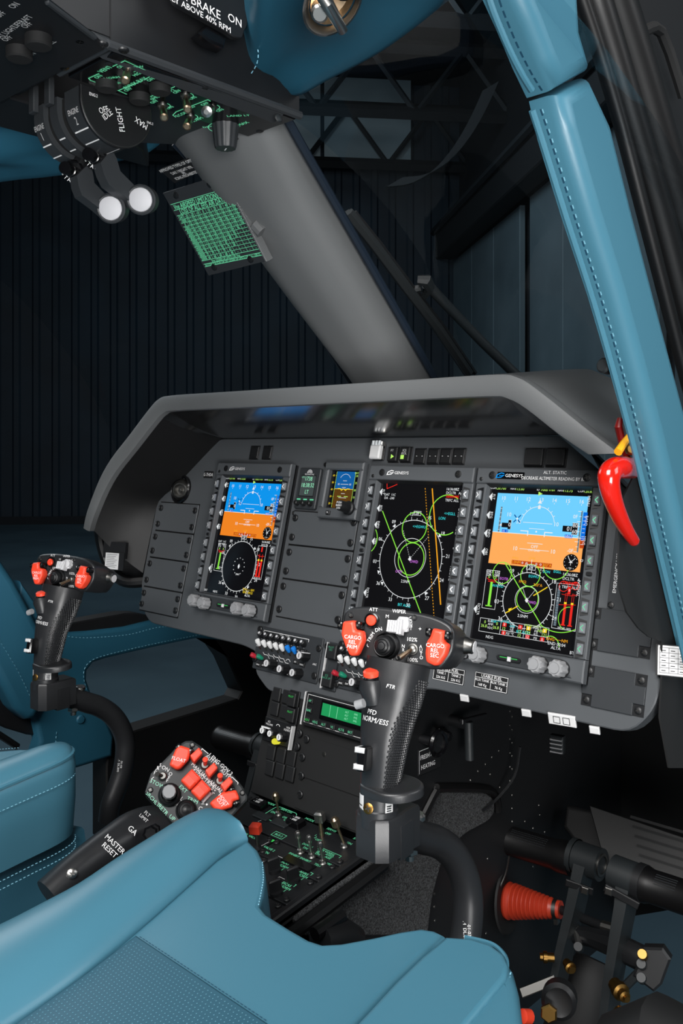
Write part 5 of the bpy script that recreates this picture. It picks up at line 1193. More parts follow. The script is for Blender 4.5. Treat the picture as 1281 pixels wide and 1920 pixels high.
# ================================================================ SEATS AND LEATHER
def mirror(mb):
    """the same shape on the other side of the aircraft"""
    o = MB(); o.v = [V((-v.x, v.y, v.z)) for v in mb.v]; o.f = [tuple(reversed(f)) for f in mb.f]; o.m = list(mb.m); o.mats = list(mb.mats); return o
def stitches(mb, pts, pitch=.0052, ln=.0032, r=.00055, m='thread', lift=V((0, 0, 0))):
    P = spline(pts, 8) if len(pts) < 30 else [V(p) for p in pts]; acc = 0.0; on_ = 0.0
    for a, c in zip(P, P[1:]):
        L = (c - a).length; e = (c - a).normalized() if L > 0 else None
        while e and acc < L:
            p = a + e * acc; q = p + e * ln; w = e.cross(CU); w = w.normalized() * r if w.length > .1 else V((r, 0, 0)); u = w.cross(e)
            mb.add([p + w + lift, p - w + lift, q - w + lift, q + w + lift, (p + q) / 2 + u * 1.3 + lift], [(0, 1, 4), (1, 2, 4), (2, 3, 4), (3, 0, 4), (3, 2, 1, 0)], m); acc += pitch
        acc -= L
SL = .16
SFz = lambda dz: frame(V((.30, .63, .40 + dz)), (1, 0, 0), (0, -SL, 1))
S0 = SFz(0)
def ps(px, py, dz=0.0): x, y = inf(px, py, S0, dz); return S0 @ V((x, y, dz))
def seat_parts():
    P = []
    O = [(-260, 1850), (-130, 1796), (0, 1738), (75, 1700), (150, 1660), (220, 1613), (290, 1570), (345, 1537), (385, 1522), (420, 1523), (447, 1540)]
    K = [(-330, 2110), (-150, 2035), (30, 1917), (90, 1877), (155, 1830), (220, 1776), (290, 1715), (350, 1662), (405, 1612), (440, 1585), (465, 1573)]
    oo, kk = [ps(*p, .006) for p in O], [ps(*p, -.008) for p in K]; oo, kk = spline(oo, 3), spline(kk, 3)
    rings = []; n = len(oo)
    for i, (o, k) in enumerate(zip(oo, kk)):
        w = k - o; up = V((0, -SL, 1)).normalized(); h = .020 * min(1, w.length / .08); R = [o + V((0, 0, -.105)), o + V((0, 0, -.06)) - w.normalized() * .004, o + V((0, 0, -.016)) - w.normalized() * .004]
        for t in (0, .06, .16, .3, .45, .6, .75, .88, .96, 1): R.append(o + w * t + up * h * (math.sin(PI * t) ** .6 if 0 < t < 1 else 0))
        R += [k + V((0, 0, -.02)), k + V((0, 0, -.105))]
        rings.append(R)
    b = MB(); b.loft(rings, 'leather'); P.append(('bolster', b, None))
    b = MB(); b.tube([o + V((0, 0, -.002)) for o in oo], .0028, 'leather', 6); P.append(('piping', b, None))
    # centre cushion with the cut-out for the stick
    cpx = [(465, 1573), (484, 1592), (495, 1616), (498, 1645), (494, 1675), (488, 1698), (500, 1712), (545, 1740), (580, 1760), (605, 1768), (640, 1766), (700, 1755), (750, 1744), (790, 1738), (815, 1742), (835, 1752), (790, 1790), (740, 1838), (690, 1892), (640, 1945), (560, 2040), (-330, 2110), (-150, 2035), (30, 1917), (155, 1830), (290, 1715), (405, 1612)]
    poly = [inf(px, py, S0, -.008) for px, py in cpx]; b = MB(); b.prism(S0, poly, -.10, -.008, 'leather', .005, 4); P.append(('cushion', b, None))
    # perforated insert
    ipx = [(255, 1752), (350, 1815), (500, 1915), (640, 2010), (560, 2040), (-330, 2110), (-150, 2035), (30, 1917), (155, 1828)]
    poly = [inf(px, py, S0, -.006) for px, py in ipx]; b = MB(); b.prism(S0, poly, -.012, -.0062, 'leather_dark', .002, 2); 
    xs = [p[0] for p in poly]; ys = [p[1] for p in poly]
    def inside(x, y):
        c = False
        for (x1, y1), (x2, y2) in zip(poly, poly[1:] + poly[:1]):
            if (y1 > y) != (y2 > y) and x < (x2 - x1) * (y - y1) / (y2 - y1) + x1: c = not c
        return c
    y = max(ys); j = 0
    while y > max(ys) - .22:
        x = min(xs) + (.0021 if j % 2 else 0)
        while x < max(xs):
            if inside(x, y) and inside(x + .004, y) and inside(x - .004, y) and inside(x, y + .004): b.flat(S0 @ T(x, y, -.0060), circ(0, 0, .00062, 6), 'perf')
            x += .0042
        y -= .0036; j += 1
    P.append(('perforated_insert', b, 'darker perforated leather insert'))
    # right hand bolster
    rp = [(835, 1752), (885, 1755), (922, 1767), (946, 1786), (954, 1808), (948, 1830), (918, 1866), (872, 1921), (800, 2000), (560, 2040), (640, 1945), (690, 1892), (740, 1838), (790, 1790)]
    poly = [inf(px, py, S0, .002) for px, py in rp]; b = MB(); b.prism(S0, poly, -.10, .001, 'leather', .004, 4); P.append(('bolster', b, None))
    rim = [(905, 1766), (940, 1782), (962, 1812), (972, 1850), (978, 1900), (985, 1970), (980, 2060), (700, 2060), (820, 1917), (880, 1850), (905, 1815), (905, 1795), (890, 1775)]
    poly = [inf(px, py, S0, -.003) for px, py in rim]; b = MB(); b.prism(S0, poly, -.10, -.003, 'leather', .009, 4); P.append(('side_panel', b, None))
    b = MB(); b.tube(spline([ps(*p, -.005) for p in ((872, 1757), (921, 1769), (944, 1788), (951, 1808), (946, 1829), (917, 1865), (871, 1920), (800, 2003))], 4), .0018, 'leather', 6); P.append(('piping', b, None))
    b = MB(); stitches(b, [ps(*p, -.005) for p in ((958, 1822), (952, 1845), (930, 1880), (885, 1935))]); stitches(b, [ps(*p, -.006) for p in ((492, 1616), (494, 1645), (490, 1672), (485, 1696))], .0042, .0026, .0005)
    sd = [o + V((-.005, 0, -.028)) for o in oo[12:]]; stitches(b, sd, .0052, .0032, .0006); sd = [o + V((-.006, 0, -.112)) for o in oo[12:]]; stitches(b, sd, .0052, .0032, .0006); sd = [o + V((-.006, 0, -.122)) for o in oo[12:]]; stitches(b, sd, .0052, .0032, .0006)
    stitches(b, [ps(*p, -.0066) for p in ((262, 1756), (350, 1814), (500, 1914))], .0046, .003, .0004, 'thread_dark'); P.append(('stitching', b, 'pale stitching'))
    # seat pan under the cushion
    b = MB(); pan_ = [inf(px, py, S0, -.10) for px, py in ((-130, 1796), (150, 1660), (290, 1570), (385, 1522), (447, 1540), (490, 1600), (500, 1700), (600, 1768), (790, 1738), (900, 1765), (962, 1812), (985, 1970), (980, 2060))]
    pan_ = [(-.155, -.36), (.21, -.36), (.21, -.015), (.12, -.03), (.05, -.075), (-.04, -.075), (-.085, -.03), (-.155, -.008)]; b.prism(S0, pan_, -.27, -.098, 'leather_dark', .006, 2); P.append(('seat_base', b, None))
    return P
SPTS = seat_parts()
st = thing('pilot_seat', 'near blue leather pilot seat with perforated centre and stick cut-out, filling the lower foreground', 'seat', T(.30, .45, .13))
for n, b, l in SPTS: part(n, b, st, l, 50)
st2 = thing('pilot_seat', 'far blue leather seat, of which only the front corner shows at the left edge', 'seat', T(-.30, .45, .13))
for n, b, l in SPTS:
    part(n, mirror(b), st2, l, 50)
# ---- upholstered door pillars
XF = lambda X: frame(V((X, 0, 0)), (0, 1, 0), (1, 0, 0))
def xpoly(pts, X): return [inf(px, py, XF(X)) for px, py in pts]
PX = .530
lower = [(992, 190), (1110, 140), (1152, 230), (1190, 385), (1235, 560), (1290, 770), (1345, 1000), (1400, 1250), (1430, 1400), (1330, 1420), (1281, 1262), (1245, 1110), (1212, 965), (1180, 830), (1140, 685), (1102, 555), (1052, 405), (1008, 262)]
upper = [(890, -60), (1085, -60), (1092, 60), (1112, 130), (988, 184), (962, 130), (935, 65), (905, 0)]
pl = thing('pillar_cover', 'long lower blue leather cover on the right door pillar, beside the red handle', 'pillar cover', T(.5, .85, .6))
LT = .032
def pillar_poly(pts, left): return [inf(px, py, XF(PX - LT)) if (px, py) in left else inf(px, py, XF(PX)) for px, py in pts]
lower_left = {(992, 190), (1245, 1110), (1212, 965), (1180, 830), (1140, 685), (1102, 555), (1052, 405), (1008, 262), (1281, 1262), (1330, 1420)}
upper_left = {(890, -60), (988, 184), (962, 130), (935, 65), (905, 0)}
b = MB(); b.prism(XF(PX - LT), pillar_poly(lower, lower_left), 0, LT, 'leather', .014, 5); part('cover', b, pl, smooth=60)
b = MB(); b.tube(spline([XF(PX) @ V((*inf(px, py, XF(PX)), .0015)) for px, py in ((1040, 175), (1098, 330), (1150, 520), (1200, 720), (1250, 930), (1300, 1150))], 4), .006, 'leather', 8); b = MB()
sl = [(1013, 205), (1034, 270), (1076, 405), (1126, 560), (1164, 692), (1203, 838), (1236, 975), (1269, 1110), (1304, 1262)]
b.tube(spline([XF(PX) @ V((*inf(px - 9, py, XF(PX)), -.003)) for px, py in sl], 4), .0030, 'leather', 8); part('piping', b, pl)
b = MB(); stitches(b, [XF(PX) @ V((*inf(px, py, XF(PX)), .0004)) for px, py in sl], .0085, .0055, .0009, 'thread_dark'); stitches(b, [XF(PX) @ V((*inf(px + 3, py, XF(PX)), .0006)) for px, py in sl], .0085, .0035, .0006); part('stitching', b, pl)
pu = thing('pillar_cover', 'short upper blue leather cover on the right door pillar, meeting the long one below', 'pillar cover', T(.5, .72, 1.2))
b = MB(); b.prism(XF(PX - LT), pillar_poly(upper, upper_left), 0, LT + .002, 'leather', .014, 5); part('cover', b, pu, smooth=60)
sl = [(925, -20), (938, 20), (965, 85), (990, 135), (1010, 168)]
b = MB(); b.tube(spline([XF(PX) @ V((*inf(px - 9, py, XF(PX)), -.002)) for px, py in sl], 4), .0030, 'leather', 8); part('piping', b, pu)
b = MB(); stitches(b, [XF(PX) @ V((*inf(px, py, XF(PX)), .0022)) for px, py in sl], .0085, .0055, .0009, 'thread_dark'); part('stitching', b, pu)
# door seals and the dark door post outside them
ds = thing('door_seal', 'black rubber door seal tubes running down outside the right pillar', 'seal', T(.5, .8, .9))
for pts, r in ((((1072, -60), (1092, 0), (1125, 100), (1165, 235), (1205, 390), (1250, 565), (1310, 800)), .0075), (((1100, -60), (1116, 0), (1150, 110), (1190, 245), (1235, 400), (1285, 590), (1330, 760)), .016), (((1130, -60), (1150, 0), (1195, 140), (1240, 290), (1290, 460), (1340, 650)), .022)):
    b = MB(); b.tube(spline([pX(px, py, PX - .02) for px, py in pts], 4), r, 'rubber', 12); part('seal_tube', b, ds, smooth=60)
b = MB(); b.prism(XF(PX - .06), xpoly([(1150, -80), (1400, -80), (1500, 900), (1380, 1000), (1290, 560), (1200, 200)], PX - .05), 0, .02, 'black', .003)
b.tube(spline([pX(px, py, PX - .02) for px, py in ((1205, 60), (1240, 60), (1281, 180))], 3), .006, 'cabin_black', 8)
solo('door_frame', b, 'dark door frame at the upper right edge of the picture', 'door frame', T(.45, .95, 1.1))
# ---- headliner beams with reading lamps, both sides
def headliner():
    E = [(438, 128), (448, 152), (490, 166), (550, 182), (612, 152), (700, 106), (770, 58), (835, 6), (900, -45), (960, -90)]
    R = [(436, 118), (455, 143), (492, 146), (545, 118), (606, 86), (662, 60), (692, 28), (735, -20), (800, -70), (860, -110)]
    M_ = [(440, 78), (470, 78), (505, 82), (550, 60), (598, 35), (640, 8), (672, -20), (710, -60), (770, -100), (830, -140)]
    Tq = [(450, -90), (475, -90), (520, -95), (570, -100), (620, -105), (670, -110), (720, -120), (770, -140), (810, -160), (850, -190)]
    n = len(E); ye = [.75 - .10 * max(0, (i - 2) / (n - 3)) ** 1.3 for i in range(n)]
    lines = []
    up_ = [pY(*E[i], ye[i]) + V((0, .02, .06)) for i in range(n)]
    lines.append(up_)
    for L, dy in ((E, 0), (R, -.05), (M_, -.10), (Tq, -.20)):
        lines.append([pY(*L[i], ye[i] + dy * (.45 if i == 0 else 1)) for i in range(n)])
    cols = [spline(l, 4) for l in lines]; rows = [spline(c, 4) for c in zip(*cols)]
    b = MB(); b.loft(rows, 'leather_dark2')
    s = MB(); rl = [c for c in cols[2][6:]]; stitches(s, [p + (CAM - p).normalized() * .002 + V((0, 0, .004)) for p in rl], .006, .0035, .0006)
    seam = [pY(px, py, .66) for px, py in ((456, -10), (470, 40), (478, 72), (484, 95), (482, 118), (470, 140))]
    stitches(s, [p + (CAM - p).normalized() * .012 for p in seam], .006, .0035, .0006)
    for dx in (0, 6): stitches(s, [p + (CAM - p).normalized() * .010 for p in (pY(448 + dx, 140 - dx, .70), pY(470 + dx, 120 - dx, .69), pY(484 + dx, 100 - dx, .68))], .006, .0035, .0006)
    c = pY(624, 4, .585); LMx = frame(c + (CAM - c).normalized() * .012, (1, -.35, 0), (CAM - c) + V((0, 0, -.25)))
    return b, s, LMx
HB, HS, LM_ = headliner()
def lampset(mirrored):
    w = mirror if mirrored else (lambda q: q)
    a = MB(); a.lathe(LM_ @ SCL(1.25, .9, 1), [(.020, -.012), (.0215, 0), (.0235, .003), (.0255, 0), (.0255, -.004)], 'silver', 32)
    c = MB(); c.lathe(LM_ @ SCL(1.2, .85, 1), [(.020, -.012), (.014, -.018), (0, -.020)], 'bronze', 24)
    d = MB(); d.tube([LM_ @ V((-.012, -.022, .004)), LM_ @ V((-.002, .004, .014)), LM_ @ V((.004, .028, .006))], [.0045, .006, .0045], 'silver', 12); d.cyl(LM_ @ T(-.013, .004, -.012), .008, .022, 'silver', 16, .002); d.cyl(LM_ @ T(.013, -.002, -.014), .0095, .010, 'black_gloss', 16, .002)
    return w(a), w(c), w(d)
for mi, side, where in ((False, 'right', 'blue leather headliner beam right of the overhead console, sewn along its edge'), (True, 'left', 'blue leather headliner beam behind the engine levers at the left edge')):
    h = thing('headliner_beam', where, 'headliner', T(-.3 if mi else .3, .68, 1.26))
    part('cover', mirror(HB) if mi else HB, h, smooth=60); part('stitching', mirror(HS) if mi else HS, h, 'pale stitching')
    l = thing('reading_lamp', 'oval chrome reading lamp in the %s leather beam' % side, 'lamp', T(-.2 if mi else .2, .58, 1.29))
    for nme, q in zip(('rim', 'reflector', 'lamp_arm'), lampset(mi)): part(nme, q, l)
# ---- left door: upholstered lining round the lower window
DX = -.63
dl = thing('door_lining', 'blue leather lining around the low window of the far left door', 'door lining', T(DX, 1.0, .3))
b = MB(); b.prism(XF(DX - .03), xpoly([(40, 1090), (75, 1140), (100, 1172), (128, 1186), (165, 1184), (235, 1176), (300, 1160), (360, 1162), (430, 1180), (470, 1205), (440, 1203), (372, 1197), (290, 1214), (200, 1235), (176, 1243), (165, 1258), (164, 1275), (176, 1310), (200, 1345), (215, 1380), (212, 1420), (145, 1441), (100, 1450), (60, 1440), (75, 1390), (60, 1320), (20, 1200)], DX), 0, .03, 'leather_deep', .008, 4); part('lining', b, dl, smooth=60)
b = MB()
stitches(b, [XF(DX) @ V((*inf(px, py, XF(DX)), .0005)) for px, py in ((120, 1193), (165, 1196), (240, 1190), (300, 1176), (380, 1172))], .008, .0045, .0008); stitches(b, [XF(DX) @ V((*inf(px, py, XF(DX)), .0005)) for px, py in ((375, 1190), (290, 1207), (200, 1228), (170, 1240), (158, 1256), (158, 1278), (168, 1310))], .008, .0045, .0008); stitches(b, [XF(DX) @ V((*inf(px, py, XF(DX)), .0005)) for px, py in ((106, 1372), (104, 1400), (106, 1440))], .008, .0045, .0008)
part('stitching', b, dl, 'pale stitching')
b = MB(); q = XF(DX) @ V((*inf(151, 1349, XF(DX)), 0)); b.lathe(frame(q, (0, 1, 0), (1, 0, 0)), [(.009, 0), (.007, .003), (0, .004)], 'leather_deep', 16); part('button', b, dl)
b = MB(); b.prism(XF(DX - .05), xpoly([(100, 1174), (235, 1150), (262, 1150), (300, 1158), (235, 1178), (165, 1188), (128, 1190)], DX - .01), 0, .04, 'black', .003)
b.prism(XF(DX - .06), xpoly([(212, 1380), (240, 1378), (452, 1312), (459, 1298), (432, 1236), (405, 1198), (372, 1197), (440, 1198), (600, 1230), (700, 1300), (700, 1580), (205, 1580), (205, 1440)], DX), 0, .05, 'liner_black', .003)
part('door_frame', b, dl, 'black door frame')
lp = thing('pillar_cover', 'blue leather cover on the far left door pillar, behind the far stick', 'pillar cover', T(DX, .8, .5))
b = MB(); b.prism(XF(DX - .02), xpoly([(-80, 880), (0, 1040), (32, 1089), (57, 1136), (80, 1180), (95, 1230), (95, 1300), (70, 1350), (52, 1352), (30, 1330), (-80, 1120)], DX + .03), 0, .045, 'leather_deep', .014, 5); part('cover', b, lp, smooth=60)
b = MB(); stitches(b, [XF(DX + .03) @ V((*inf(px, py, XF(DX + .03)), -.004)) for px, py in ((-20, 1165), (0, 1200), (35, 1258), (60, 1310))], .008, .0045, .0008); part('stitching', b, lp, 'pale stitching')
b = MB(); b.prism(XF(DX - .04), xpoly([(-60, 1225), (0, 1250), (40, 1330), (75, 1352), (83, 1385), (60, 1382), (20, 1370), (-60, 1330)], DX), 0, .02, 'black', .003); b.tube([pX(-60, 1340, DX), pX(33, 1400, DX)], .006, 'black', 8)
solo('door_sill', b, 'black sill and rod under the far left door pillar', 'door sill', T(DX, .75, .3))
# ---- red jettison handle by the right pillar
HX = .506
jh = thing('jettison_lever', 'glossy red curved emergency lever beside the right blue pillar', 'handle', T(*pX(1200, 880, HX)))
b = MB(); pts = [pX(1200, 880, HX - .03), pX(1184, 878, HX - .015)] + [pX(*p, HX) for p in ((1168, 876), (1152, 879), (1143, 890), (1143, 910), (1150, 938), (1162, 968), (1176, 995), (1189, 1014))]
sp = spline(pts, 5); nn = len(sp); b.tube(sp, [.0112 - .0055 * max(0, (i / nn - .45)) / .55 for i in range(nn)], 'red_gloss', 18, sq=1.0)
b.lathe(frame(sp[-1], (1, 0, 0), sp[-1] - sp[-2]), [(.0058, 0), (.0048, .003), (.002, .0045), (0, .005)], 'red_gloss', 16); part('grip', b, jh, smooth=60)
k = MB(); q = pX(1182, 887, HX); m_ = (CAM - q).normalized(); k.lathe(frame(q + m_ * .0108, (0, 1, 0), m_), [(.0028, 0), (.0022, .0008), (0, .0002)], 'black', 12); part('pivot_hole', k, jh)
k = MB(); k.tube([pX(1163, 785, HX - .02), pX(1160, 800, HX - .02), pX(1168, 835, HX - .02), pX(1176, 860, HX - .02)], [.003, .0042, .0042, .004], 'red_dark', 10); part('latch', k, jh, 'dark red latch')
k = MB(); k.tube([pX(1159, 848, HX + .005), pX(1168, 834, HX + .005), pX(1180, 818, HX)], [.0042, .0038, .0032], 'yellow', 10); part('safety_tab', k, jh, 'yellow tab')
for px, py in ((1183, 843), (1224, 985)):
    k = MB(); q = pX(px, py, HX - .01); k.cyl(frame(q, (0, 1, 0), (.5, -.7, .1)), .0062, .006, 'brass', 12, .002); part('bolt', k, jh, 'brass bolt')
b = MB(); b.prism(XF(.494), xpoly([(1188, 895), (1168, 935), (1163, 990), (1160, 1050), (1163, 1105), (1176, 1148), (1198, 1178), (1217, 1194), (1241, 1203), (1243, 1240), (1238, 1345), (1255, 1440), (1420, 1440), (1420, 900)], .496), 0, .002, 'black_matt')
struct('wall_right_cabin', b)
b = MB(); q = pX(1142, 688, .49); b.cyl(frame(q, (0, 1, 0), (-.1, -1, .1)), .008, .012, 'plate', 12, .002); solo('door_striker', b, 'small dark stud at the edge of the right blue pillar', 'stud', T(*q))
# ================================================================ OVERHEAD CONSOLE
ZO = 1.188
OF = frame(V((0, .60, ZO)), (1, 0, 0), (0, 0, -1))       # underside: x right, y towards the tail, z down at the crew
oq = lambda px, py, off=0: inf(px, py, OF, off)
oc = thing('overhead_console', 'black overhead console hanging at the top left, with riveted side and switch panels', 'overhead console', T(0, .5, 1.19))
# underside plates (with a gap where the engine quadrant hangs through)
b = MB()
b.box(T(0, .15, ZO + .012), .30, .70, .10, 'black', .003)
b.prism(OF, [(.058, -.145), (.152, -.145), (.152, .11), (.058, .11)], -.10, -.004, 'black', .002)
b.prism(OF, [(-.152, -.02), (-.055, -.02), (-.055, .11), (-.152, .11)], -.10, -.006, 'black', .002)
b.prism(OF, [(-.152, -.145), (-.1, -.10), (-.055, -.02), (-.152, -.02)], -.10, -.006, 'black', .002)
part('housing', b, oc)
# right flank, sloping up and outwards
b = MB(); SFk = frame(V((.152, .6, ZO)), (0, 1, 0), (1, 0, .30))
sq = lambda px, py, off=0: inf(px, py, SFk, off)
fl = [sq(px, py) for px, py in ((60, -20), (212, 88), (372, 152), (500, 200), (533, 214), (537, 186), (500, 172), (470, 160), (440, 130), (432, 60), (430, -60), (200, -140))]
b.prism(SFk, fl, -.02, 0, 'panel_dark', .002)
p0 = [sq(*p) for p in ((238, 0), (262, 45), (284, 92), (300, 106), (420, 152))]; b.line(SFk @ T(0, 0, .0006), p0, .0012, 'black'); b.line(SFk @ T(.0012, .0008, .0007), p0, .0005, 'steel')
p0 = [sq(*p) for p in ((222, 0), (224, 70))]; b.line(SFk @ T(0, 0, .0006), p0, .001, 'black')
part('side_skin', b, oc)
for px, py in ((254, 5), (283, 24), (281, 69), (314, 85), (346, 102), (377, 118), (385, 80), (524, 195), (522, 222)):
    r = MB(); r.lathe(SFk @ T(*sq(px, py), 0), [(.0052, 0), (.0045, .0018), (.002, .0026), (0, .0027)], 'plate', 12); part('rivet', r, oc)
b = MB(); b.tube([OF @ V((.1535, .115, -.002)), OF @ V((.1535, -.145, -.002))], .005, 'panel_dark', 8); b.tube([OF @ V((.060, .113, -.002)), OF @ V((.1535, .113, -.002))], .005, 'panel_dark', 8); part('edge_trim', b, oc)
for px, py in ((193, 81), (150, 73), (232, 92), (383, 162), (120, 124), (204, 116), (487, 243), (512, 222), (444, 259)):
    s_ = MB(); screw(s_, OF @ T(*oq(px, py), .0), .0052, 'brass' if (px, py) == (120, 124) else 'black', .003); part('screw', s_, oc, 'brass coloured screw' if px == 120 else None)
# aft breaker and release panel
M = OF @ T(*oq(60, 70), 0); t = thing('release_panel', 'black overhead panel with LIFERAFT legend and round dark push knobs', 'switch panel', M)
b = MB(); b.prism(OF, [oq(-60, 218), oq(196, 88), oq(178, 66), oq(90, -2), oq(30, -60), oq(-300, -60)], -.001, .003, 'black', .001)
Q = OF @ T(0, 0, .0033)
for s, px, py, h in (('ON', 26, 10, .0062), ('OFF', 0, 27, .0062), ('LIFERAFT', 41, 40, .0062), ('OFF', 50, 47, .0062), ('REL', 95, 80, .0062), ('FLOAT LIGHT', 6, 64, .0062), ('OFF', 13, 72, .0062), ('ON', 57, 102, .0062)): b.text(Q, s, h, 'label_grey', *oq(px, py, .0033), 0, 'C', .85)
b.prism(OF, [oq(84, -4), oq(176, 66), oq(182, 62), oq(92, -6)], .003, .006, 'panel_dark', .001)
part('face_plate', b, t)
for px, py in ((72, 62), (36, 86)):
    k = MB(); k.lathe(OF @ T(*oq(px, py), .003), [(0, 0), (.0125, 0), (.0125, .009), (.011, .0105), (0, .011)], 'black_matt', 24); part('push_knob', k, t)
# switch strip
M = OF @ T(.105, .0, 0); t = thing('switch_panel', 'overhead strip of bronze toggles with VENT and SHUT-OFF legends in green', 'switch panel', M)
b = MB(); b.prism(OF, [(.064, -.142), (.1485, -.142), (.1485, .105), (.064, .105)], -.002, .0022, 'black_gloss', .0008); part('face_plate', b, t)
lg = MB(); Q = OF @ T(0, 0, .0026)
for s, px, py, h, r in (('VENT', 197, 130, .0058, 0), ('ON', 184, 144, .0048, 0), ('OFF', 227, 124, .0048, 0), ('HIGH', 259, 138, .0048, 0), ('AVNX BAY', 253, 156, .0058, 0), ('OFF', 240, 168, .0048, 0), ('OFF', 283, 149, .0048, 0), ('ON', 219, 157, .0044, 0), ('ON', 272, 182, .0048, 0), ('SHUT-OFF', 302, 178, .0058, 0), ('1', 281, 186, .0048, 0), ('2', 325, 169, .0048, 0), ('OFF', 289, 191, .0048, 0), ('OFF', 332, 172, .0048, 0), ('ON', 318, 202, .0048, 0), ('ON', 361, 184, .0048, 0), ('ECON', 341, 214, .0052, 0), ('ESS', 359, 201, .0048, 0), ('OFF', 384, 195, .0048, 0), ('ON', 412, 207, .0048, 0), ('NORM', 368, 225, .0052, 0), ('MAX', 456, 232, .0056, 0), ('LAND LT', 447, 217, .0046, -38), ('DIM', 389, 238, .0048, -30), ('LOW', 257, 126, .0044, -30), ('NORM', 210, 146, .0042, -30)):
    lg.text(Q, s, h, 'mint', *oq(px, py, .0026), r)
for pl_ in (((211, 125), (234, 114), (330, 158), (327, 163), (263, 189), (257, 187)), ((186, 138), (166, 147), (170, 151), (222, 170), (263, 153)), ((222, 170), (238, 177)), ((270, 150), (286, 141), (293, 144)), ((324, 216), (330, 210), (390, 187), (395, 190)), ((324, 216), (330, 220))):
    lg.line(Q, [oq(px, py, .0026) for px, py in pl_], .0010, 'mint')
cx, cy = oq(421, 240, .0026); lg.line(Q, circ(cx, cy, .0195, 24, -30, 200), .0009, 'mint')
part('lettering', lg, t)
def dn(px, py, tipx, tipy, L, m='bronze', ball=None):
    x, y = oq(px, py, .002); a = OF @ V((x, y, .002)); e = OF @ V((*oq(tipx, tipy, L), L)); k = MB()
    k.lathe(frame(a, (1, 0, 0), (0, 0, -1)), [(0, 0), (.0062, 0), (.006, .002), (.0045, .0035), (.004, .006), (0, .006)], 'steel', 14)
    k.tube([a, a.lerp(e, .35), a.lerp(e, .5), a.lerp(e, .97), e], [.0022, .0026, ball or .0042, ball or .0046, .003], m, 14)
    part('toggle_switch', k, t)
    k2 = MB(); k2.line(Q, circ(x, y, .0085, 16, 180, 360), .0008, 'mint'); part('legend_arc', k2, t)
for a in ((241, 128, 234, 152, .024), (305, 197, 308, 221, .026), (348, 178, 352, 206, .030), (357, 218, 350, 238, .024)): dn(*a)
dn(398, 200, 387, 210, .020, 'silver', .0062)
for px, py in ((200, 150), (262, 174), (300, 156)):
    k = MB(); k.lathe(OF @ T(*oq(px, py), .002), [(0, 0), (.0115, 0), (.0115, .007), (.010, .009), (0, .0092)], 'black_matt', 22); part('push_knob', k, t)
k = MB(); KM = OF @ T(*oq(423, 232), .002); k.lathe(KM, [(0, 0), (.0165, 0), (.0155, .004), (.0128, .026), (.0118, .028), (0, .0285)], 'panel_dark', 48, (12, .035)); k.line(KM @ T(0, 0, .0288), [(-.004, -.002), (.004, .002)], .0014, 'white'); part('dimmer_knob', k, t, 'large ribbed dimmer knob')
# front fairing from the console down into the centre post
b = MB(); rings = []
for y, z, w, h in ((.60, 1.262, .140, .055), (.69, 1.248, .120, .046), (.742, 1.238, .086, .032)):
    rings.append([V((x * w, y, z + zz * h)) for x, zz in ((-1, 1), (-1, -.4), (-.8, -1), (.8, -1), (1, -.4), (1, 1))])
b.loft(rings, 'panel_dark'); part('front_fairing', b, oc)
# ---------------------------------------------------------------- engine quadrant and levers
QC = V((.055, .560, 1.176)); QR = .044
QF = frame(QC, (0, 1, 0), (1, 0, 0))                     # flat right face: x forward, y up
qd = thing('engine_quadrant', 'black drum shaped engine control quadrant lettered OFF IDLE FLIGHT MAX', 'quadrant', T(*QC))
arc0, arc1 = 172, 384
fq2 = lambda px, py, off=0: inf(px, py, QF, off)
prof = circ(0, 0, QR, 30, 175, 378); prof = prof + [(.040, .012), (-.044, .012)]
b = MB()
def slab(x0, x1, r, m, bb=0): b.prism(QF @ T(0, 0, x0), [(p[0] * r / QR, p[1] * r / QR) for p in prof], 0, x1 - x0, m, bb)
slab(-.103, -.082, QR, 'panel_dark'); slab(-.082, -.068, QR * .86, 'black_matt'); slab(-.068, -.052, QR, 'panel_dark'); slab(-.052, -.036, QR * .86, 'black_matt'); slab(-.036, -.004, QR, 'panel_dark'); slab(-.004, 0, QR * 1.03, 'black', .001)
part('drum', b, qd)
b = MB(); b.line(QF @ T(0, 0, .0004), circ(0, 0, QR * 1.0, 30, 180, 370), .0007, 'steel')
for s, px, py, h in (('OFF', 194, 206, .0062), ('IDLE', 201, 215, .0062), ('FLIGHT', 225, 224, .0068), ('MAX', 264, 231, .0068), ('ENG.2', 175, 178, .0032), ('ENG.2', 281, 231, .0026)):
    x, y = fq2(px, py); a = math.degrees(math.atan2(y, x)); b.text(QF @ T(0, 0, .0005), s, h, 'white', x, y, (a + 180 if s != 'ENG.2' else 0) if True else 0, 'C', .82)
def on_drum(x, a, lift=.0005): return QF @ V(((QR + lift) * math.cos(rad(a)), (QR + lift) * math.sin(rad(a)), x))
for x0, x1 in ((-.103, -.085), (-.066, -.054), (-.033, -.006)):
    for a in (222, 243, 278): b.add([on_drum(x0, a), on_drum(x1, a), on_drum(x1, a + 2), on_drum(x0, a + 2)], [(0, 1, 2, 3)], 'white')
for xc, n in ((-.0935, '1'), (-.020, '2')):
    for s, a, h in (('ENGINE', 196, .0058), (n, 209, .0085)):
        q = on_drum(xc, a, .0006); nn = (q - (QF @ V((0, 0, xc)))).normalized(); b.text(frame(q, (1, 0, 0), nn), s, h, 'label_grey', 0, 0, 0, 'C', .7)
part('lettering', b, qd)
for x in (-.060, -.095):
    s_ = MB(); s_.box(QF @ T(-.046, .018, x) @ RY(-90) @ RX(0), .012, .03, .006, 'panel_dark', .001); part('clamp', s_, qd)
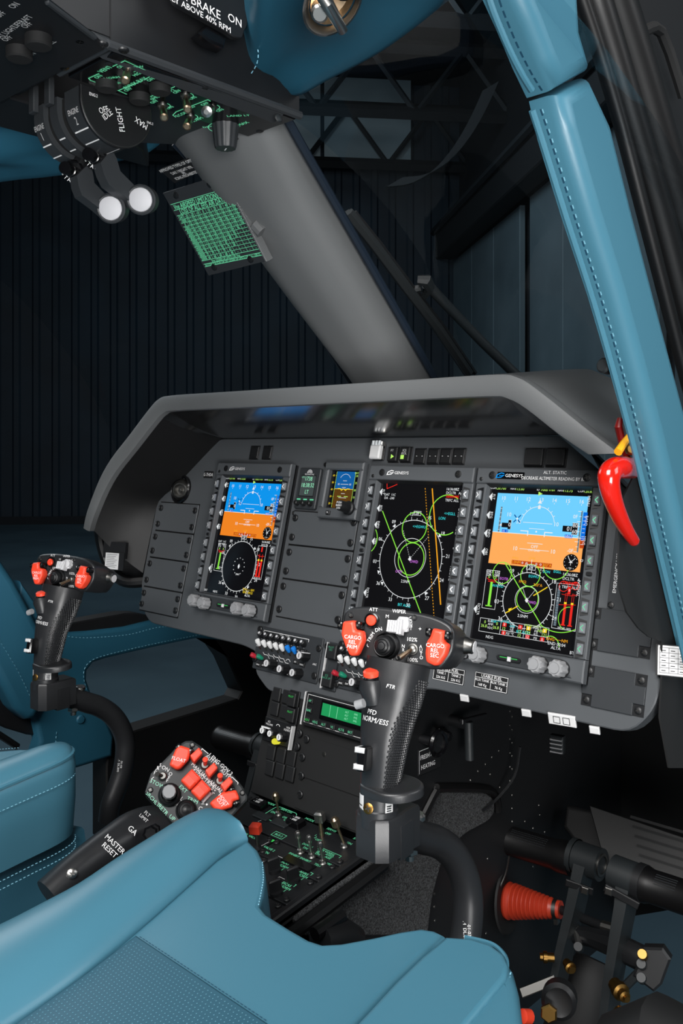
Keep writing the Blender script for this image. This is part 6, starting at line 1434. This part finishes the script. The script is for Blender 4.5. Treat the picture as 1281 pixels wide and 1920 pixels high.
def lever(xc, hub, knob, label, hand):
    X = QC.x + xc; h = pX(*hub, X); kn = pX(*knob, X + .012); t = thing('engine_lever', label, 'lever', T(*h))
    b = MB(); top = QF @ V((.012, -.02, xc)); b.tube([top, top.lerp(h, .5), h], [.007, .008, .010], 'black', 10)
    d = (kn - h).normalized(); w = V((1, 0, 0))
    A, B = h + V((.006, 0, 0)), kn + V((-.012, 0, 0)); mid = A.lerp(B, .45) + V((0, -.010, -.004))
    up2 = d.cross(w).normalized(); R = []
    for p, ww in ((A, .012), (A.lerp(mid, .5), .0135), (mid, .012), (mid.lerp(B, .6), .010), (B, .010)): R.append([p + w * .008 + up2 * ww, p - w * .008 + up2 * ww, p - w * .008 - up2 * ww, p + w * .008 - up2 * ww])
    b.loft(R, 'panel_dark'); part('arm', b, t)
    k = MB(); HM = frame(h + V((-.004, 0, 0)), (0, 1, 0), V((.55, -.75, -.1))); k.lathe(HM, [(0, -.012), (.0135, -.012), (.0135, .006), (.012, .008), (0, .008)], 'black_gloss', 24); k.lathe(HM, [(.0, .008), (.0072, .008), (.0072, .014), (.006, .0145), (.006, .021), (.0072, .0215), (.0072, .028), (0, .0285)], 'black_gloss', 18)
    for i, c in enumerate('START'): a = -158 + i * 27; k.text(HM @ T(.0102 * math.cos(rad(a)), .0102 * math.sin(rad(a)), .0083) @ RZ(a + 90), c, .0044, 'white')
    part('start_button', k, t, 'black button with START around it')
    k = MB(); KM = frame(kn, (0, 1, .3), V((.60, -.74, -.22))); k.lathe(KM, [(0, -.016), (.0148, -.016), (.016, -.012), (.016, .004), (.0175, .005), (.0175, .0085), (.0155, .010), (.014, .0095)], 'panel_dark', 28)
    o = part('knob', k, t); c = MB(); c.lathe(KM, [(.0140, .008), (.0135, .0108), (.0125, .0115), (0, .0118)], 'knob_white', 28); part('knob_cap', c, o, 'pale grey round cap')
lever(-.075, (144, 322), (212, 391), 'left engine lever with a round pale knob, hanging lower', 1); lever(-.044, (187, 297), (268, 375), 'right engine lever with a round pale knob, beside the airspeed card', 1)
# ---------------------------------------------------------------- placards on the post and console
A = [pY(300, 318, .745), pY(372, 292, .745)]; C_ = pY(330, 341, .775); 
M = frame(pY(346, 316, .758), A[1] - A[0], (A[1] - A[0]).cross(A[0] - C_) if (A[1] - A[0]).cross(A[0] - C_).y < 0 else -((A[1] - A[0]).cross(A[0] - C_)))
pq = lambda px, py: inf(px, py, M)
b = MB(); b.prism(M, [pq(300, 319), pq(371, 291), pq(389, 312), pq(328, 343)], -.002, .0008, 'black_text', .0002)
w_ = (V(pq(371, 291)) - V(pq(300, 319))).length
for s, px, py, h in (('APPROVED TYPES OF OPERATION', 338, 307, .0058), ('DAY / NIGHT VFR', 341, 318, .0056), ('IFR', 345, 323, .0050), ('ICING PROHIBITED', 350, 327.5, .0056)):
    x, y = pq(px, py); b.text(M @ T(0, 0, .0011), s, h, 'white', x, y, 0, 'C', .72)
solo('operations_placard', b, 'black placard lettered APPROVED TYPES OF OPERATION above the airspeed card', 'placard', M)
c0, c1, c2 = pY(305, 362, .770), pY(415, 328, .770), pY(500, 492, .832); up = (c1 - c2).normalized(); xx = (c1 - c0).normalized()
nn = xx.cross(up).normalized(); nn = nn if nn.y < 0 else -nn
VM = frame((c0 + c2) / 2, xx, nn); vq = lambda px, py, o=0: inf(px, py, VM, o)
vc = thing('airspeed_card', 'green lettered airspeed limitations card on a tilted dark plate beside the centre post', 'placard', VM)
b = MB(); W2, H2 = .0685, .068
cn = [vq(305, 362), vq(415, 328), vq(498, 490), vq(391, 517)]; b.prism(VM, cn, -.004, 0, 'panel_dark', .0006)
for p in ((330, 366), (394, 345), (402, 501), (470, 486)): screw(b, VM @ T(*vq(*p), 0), .0052, 'black', .002)
b.prism(VM, [vq(415, 328), vq(421, 330), vq(501, 490), vq(498, 490)], -.012, .001, 'shield', .0005)
e = [vq(484, 432), vq(484, 445)]; b.tube([VM @ V((*vq(470, 425), -.010)), VM @ V((*vq(484, 440), -.010))], .010, 'shield', 10)
part('plate', b, vc)
g = MB(); ux, uy = V(cn[1]) - V(cn[0]), V(cn[3]) - V(cn[0])
def G(s, t): p = V(cn[0]) + ux * s + uy * t; return (p.x, p.y)
ra = math.degrees(math.atan2(ux.y, ux.x)); SH_ = VM @ T(0, 0, .0006)
def tx(s, a, t, h, m='mint', wx=1.0): g.text(SH_, s, h, m, *G(a, t), ra, 'C', wx)
tx('Vne AIRSPEED LIMITATIONS - KIAS', .52, .180, .0070, 'mint', .78); tx('LOSS OF ALL EFIS AIR DATA', .50, .243, .0068, 'mint', .82)
for t in (.142, .213, .277, .822, .862, .892): g.line(SH_, [G(.03, t), G(.985, t)], .0006, 'mint')
hdr = ['OAT', '-25', '-20', '-10', '0', '10', '20', '30', '40', '50']; R0, RH = .278, .0418
for i, s in enumerate(hdr): tx(s, .085 + .0955 * i, R0 + .025, .0046, 'mint', .8)
alts = ['-1000', '0', '2000', '4000', '6000', '8000', '10000', '12000', '14000', '16000', '18000', '20000']; random.seed(3)
for r in range(12):
    y = R0 + .050 + .041 * r; g.rect(SH_ @ T(*G(0, 0)) @ RZ(ra) @ T(0, 0), 0, 0, 0, 0, 'mint') if 0 else None
    g.line(SH_, [G(.03, y), G(.985, y)], .00045, 'mint')
    tx(alts[r], .085, y + .021, .0042, 'mint', .8)
    for c in range(1, 10):
        v = 152 - max(0, r - 2) * 8 - max(0, c - 4) * max(0, r - 1) * 2 - max(0, r - 7) * 3
        dash = (r >= 5 and c > 9 - (r - 5) // 1 * .55 - (.6 if r > 4 else 0))
        tx('-' if dash else str(max(v, 48)), .085 + .0955 * c, y + .021, .0042, 'mint', .8)
for c in range(10): x = .0375 + .0955 * (c + 1); g.line(SH_, [G(x, R0), G(x, R0 + .050 + .041 * 12)], .0004, 'mint')
tx('Vne: LESSER OF LIMITS OR Vne', .42, .842, .0040, 'mint', .8); tx('AUTOROTATION OR OEI: LESSER OF LIMITS OR Vne - 10KTS', .5, .877, .0038, 'mint', .8)
part('table', g, vc)
# rotor brake plate on the console flank
M = frame(pX(400, 20, .185), (0, 1, 0), (1, 0, .15)); rq = lambda px, py: inf(px, py, M)
b = MB(); b.prism(M, roundpoly([rq(*p) for p in ((300, -70), (470, -70), (464, 50), (458, 58), (455, 72), (440, 70), (424, 58), (330, 6))], .004), -.006, 0, 'black', .001)
for s, px, py, h in (('ROTOR BRAKE', 350, -6, .0098), ('ONLY ABOVE 40% RPM', 368, 22, .0066), ('ON', 440, 38, .0092)): x, y = rq(px, py); b.text(M @ T(0, 0, .0004), s, h, 'white', x, y, -6, 'C', .9)
b.prism(M, [rq(380, 55), rq(400, 72), rq(428, 84), rq(432, 66), rq(395, 40)], -.02, -.006, 'black_gloss', .002)
solo('rotor_brake_plate', b, 'black plate lettered ONLY ABOVE 40% RPM and ON at the top edge', 'placard', M)
# ---------------------------------------------------------------- wiper outside the right windshield
WP, WN = (0, .86, 1.30), (0, .61, .79)
wq = lambda px, py, o=0: on(px, py, V(WP) + V(WN) * o, WN)
wp = thing('windshield_wiper', 'black wiper blade and slim arm parked outside the right windshield', 'wiper', T(*wq(960, 697)))
b = MB()
for o, dx, r in ((0, 0, .0085), (.010, 4, .006), (.018, -4, .0075), (.012, 11, .0045)): b.tube([wq(654 + dx, 398, o), wq(700 + dx, 455, o), wq(760 + dx, 535, o), wq(820 + dx, 612, o), wq(880 + dx, 700, o)], r, 'black' if dx else 'plate', 6)
part('blade', b, wp)
b = MB(); b.tube([wq(800, 532, .02), wq(812, 545, .022), wq(850, 585, .022), wq(905, 642, .022), wq(965, 700, .022), wq(990, 722, .022)], [.010, .009, .0085, .0085, .009, .009], 'plate', 12); part('arm', b, wp)
b = MB(); b.tube([wq(783, 525, .015), wq(800, 526, .02), wq(806, 540, .02), wq(796, 556, .015)], [.008, .011, .010, .006], 'plate', 8); b.tube([wq(770, 545, .01), wq(790, 540, .018)], .007, 'plate', 8); part('pivot', b, wp)
# ================================================================ RUDDER PEDALS AND FOOTWELL
mat('liner_black2', (9, 10, 11), 0.6)
def pedal(label, P0, P1, arm, YD, clamp):
    a, c = pY(*P0, YD), pY(*P1, YD); t = thing('rudder_pedal', label, 'pedal', T(*pY(*arm[-1], YD)))
    d = (c - a).normalized(); b = MB(); L = (c - a).length
    b.tube([a, a + d * .004, a + d * .012, a + d * .02, c - d * .03, c - d * .022, c], [.018, .0235, .025, .0225, .0225, .0245, .0245], 'rubber', 22); b.lathe(frame(a, CU, -d), [(.017, 0), (.010, .002), (0, .002)], 'cabin_black', 18)
    part('foot_bar', b, t, smooth=45)
    g = MB()
    for i in range(26):
        for j in range(5):
            an = rad(35 + 9 * j); f = frame(a + d * (.03 + (L - .07) * i / 25), d, CU); p = f @ V((0, -.0228 * math.cos(an), .0228 * math.sin(an))); g.add([p, p + d * .0016, p + d * .0008 + CU * .0014], [(0, 1, 2)], 'panel_dark')
    part('grip_tape', g, t)
    return t, a, c, d
YD1, YD2 = 1.24, 1.20
t, a, c, d = pedal('left pedal of the near pair, its black bar reaching towards the carpet', (936, 1570), (1075, 1612), ((1100, 1612), (1036, 1850)), YD1, 0)
def arm(t, pts, Y, label, w=.012, dp=.020):
    P = [pY(px, py, Y - .012 * i) for i, (px, py) in enumerate(pts)]; R = []
    for i, p in enumerate(P):
        k = 1.0 - .12 * i; R.append([p + V((w * k, -dp, 0)), p + V((-w * k * .6, -dp, 0)), p + V((-w * k, dp * .2, 0)), p + V((-w * k, dp, 0)), p + V((w * k, dp, 0))])
    b = MB(); b.loft(R, 'plate'); part('arm', b, t); return P
PED1 = t
P = arm(t, ((1098, 1602), (1090, 1640), (1075, 1710), (1058, 1780), (1040, 1870)), YD1, '')
b = MB(); h0 = pY(1082, 1606, YD1); h1 = pY(1128, 1622, YD1); b.tube([h0, h1], .0235, 'plate', 20); hd = (h1 - h0).normalized(); b.lathe(frame(h1, CU, hd), [(.0165, 0), (.0165, .002), (.0130, .002), (.0130, -.004), (0, -.004)], 'steel', 20); b.lathe(frame(h0, CU, -hd), [(.0255, 0), (.0255, .008), (.02, .010), (0, .010)], 'plate', 20); part('hub', b, t)
b = MB(); q = pY(1087, 1662, YD1 - .03); b.box(frame(q, (1, .1, -.15), (.3, -1, 0)), .040, .010, .004, 'black', .001); b.box(frame(q + V((.012, -.006, .001)), (1, .1, -.15), (.3, -1, 0)), .010, .010, .004, 'steel', .001); part('clamp', b, t)
for px, py, y in ((1026, 1795, 1.15), (1068, 1812, 1.15)):
    k = MB(); q = pY(px, py, y); k.lathe(frame(q, CU, (-.8 if px < 1050 else .8, -.6, 0)), [(0, -.010), (.006, -.010), (.006, 0), (.008, 0), (.008, .005), (.005, .006), (.005, .010), (0, .010)], 'brass', 12); part('bolt', k, t, 'brass bolt')
t, a, c, d = pedal('right pedal of the near pair, cut by the right edge of the picture', (1196, 1653), (1330, 1698), ((1160, 1650), (1140, 1900)), YD2, 0)
P = arm(t, ((1176, 1648), (1172, 1690), (1160, 1760), (1148, 1840), (1138, 1930)), YD2, '')
b = MB(); h0 = pY(1150, 1634, YD2); h1 = pY(1196, 1652, YD2); b.tube([h0, h1], .0235, 'plate', 20); hd = (h1 - h0).normalized(); b.lathe(frame(h1, CU, hd), [(.0255, 0), (.0255, .010), (.02, .012), (0, .012)], 'black', 20); part('hub', b, t)
b = MB(); q = pY(1166, 1680, YD2 - .03); b.box(frame(q, (1, .1, -.35), (.3, -1, 0)), .048, .010, .004, 'black', .001); b.box(frame(q + V((-.016, -.006, .004)), (1, .1, -.15), (.3, -1, 0)), .010, .010, .004, 'steel', .001); part('clamp', b, t)
for px, py, y in ((1163, 1858, 1.13), (1172, 1912, 1.10)):
    k = MB(); q = pY(px, py, y); k.lathe(frame(q, CU, (.8, -.6, 0)), [(0, -.016), (.009, -.016), (.009, -.004), (.0115, -.004), (.0115, .004), (.0075, .006), (.0075, .014), (.004, .015), (.004, .02), (0, .02)], 'brass', 12); part('bolt', k, t, 'brass bolt')
# rubber bellows on the keel wall and its control rod
p0 = pX(952, 1688, .128); p1 = pY(1052, 1706, p0.y + .015); ax = (p1 - p0).normalized(); L = (p1 - p0).length
bl = thing('bellows', 'orange red ribbed rubber bellows on the dark keel wall', 'bellows', T(*p0)); BMx = frame(p0, CU, ax)
prof = [(0, .0), (.027, .0), (.028, .004), (.024, .007)]; n = 10
for i in range(n):
    z0 = .009 + (L - .022) * i / n; r = .0265 - .012 * i / n; prof += [(r * .86, z0), (r, z0 + (L - .022) / n * .35), (r, z0 + (L - .022) / n * .65)]
prof += [(.013, L - .012), (.013, L), (0, L)]
b = MB(); b.lathe(BMx, prof, 'boot', 36); part('boot', b, bl, smooth=50)
b = MB(); b.lathe(BMx @ T(0, 0, L - .011), [(.0142, 0), (.0142, .006), (.0135, .006), (.0135, 0)], 'steel', 20); b.box(BMx @ T(-.016, .002, L - .011), .010, .010, .007, 'steel', .001); part('hose_clamp', b, bl, 'metal hose clamp')
b = MB(); b.lathe(BMx @ T(0, 0, -.012), [(.050, .012), (.048, .015), (.036, .016), (.028, .012)], 'cabin_black', 40); part('flange', b, bl)
cr = thing('control_rod', 'thin black pedal control rod with steel ends running from the bellows', 'rod', T(*p1))
e1 = pY(1135, 1738, 1.22); b = MB(); b.tube([p1, p1.lerp(e1, .5), e1], .0065, 'black', 12); part('rod', b, cr)
b = MB(); b.tube([pY(1130, 1736, 1.22), pY(1150, 1742, 1.22)], .008, 'steel', 10); part('rod_end', b, cr, 'steel rod end')
lk = thing('pedal_linkage', 'black bellcrank and clevis joining the two near pedal arms', 'linkage', T(*pY(1130, 1770, 1.2)))
b = MB(); b.tube([pY(1075, 1752, 1.22), pY(1110, 1757, 1.22), pY(1150, 1770, 1.2), pY(1200, 1795, 1.18), pY(1222, 1806, 1.18)], [.012, .014, .017, .017, .015], 'black', 10); part('crank', b, lk)
b = MB(); b.prism(frame(pY(1226, 1805, 1.17), (.8, .3, -.3), (.3, -.9, .25)), [(-.018, -.028), (.012, -.032), (.018, -.018), (.018, .016), (.004, .024), (-.018, .012)], -.02, .006, 'black', .003); part('clevis', b, lk)
for px, py, m in ((1205, 1790, 'brass'), (1203, 1808, 'plate'), (1203, 1834, 'plate'), (1085, 1776, 'plate')):
    k = MB(); q = pY(px, py, 1.155); k.lathe(frame(q, (1, 0, 0), (.2, -.7, .6)), [(0, -.01), (.006, -.01), (.006, 0), (.007, .001), (.006, .004), (0, .004)], m, 14); part('bolt', k, lk)
b = MB(); b.tube([pY(1200, 1822, 1.16), pY(1172, 1850, 1.16)], .006, 'plate', 8); part('link', b, lk)
b = MB(); b.tube([pY(1080, 1700, 1.23), pY(1080, 1740, 1.22), pY(1086, 1772, 1.2)], .005, 'silver', 8); part('spring', b, lk, 'bright steel spring')
# dark housings
tq = thing('torque_tube', 'dark pedal torque tube housing at the bottom right, with a brass bolt', 'housing', T(*pY(1080, 1880, 1.08)))
b = MB(); b.tube([pY(1118, 1800, 1.30), pY(1104, 1850, 1.28), pY(1085, 1950, 1.25)], [.030, .045, .055], 'cabin_black', 20); part('housing', b, tq, smooth=60)
b = MB(); q = pY(1048, 1878, 1.02); b.lathe(frame(q, CU, (.4, -.85, .2)), [(0, -.02), (.022, -.02), (.022, 0), (.017, .004), (.012, .002), (0, .002)], 'black', 24); part('end_cap', b, tq)
k = MB(); q = pY(1030, 1898, 1.0); k.lathe(frame(q, CU, (.4, -.85, .2)), [(0, 0), (.011, 0), (.011, .006), (.009, .008), (0, .008)], 'brass', 6); part('bolt', k, tq, 'brass bolt')
k = MB(); q = pY(994, 1906, 1.0); k.lathe(frame(q, CU, (-.3, -.85, .3)), [(0, 0), (.0085, 0), (.0085, .012), (.005, .014), (0, .014)], 'red', 12); part('cap_nut', k, tq, 'red cap')
k = MB(); k.box(frame(pY(1010, 1850, 1.05), (.75, 0, .65), (.2, -.8, .5)), .050, .012, .004, 'steel', .001); part('bracket', k, tq, 'steel bracket')
b = MB(); b.tube([pY(1290, 1990, .95), pY(1250, 1960, .95), pY(1180, 1990, .95)], .05, 'cabin_black', 16); solo('floor_boot', b, 'black rounded boot cut by the bottom right corner', 'boot', T(*pY(1250, 1960, .95)))
b = MB(); P3 = [pY(px, py, 1.35) for px, py in ((1105, 1510), (1300, 1580), (1300, 1660), (1200, 1640), (1140, 1640))]
vm = frame(P3[0], P3[1] - P3[0], V((.25, -.85, .45))); vp = [inf(px, py, vm) for px, py in ((1105, 1510), (1400, 1610), (1400, 1740), (1200, 1660), (1140, 1640))]
b.prism(vm, vp, -.006, 0, 'liner_black2', .001)
for i in range(5): b.line(vm @ T(0, 0, .0006), [inf(1182 + 4 * i, 1531 + 18 * i, vm), inf(1390, 1592 + 18 * i, vm)], .0042, 'black_matt')
solo('heel_plate', b, 'dark grey slotted plate behind the near right pedal', 'plate', vm)
b = MB(); P3 = frame(pY(1085, 1560, 1.36), (1, .1, -.25), (.2, -.9, .35)); hp = [inf(px, py, P3) for px, py in ((1062, 1510), (1120, 1525), (1168, 1600), (1150, 1610), (1130, 1612), (1085, 1590), (1056, 1550))]; b.prism(P3, hp, -.05, 0, 'cabin_black', .006, 3)
b.prism(P3, [inf(px, py, P3) for px, py in ((1113, 1530), (1135, 1522), (1172, 1590), (1140, 1608))], -.02, .012, 'plate', .004); solo('heater_outlet', b, 'dark moulded outlet above the near pedals', 'outlet', P3)
b = MB(); b.tube(spline([pX(975, 1400, .16), pX(965, 1455, .155), pX(930, 1500, .14), pX(905, 1520, .135)], 4), .0022, 'black', 6); solo('cable', b, 'thin loose black cable looping down the dark keel wall', 'cable', T(*pX(975, 1400, .16)))
b = MB(); b.tube(spline([pX(955, 1605, .14), pX(948, 1640, .135), pX(932, 1676, .13)], 4), .0014, 'steel', 6); solo('cable', b, 'thin bright wire curving down above the red bellows', 'cable', T(*pX(955, 1605, .14)))
# fixings along the lower edge of the panel
for i, (px, py, w_, lab) in enumerate(((872, 1308, .012, 'first'), (988, 1336, .012, 'second'), (1116, 1368, .012, 'third'), (1055, 1349, .034, 'wide'))):
    q = pY(px, py, .955); M = frame(q, (1, 0, 0), (.1, -.85, -.2)); b = MB(); b.box(M, w_, .009 if w_ < .02 else .014, .003, 'label_grey', .001)
    if w_ > .02:
        for k in range(2): b.line(M @ T(-.006 + .012 * k, 0, .0032), rrect(.008, .008), .0008, 'plate', True)
    solo('edge_clip' if w_ < .02 else 'part_label', b, {'first': 'small silver clip under the panel edge just right of the near grip', 'second': 'small silver clip under the panel edge between the pale label and the near grip', 'third': 'small silver clip under the panel edge right of the pale label', 'wide': 'pale rectangular label hanging under the lower edge of the panel'}[lab], 'clip' if w_ < .02 else 'label', M)
q = pY(1048, 1393, 1.2); M = frame(q, (1, .1, 0), (.2, -1, 0)); b = MB(); b.box(M, .02, .026, .012, 'plate', .002); 
for i in range(4): b.box(M @ T(0, -.010 + .006 * i, .010), .018, .0022, .005, 'knob_grey', .0005)
solo('connector', b, 'small grey ribbed connector under the panel above the pedals', 'connector', M)

far = TM[PED1.name].translation + pY(452, 1392, 1.24) - pY(1015, 1592, 1.24)
dup(PED1, T(*far), 'pedal of the far pair, dim in the dark left of the pedestal')
# seat latch on the floor beside the console
b = MB(); b.tube([pX(590, 1752, .19), pX(642, 1716, .19)], .008, 'black_gloss', 10); b.tube([pX(600, 1765, .19), pX(640, 1752, .19), pX(668, 1760, .19)], [.018, .020, .014], 'black', 12)
solo('seat_latch', b, 'black latch lever showing in the cut-out of the near seat', 'latch', T(*pX(620, 1755, .19)))
# ================================================================ CAMERA AND LIGHT
cam = bpy.data.cameras.new('camera'); co = bpy.data.objects.new('camera', cam); COL.objects.link(co)
cam.sensor_fit = 'VERTICAL'; cam.sensor_height = 36; cam.lens = FPX / 1920 * 36; cam.shift_y = (HZ - 960) / 1920
cam.clip_start = 0.02; cam.clip_end = 200
co.location = CAM; co.rotation_euler = (PI / 2, 0, PSI); SC.camera = co
def area(name, loc, target, size, power, color=(1, 1, 1), sy=None, spread=180):
    l = bpy.data.lights.new(name, 'AREA'); l.energy = power; l.color = color; l.shape = 'RECTANGLE'; l.size = size; l.size_y = sy or size; l.spread = rad(spread)
    o = bpy.data.objects.new(name, l); COL.objects.link(o); o.location = loc
    o.rotation_euler = (V(target) - V(loc)).to_track_quat('-Z', 'Y').to_euler()
    return o
area('key_rear', (1.35, -2.1, 2.95), (0.1, .7, .5), 2.0, 232, (1, .985, .97))  # added key light, unseen, for the soft light from right rear
area('fill_low', (2.3, -.9, .35), (-.05, .58, 1.22), 1.0, 15, (1, .99, .98), spread=70)  # added unseen fill that brightens the overhead console
area('fill_side', (2.8, 1.4, 2.0), (0.2, .8, .6), 1.3, 26, (.96, .98, 1))  # added unseen fill from the right side
area('fill_left', (-2.6, .9, 2.2), (0, .9, .6), 1.4, 22, (.9, .96, 1))  # added unseen fill from the left side
area('hangar_fill', HP(-3.5, 9, 7.6), HP(-3.5, 13, 0), 3.0, 13, (.75, .9, 1))  # added unseen light that lifts the navy front wall
area('hangar_fill', HP(0, 9, 6.5), HP(4, 11.5, 3), 1.6, 115, (.8, .93, 1))  # added unseen light that brightens the door leaves
area('hangar_fill', HP(-6, 3, 7.6), HP(-6, 4, 0), 3.0, 95, (.75, .9, 1))  # added unseen light for the floor left of the aircraft
w = bpy.data.worlds.new('hangar_gloom'); SC.world = w; w.use_nodes = True
bg = w.node_tree.nodes['Background']; bg.inputs[0].default_value = (.35, .55, .75, 1); bg.inputs[1].default_value = 0.04
vs = SC.view_settings; vs.view_transform = 'Standard'; vs.look = 'None'; vs.exposure = 0; vs.gamma = 1; vs.use_curve_mapping = False
SC.cycles.use_denoising = True
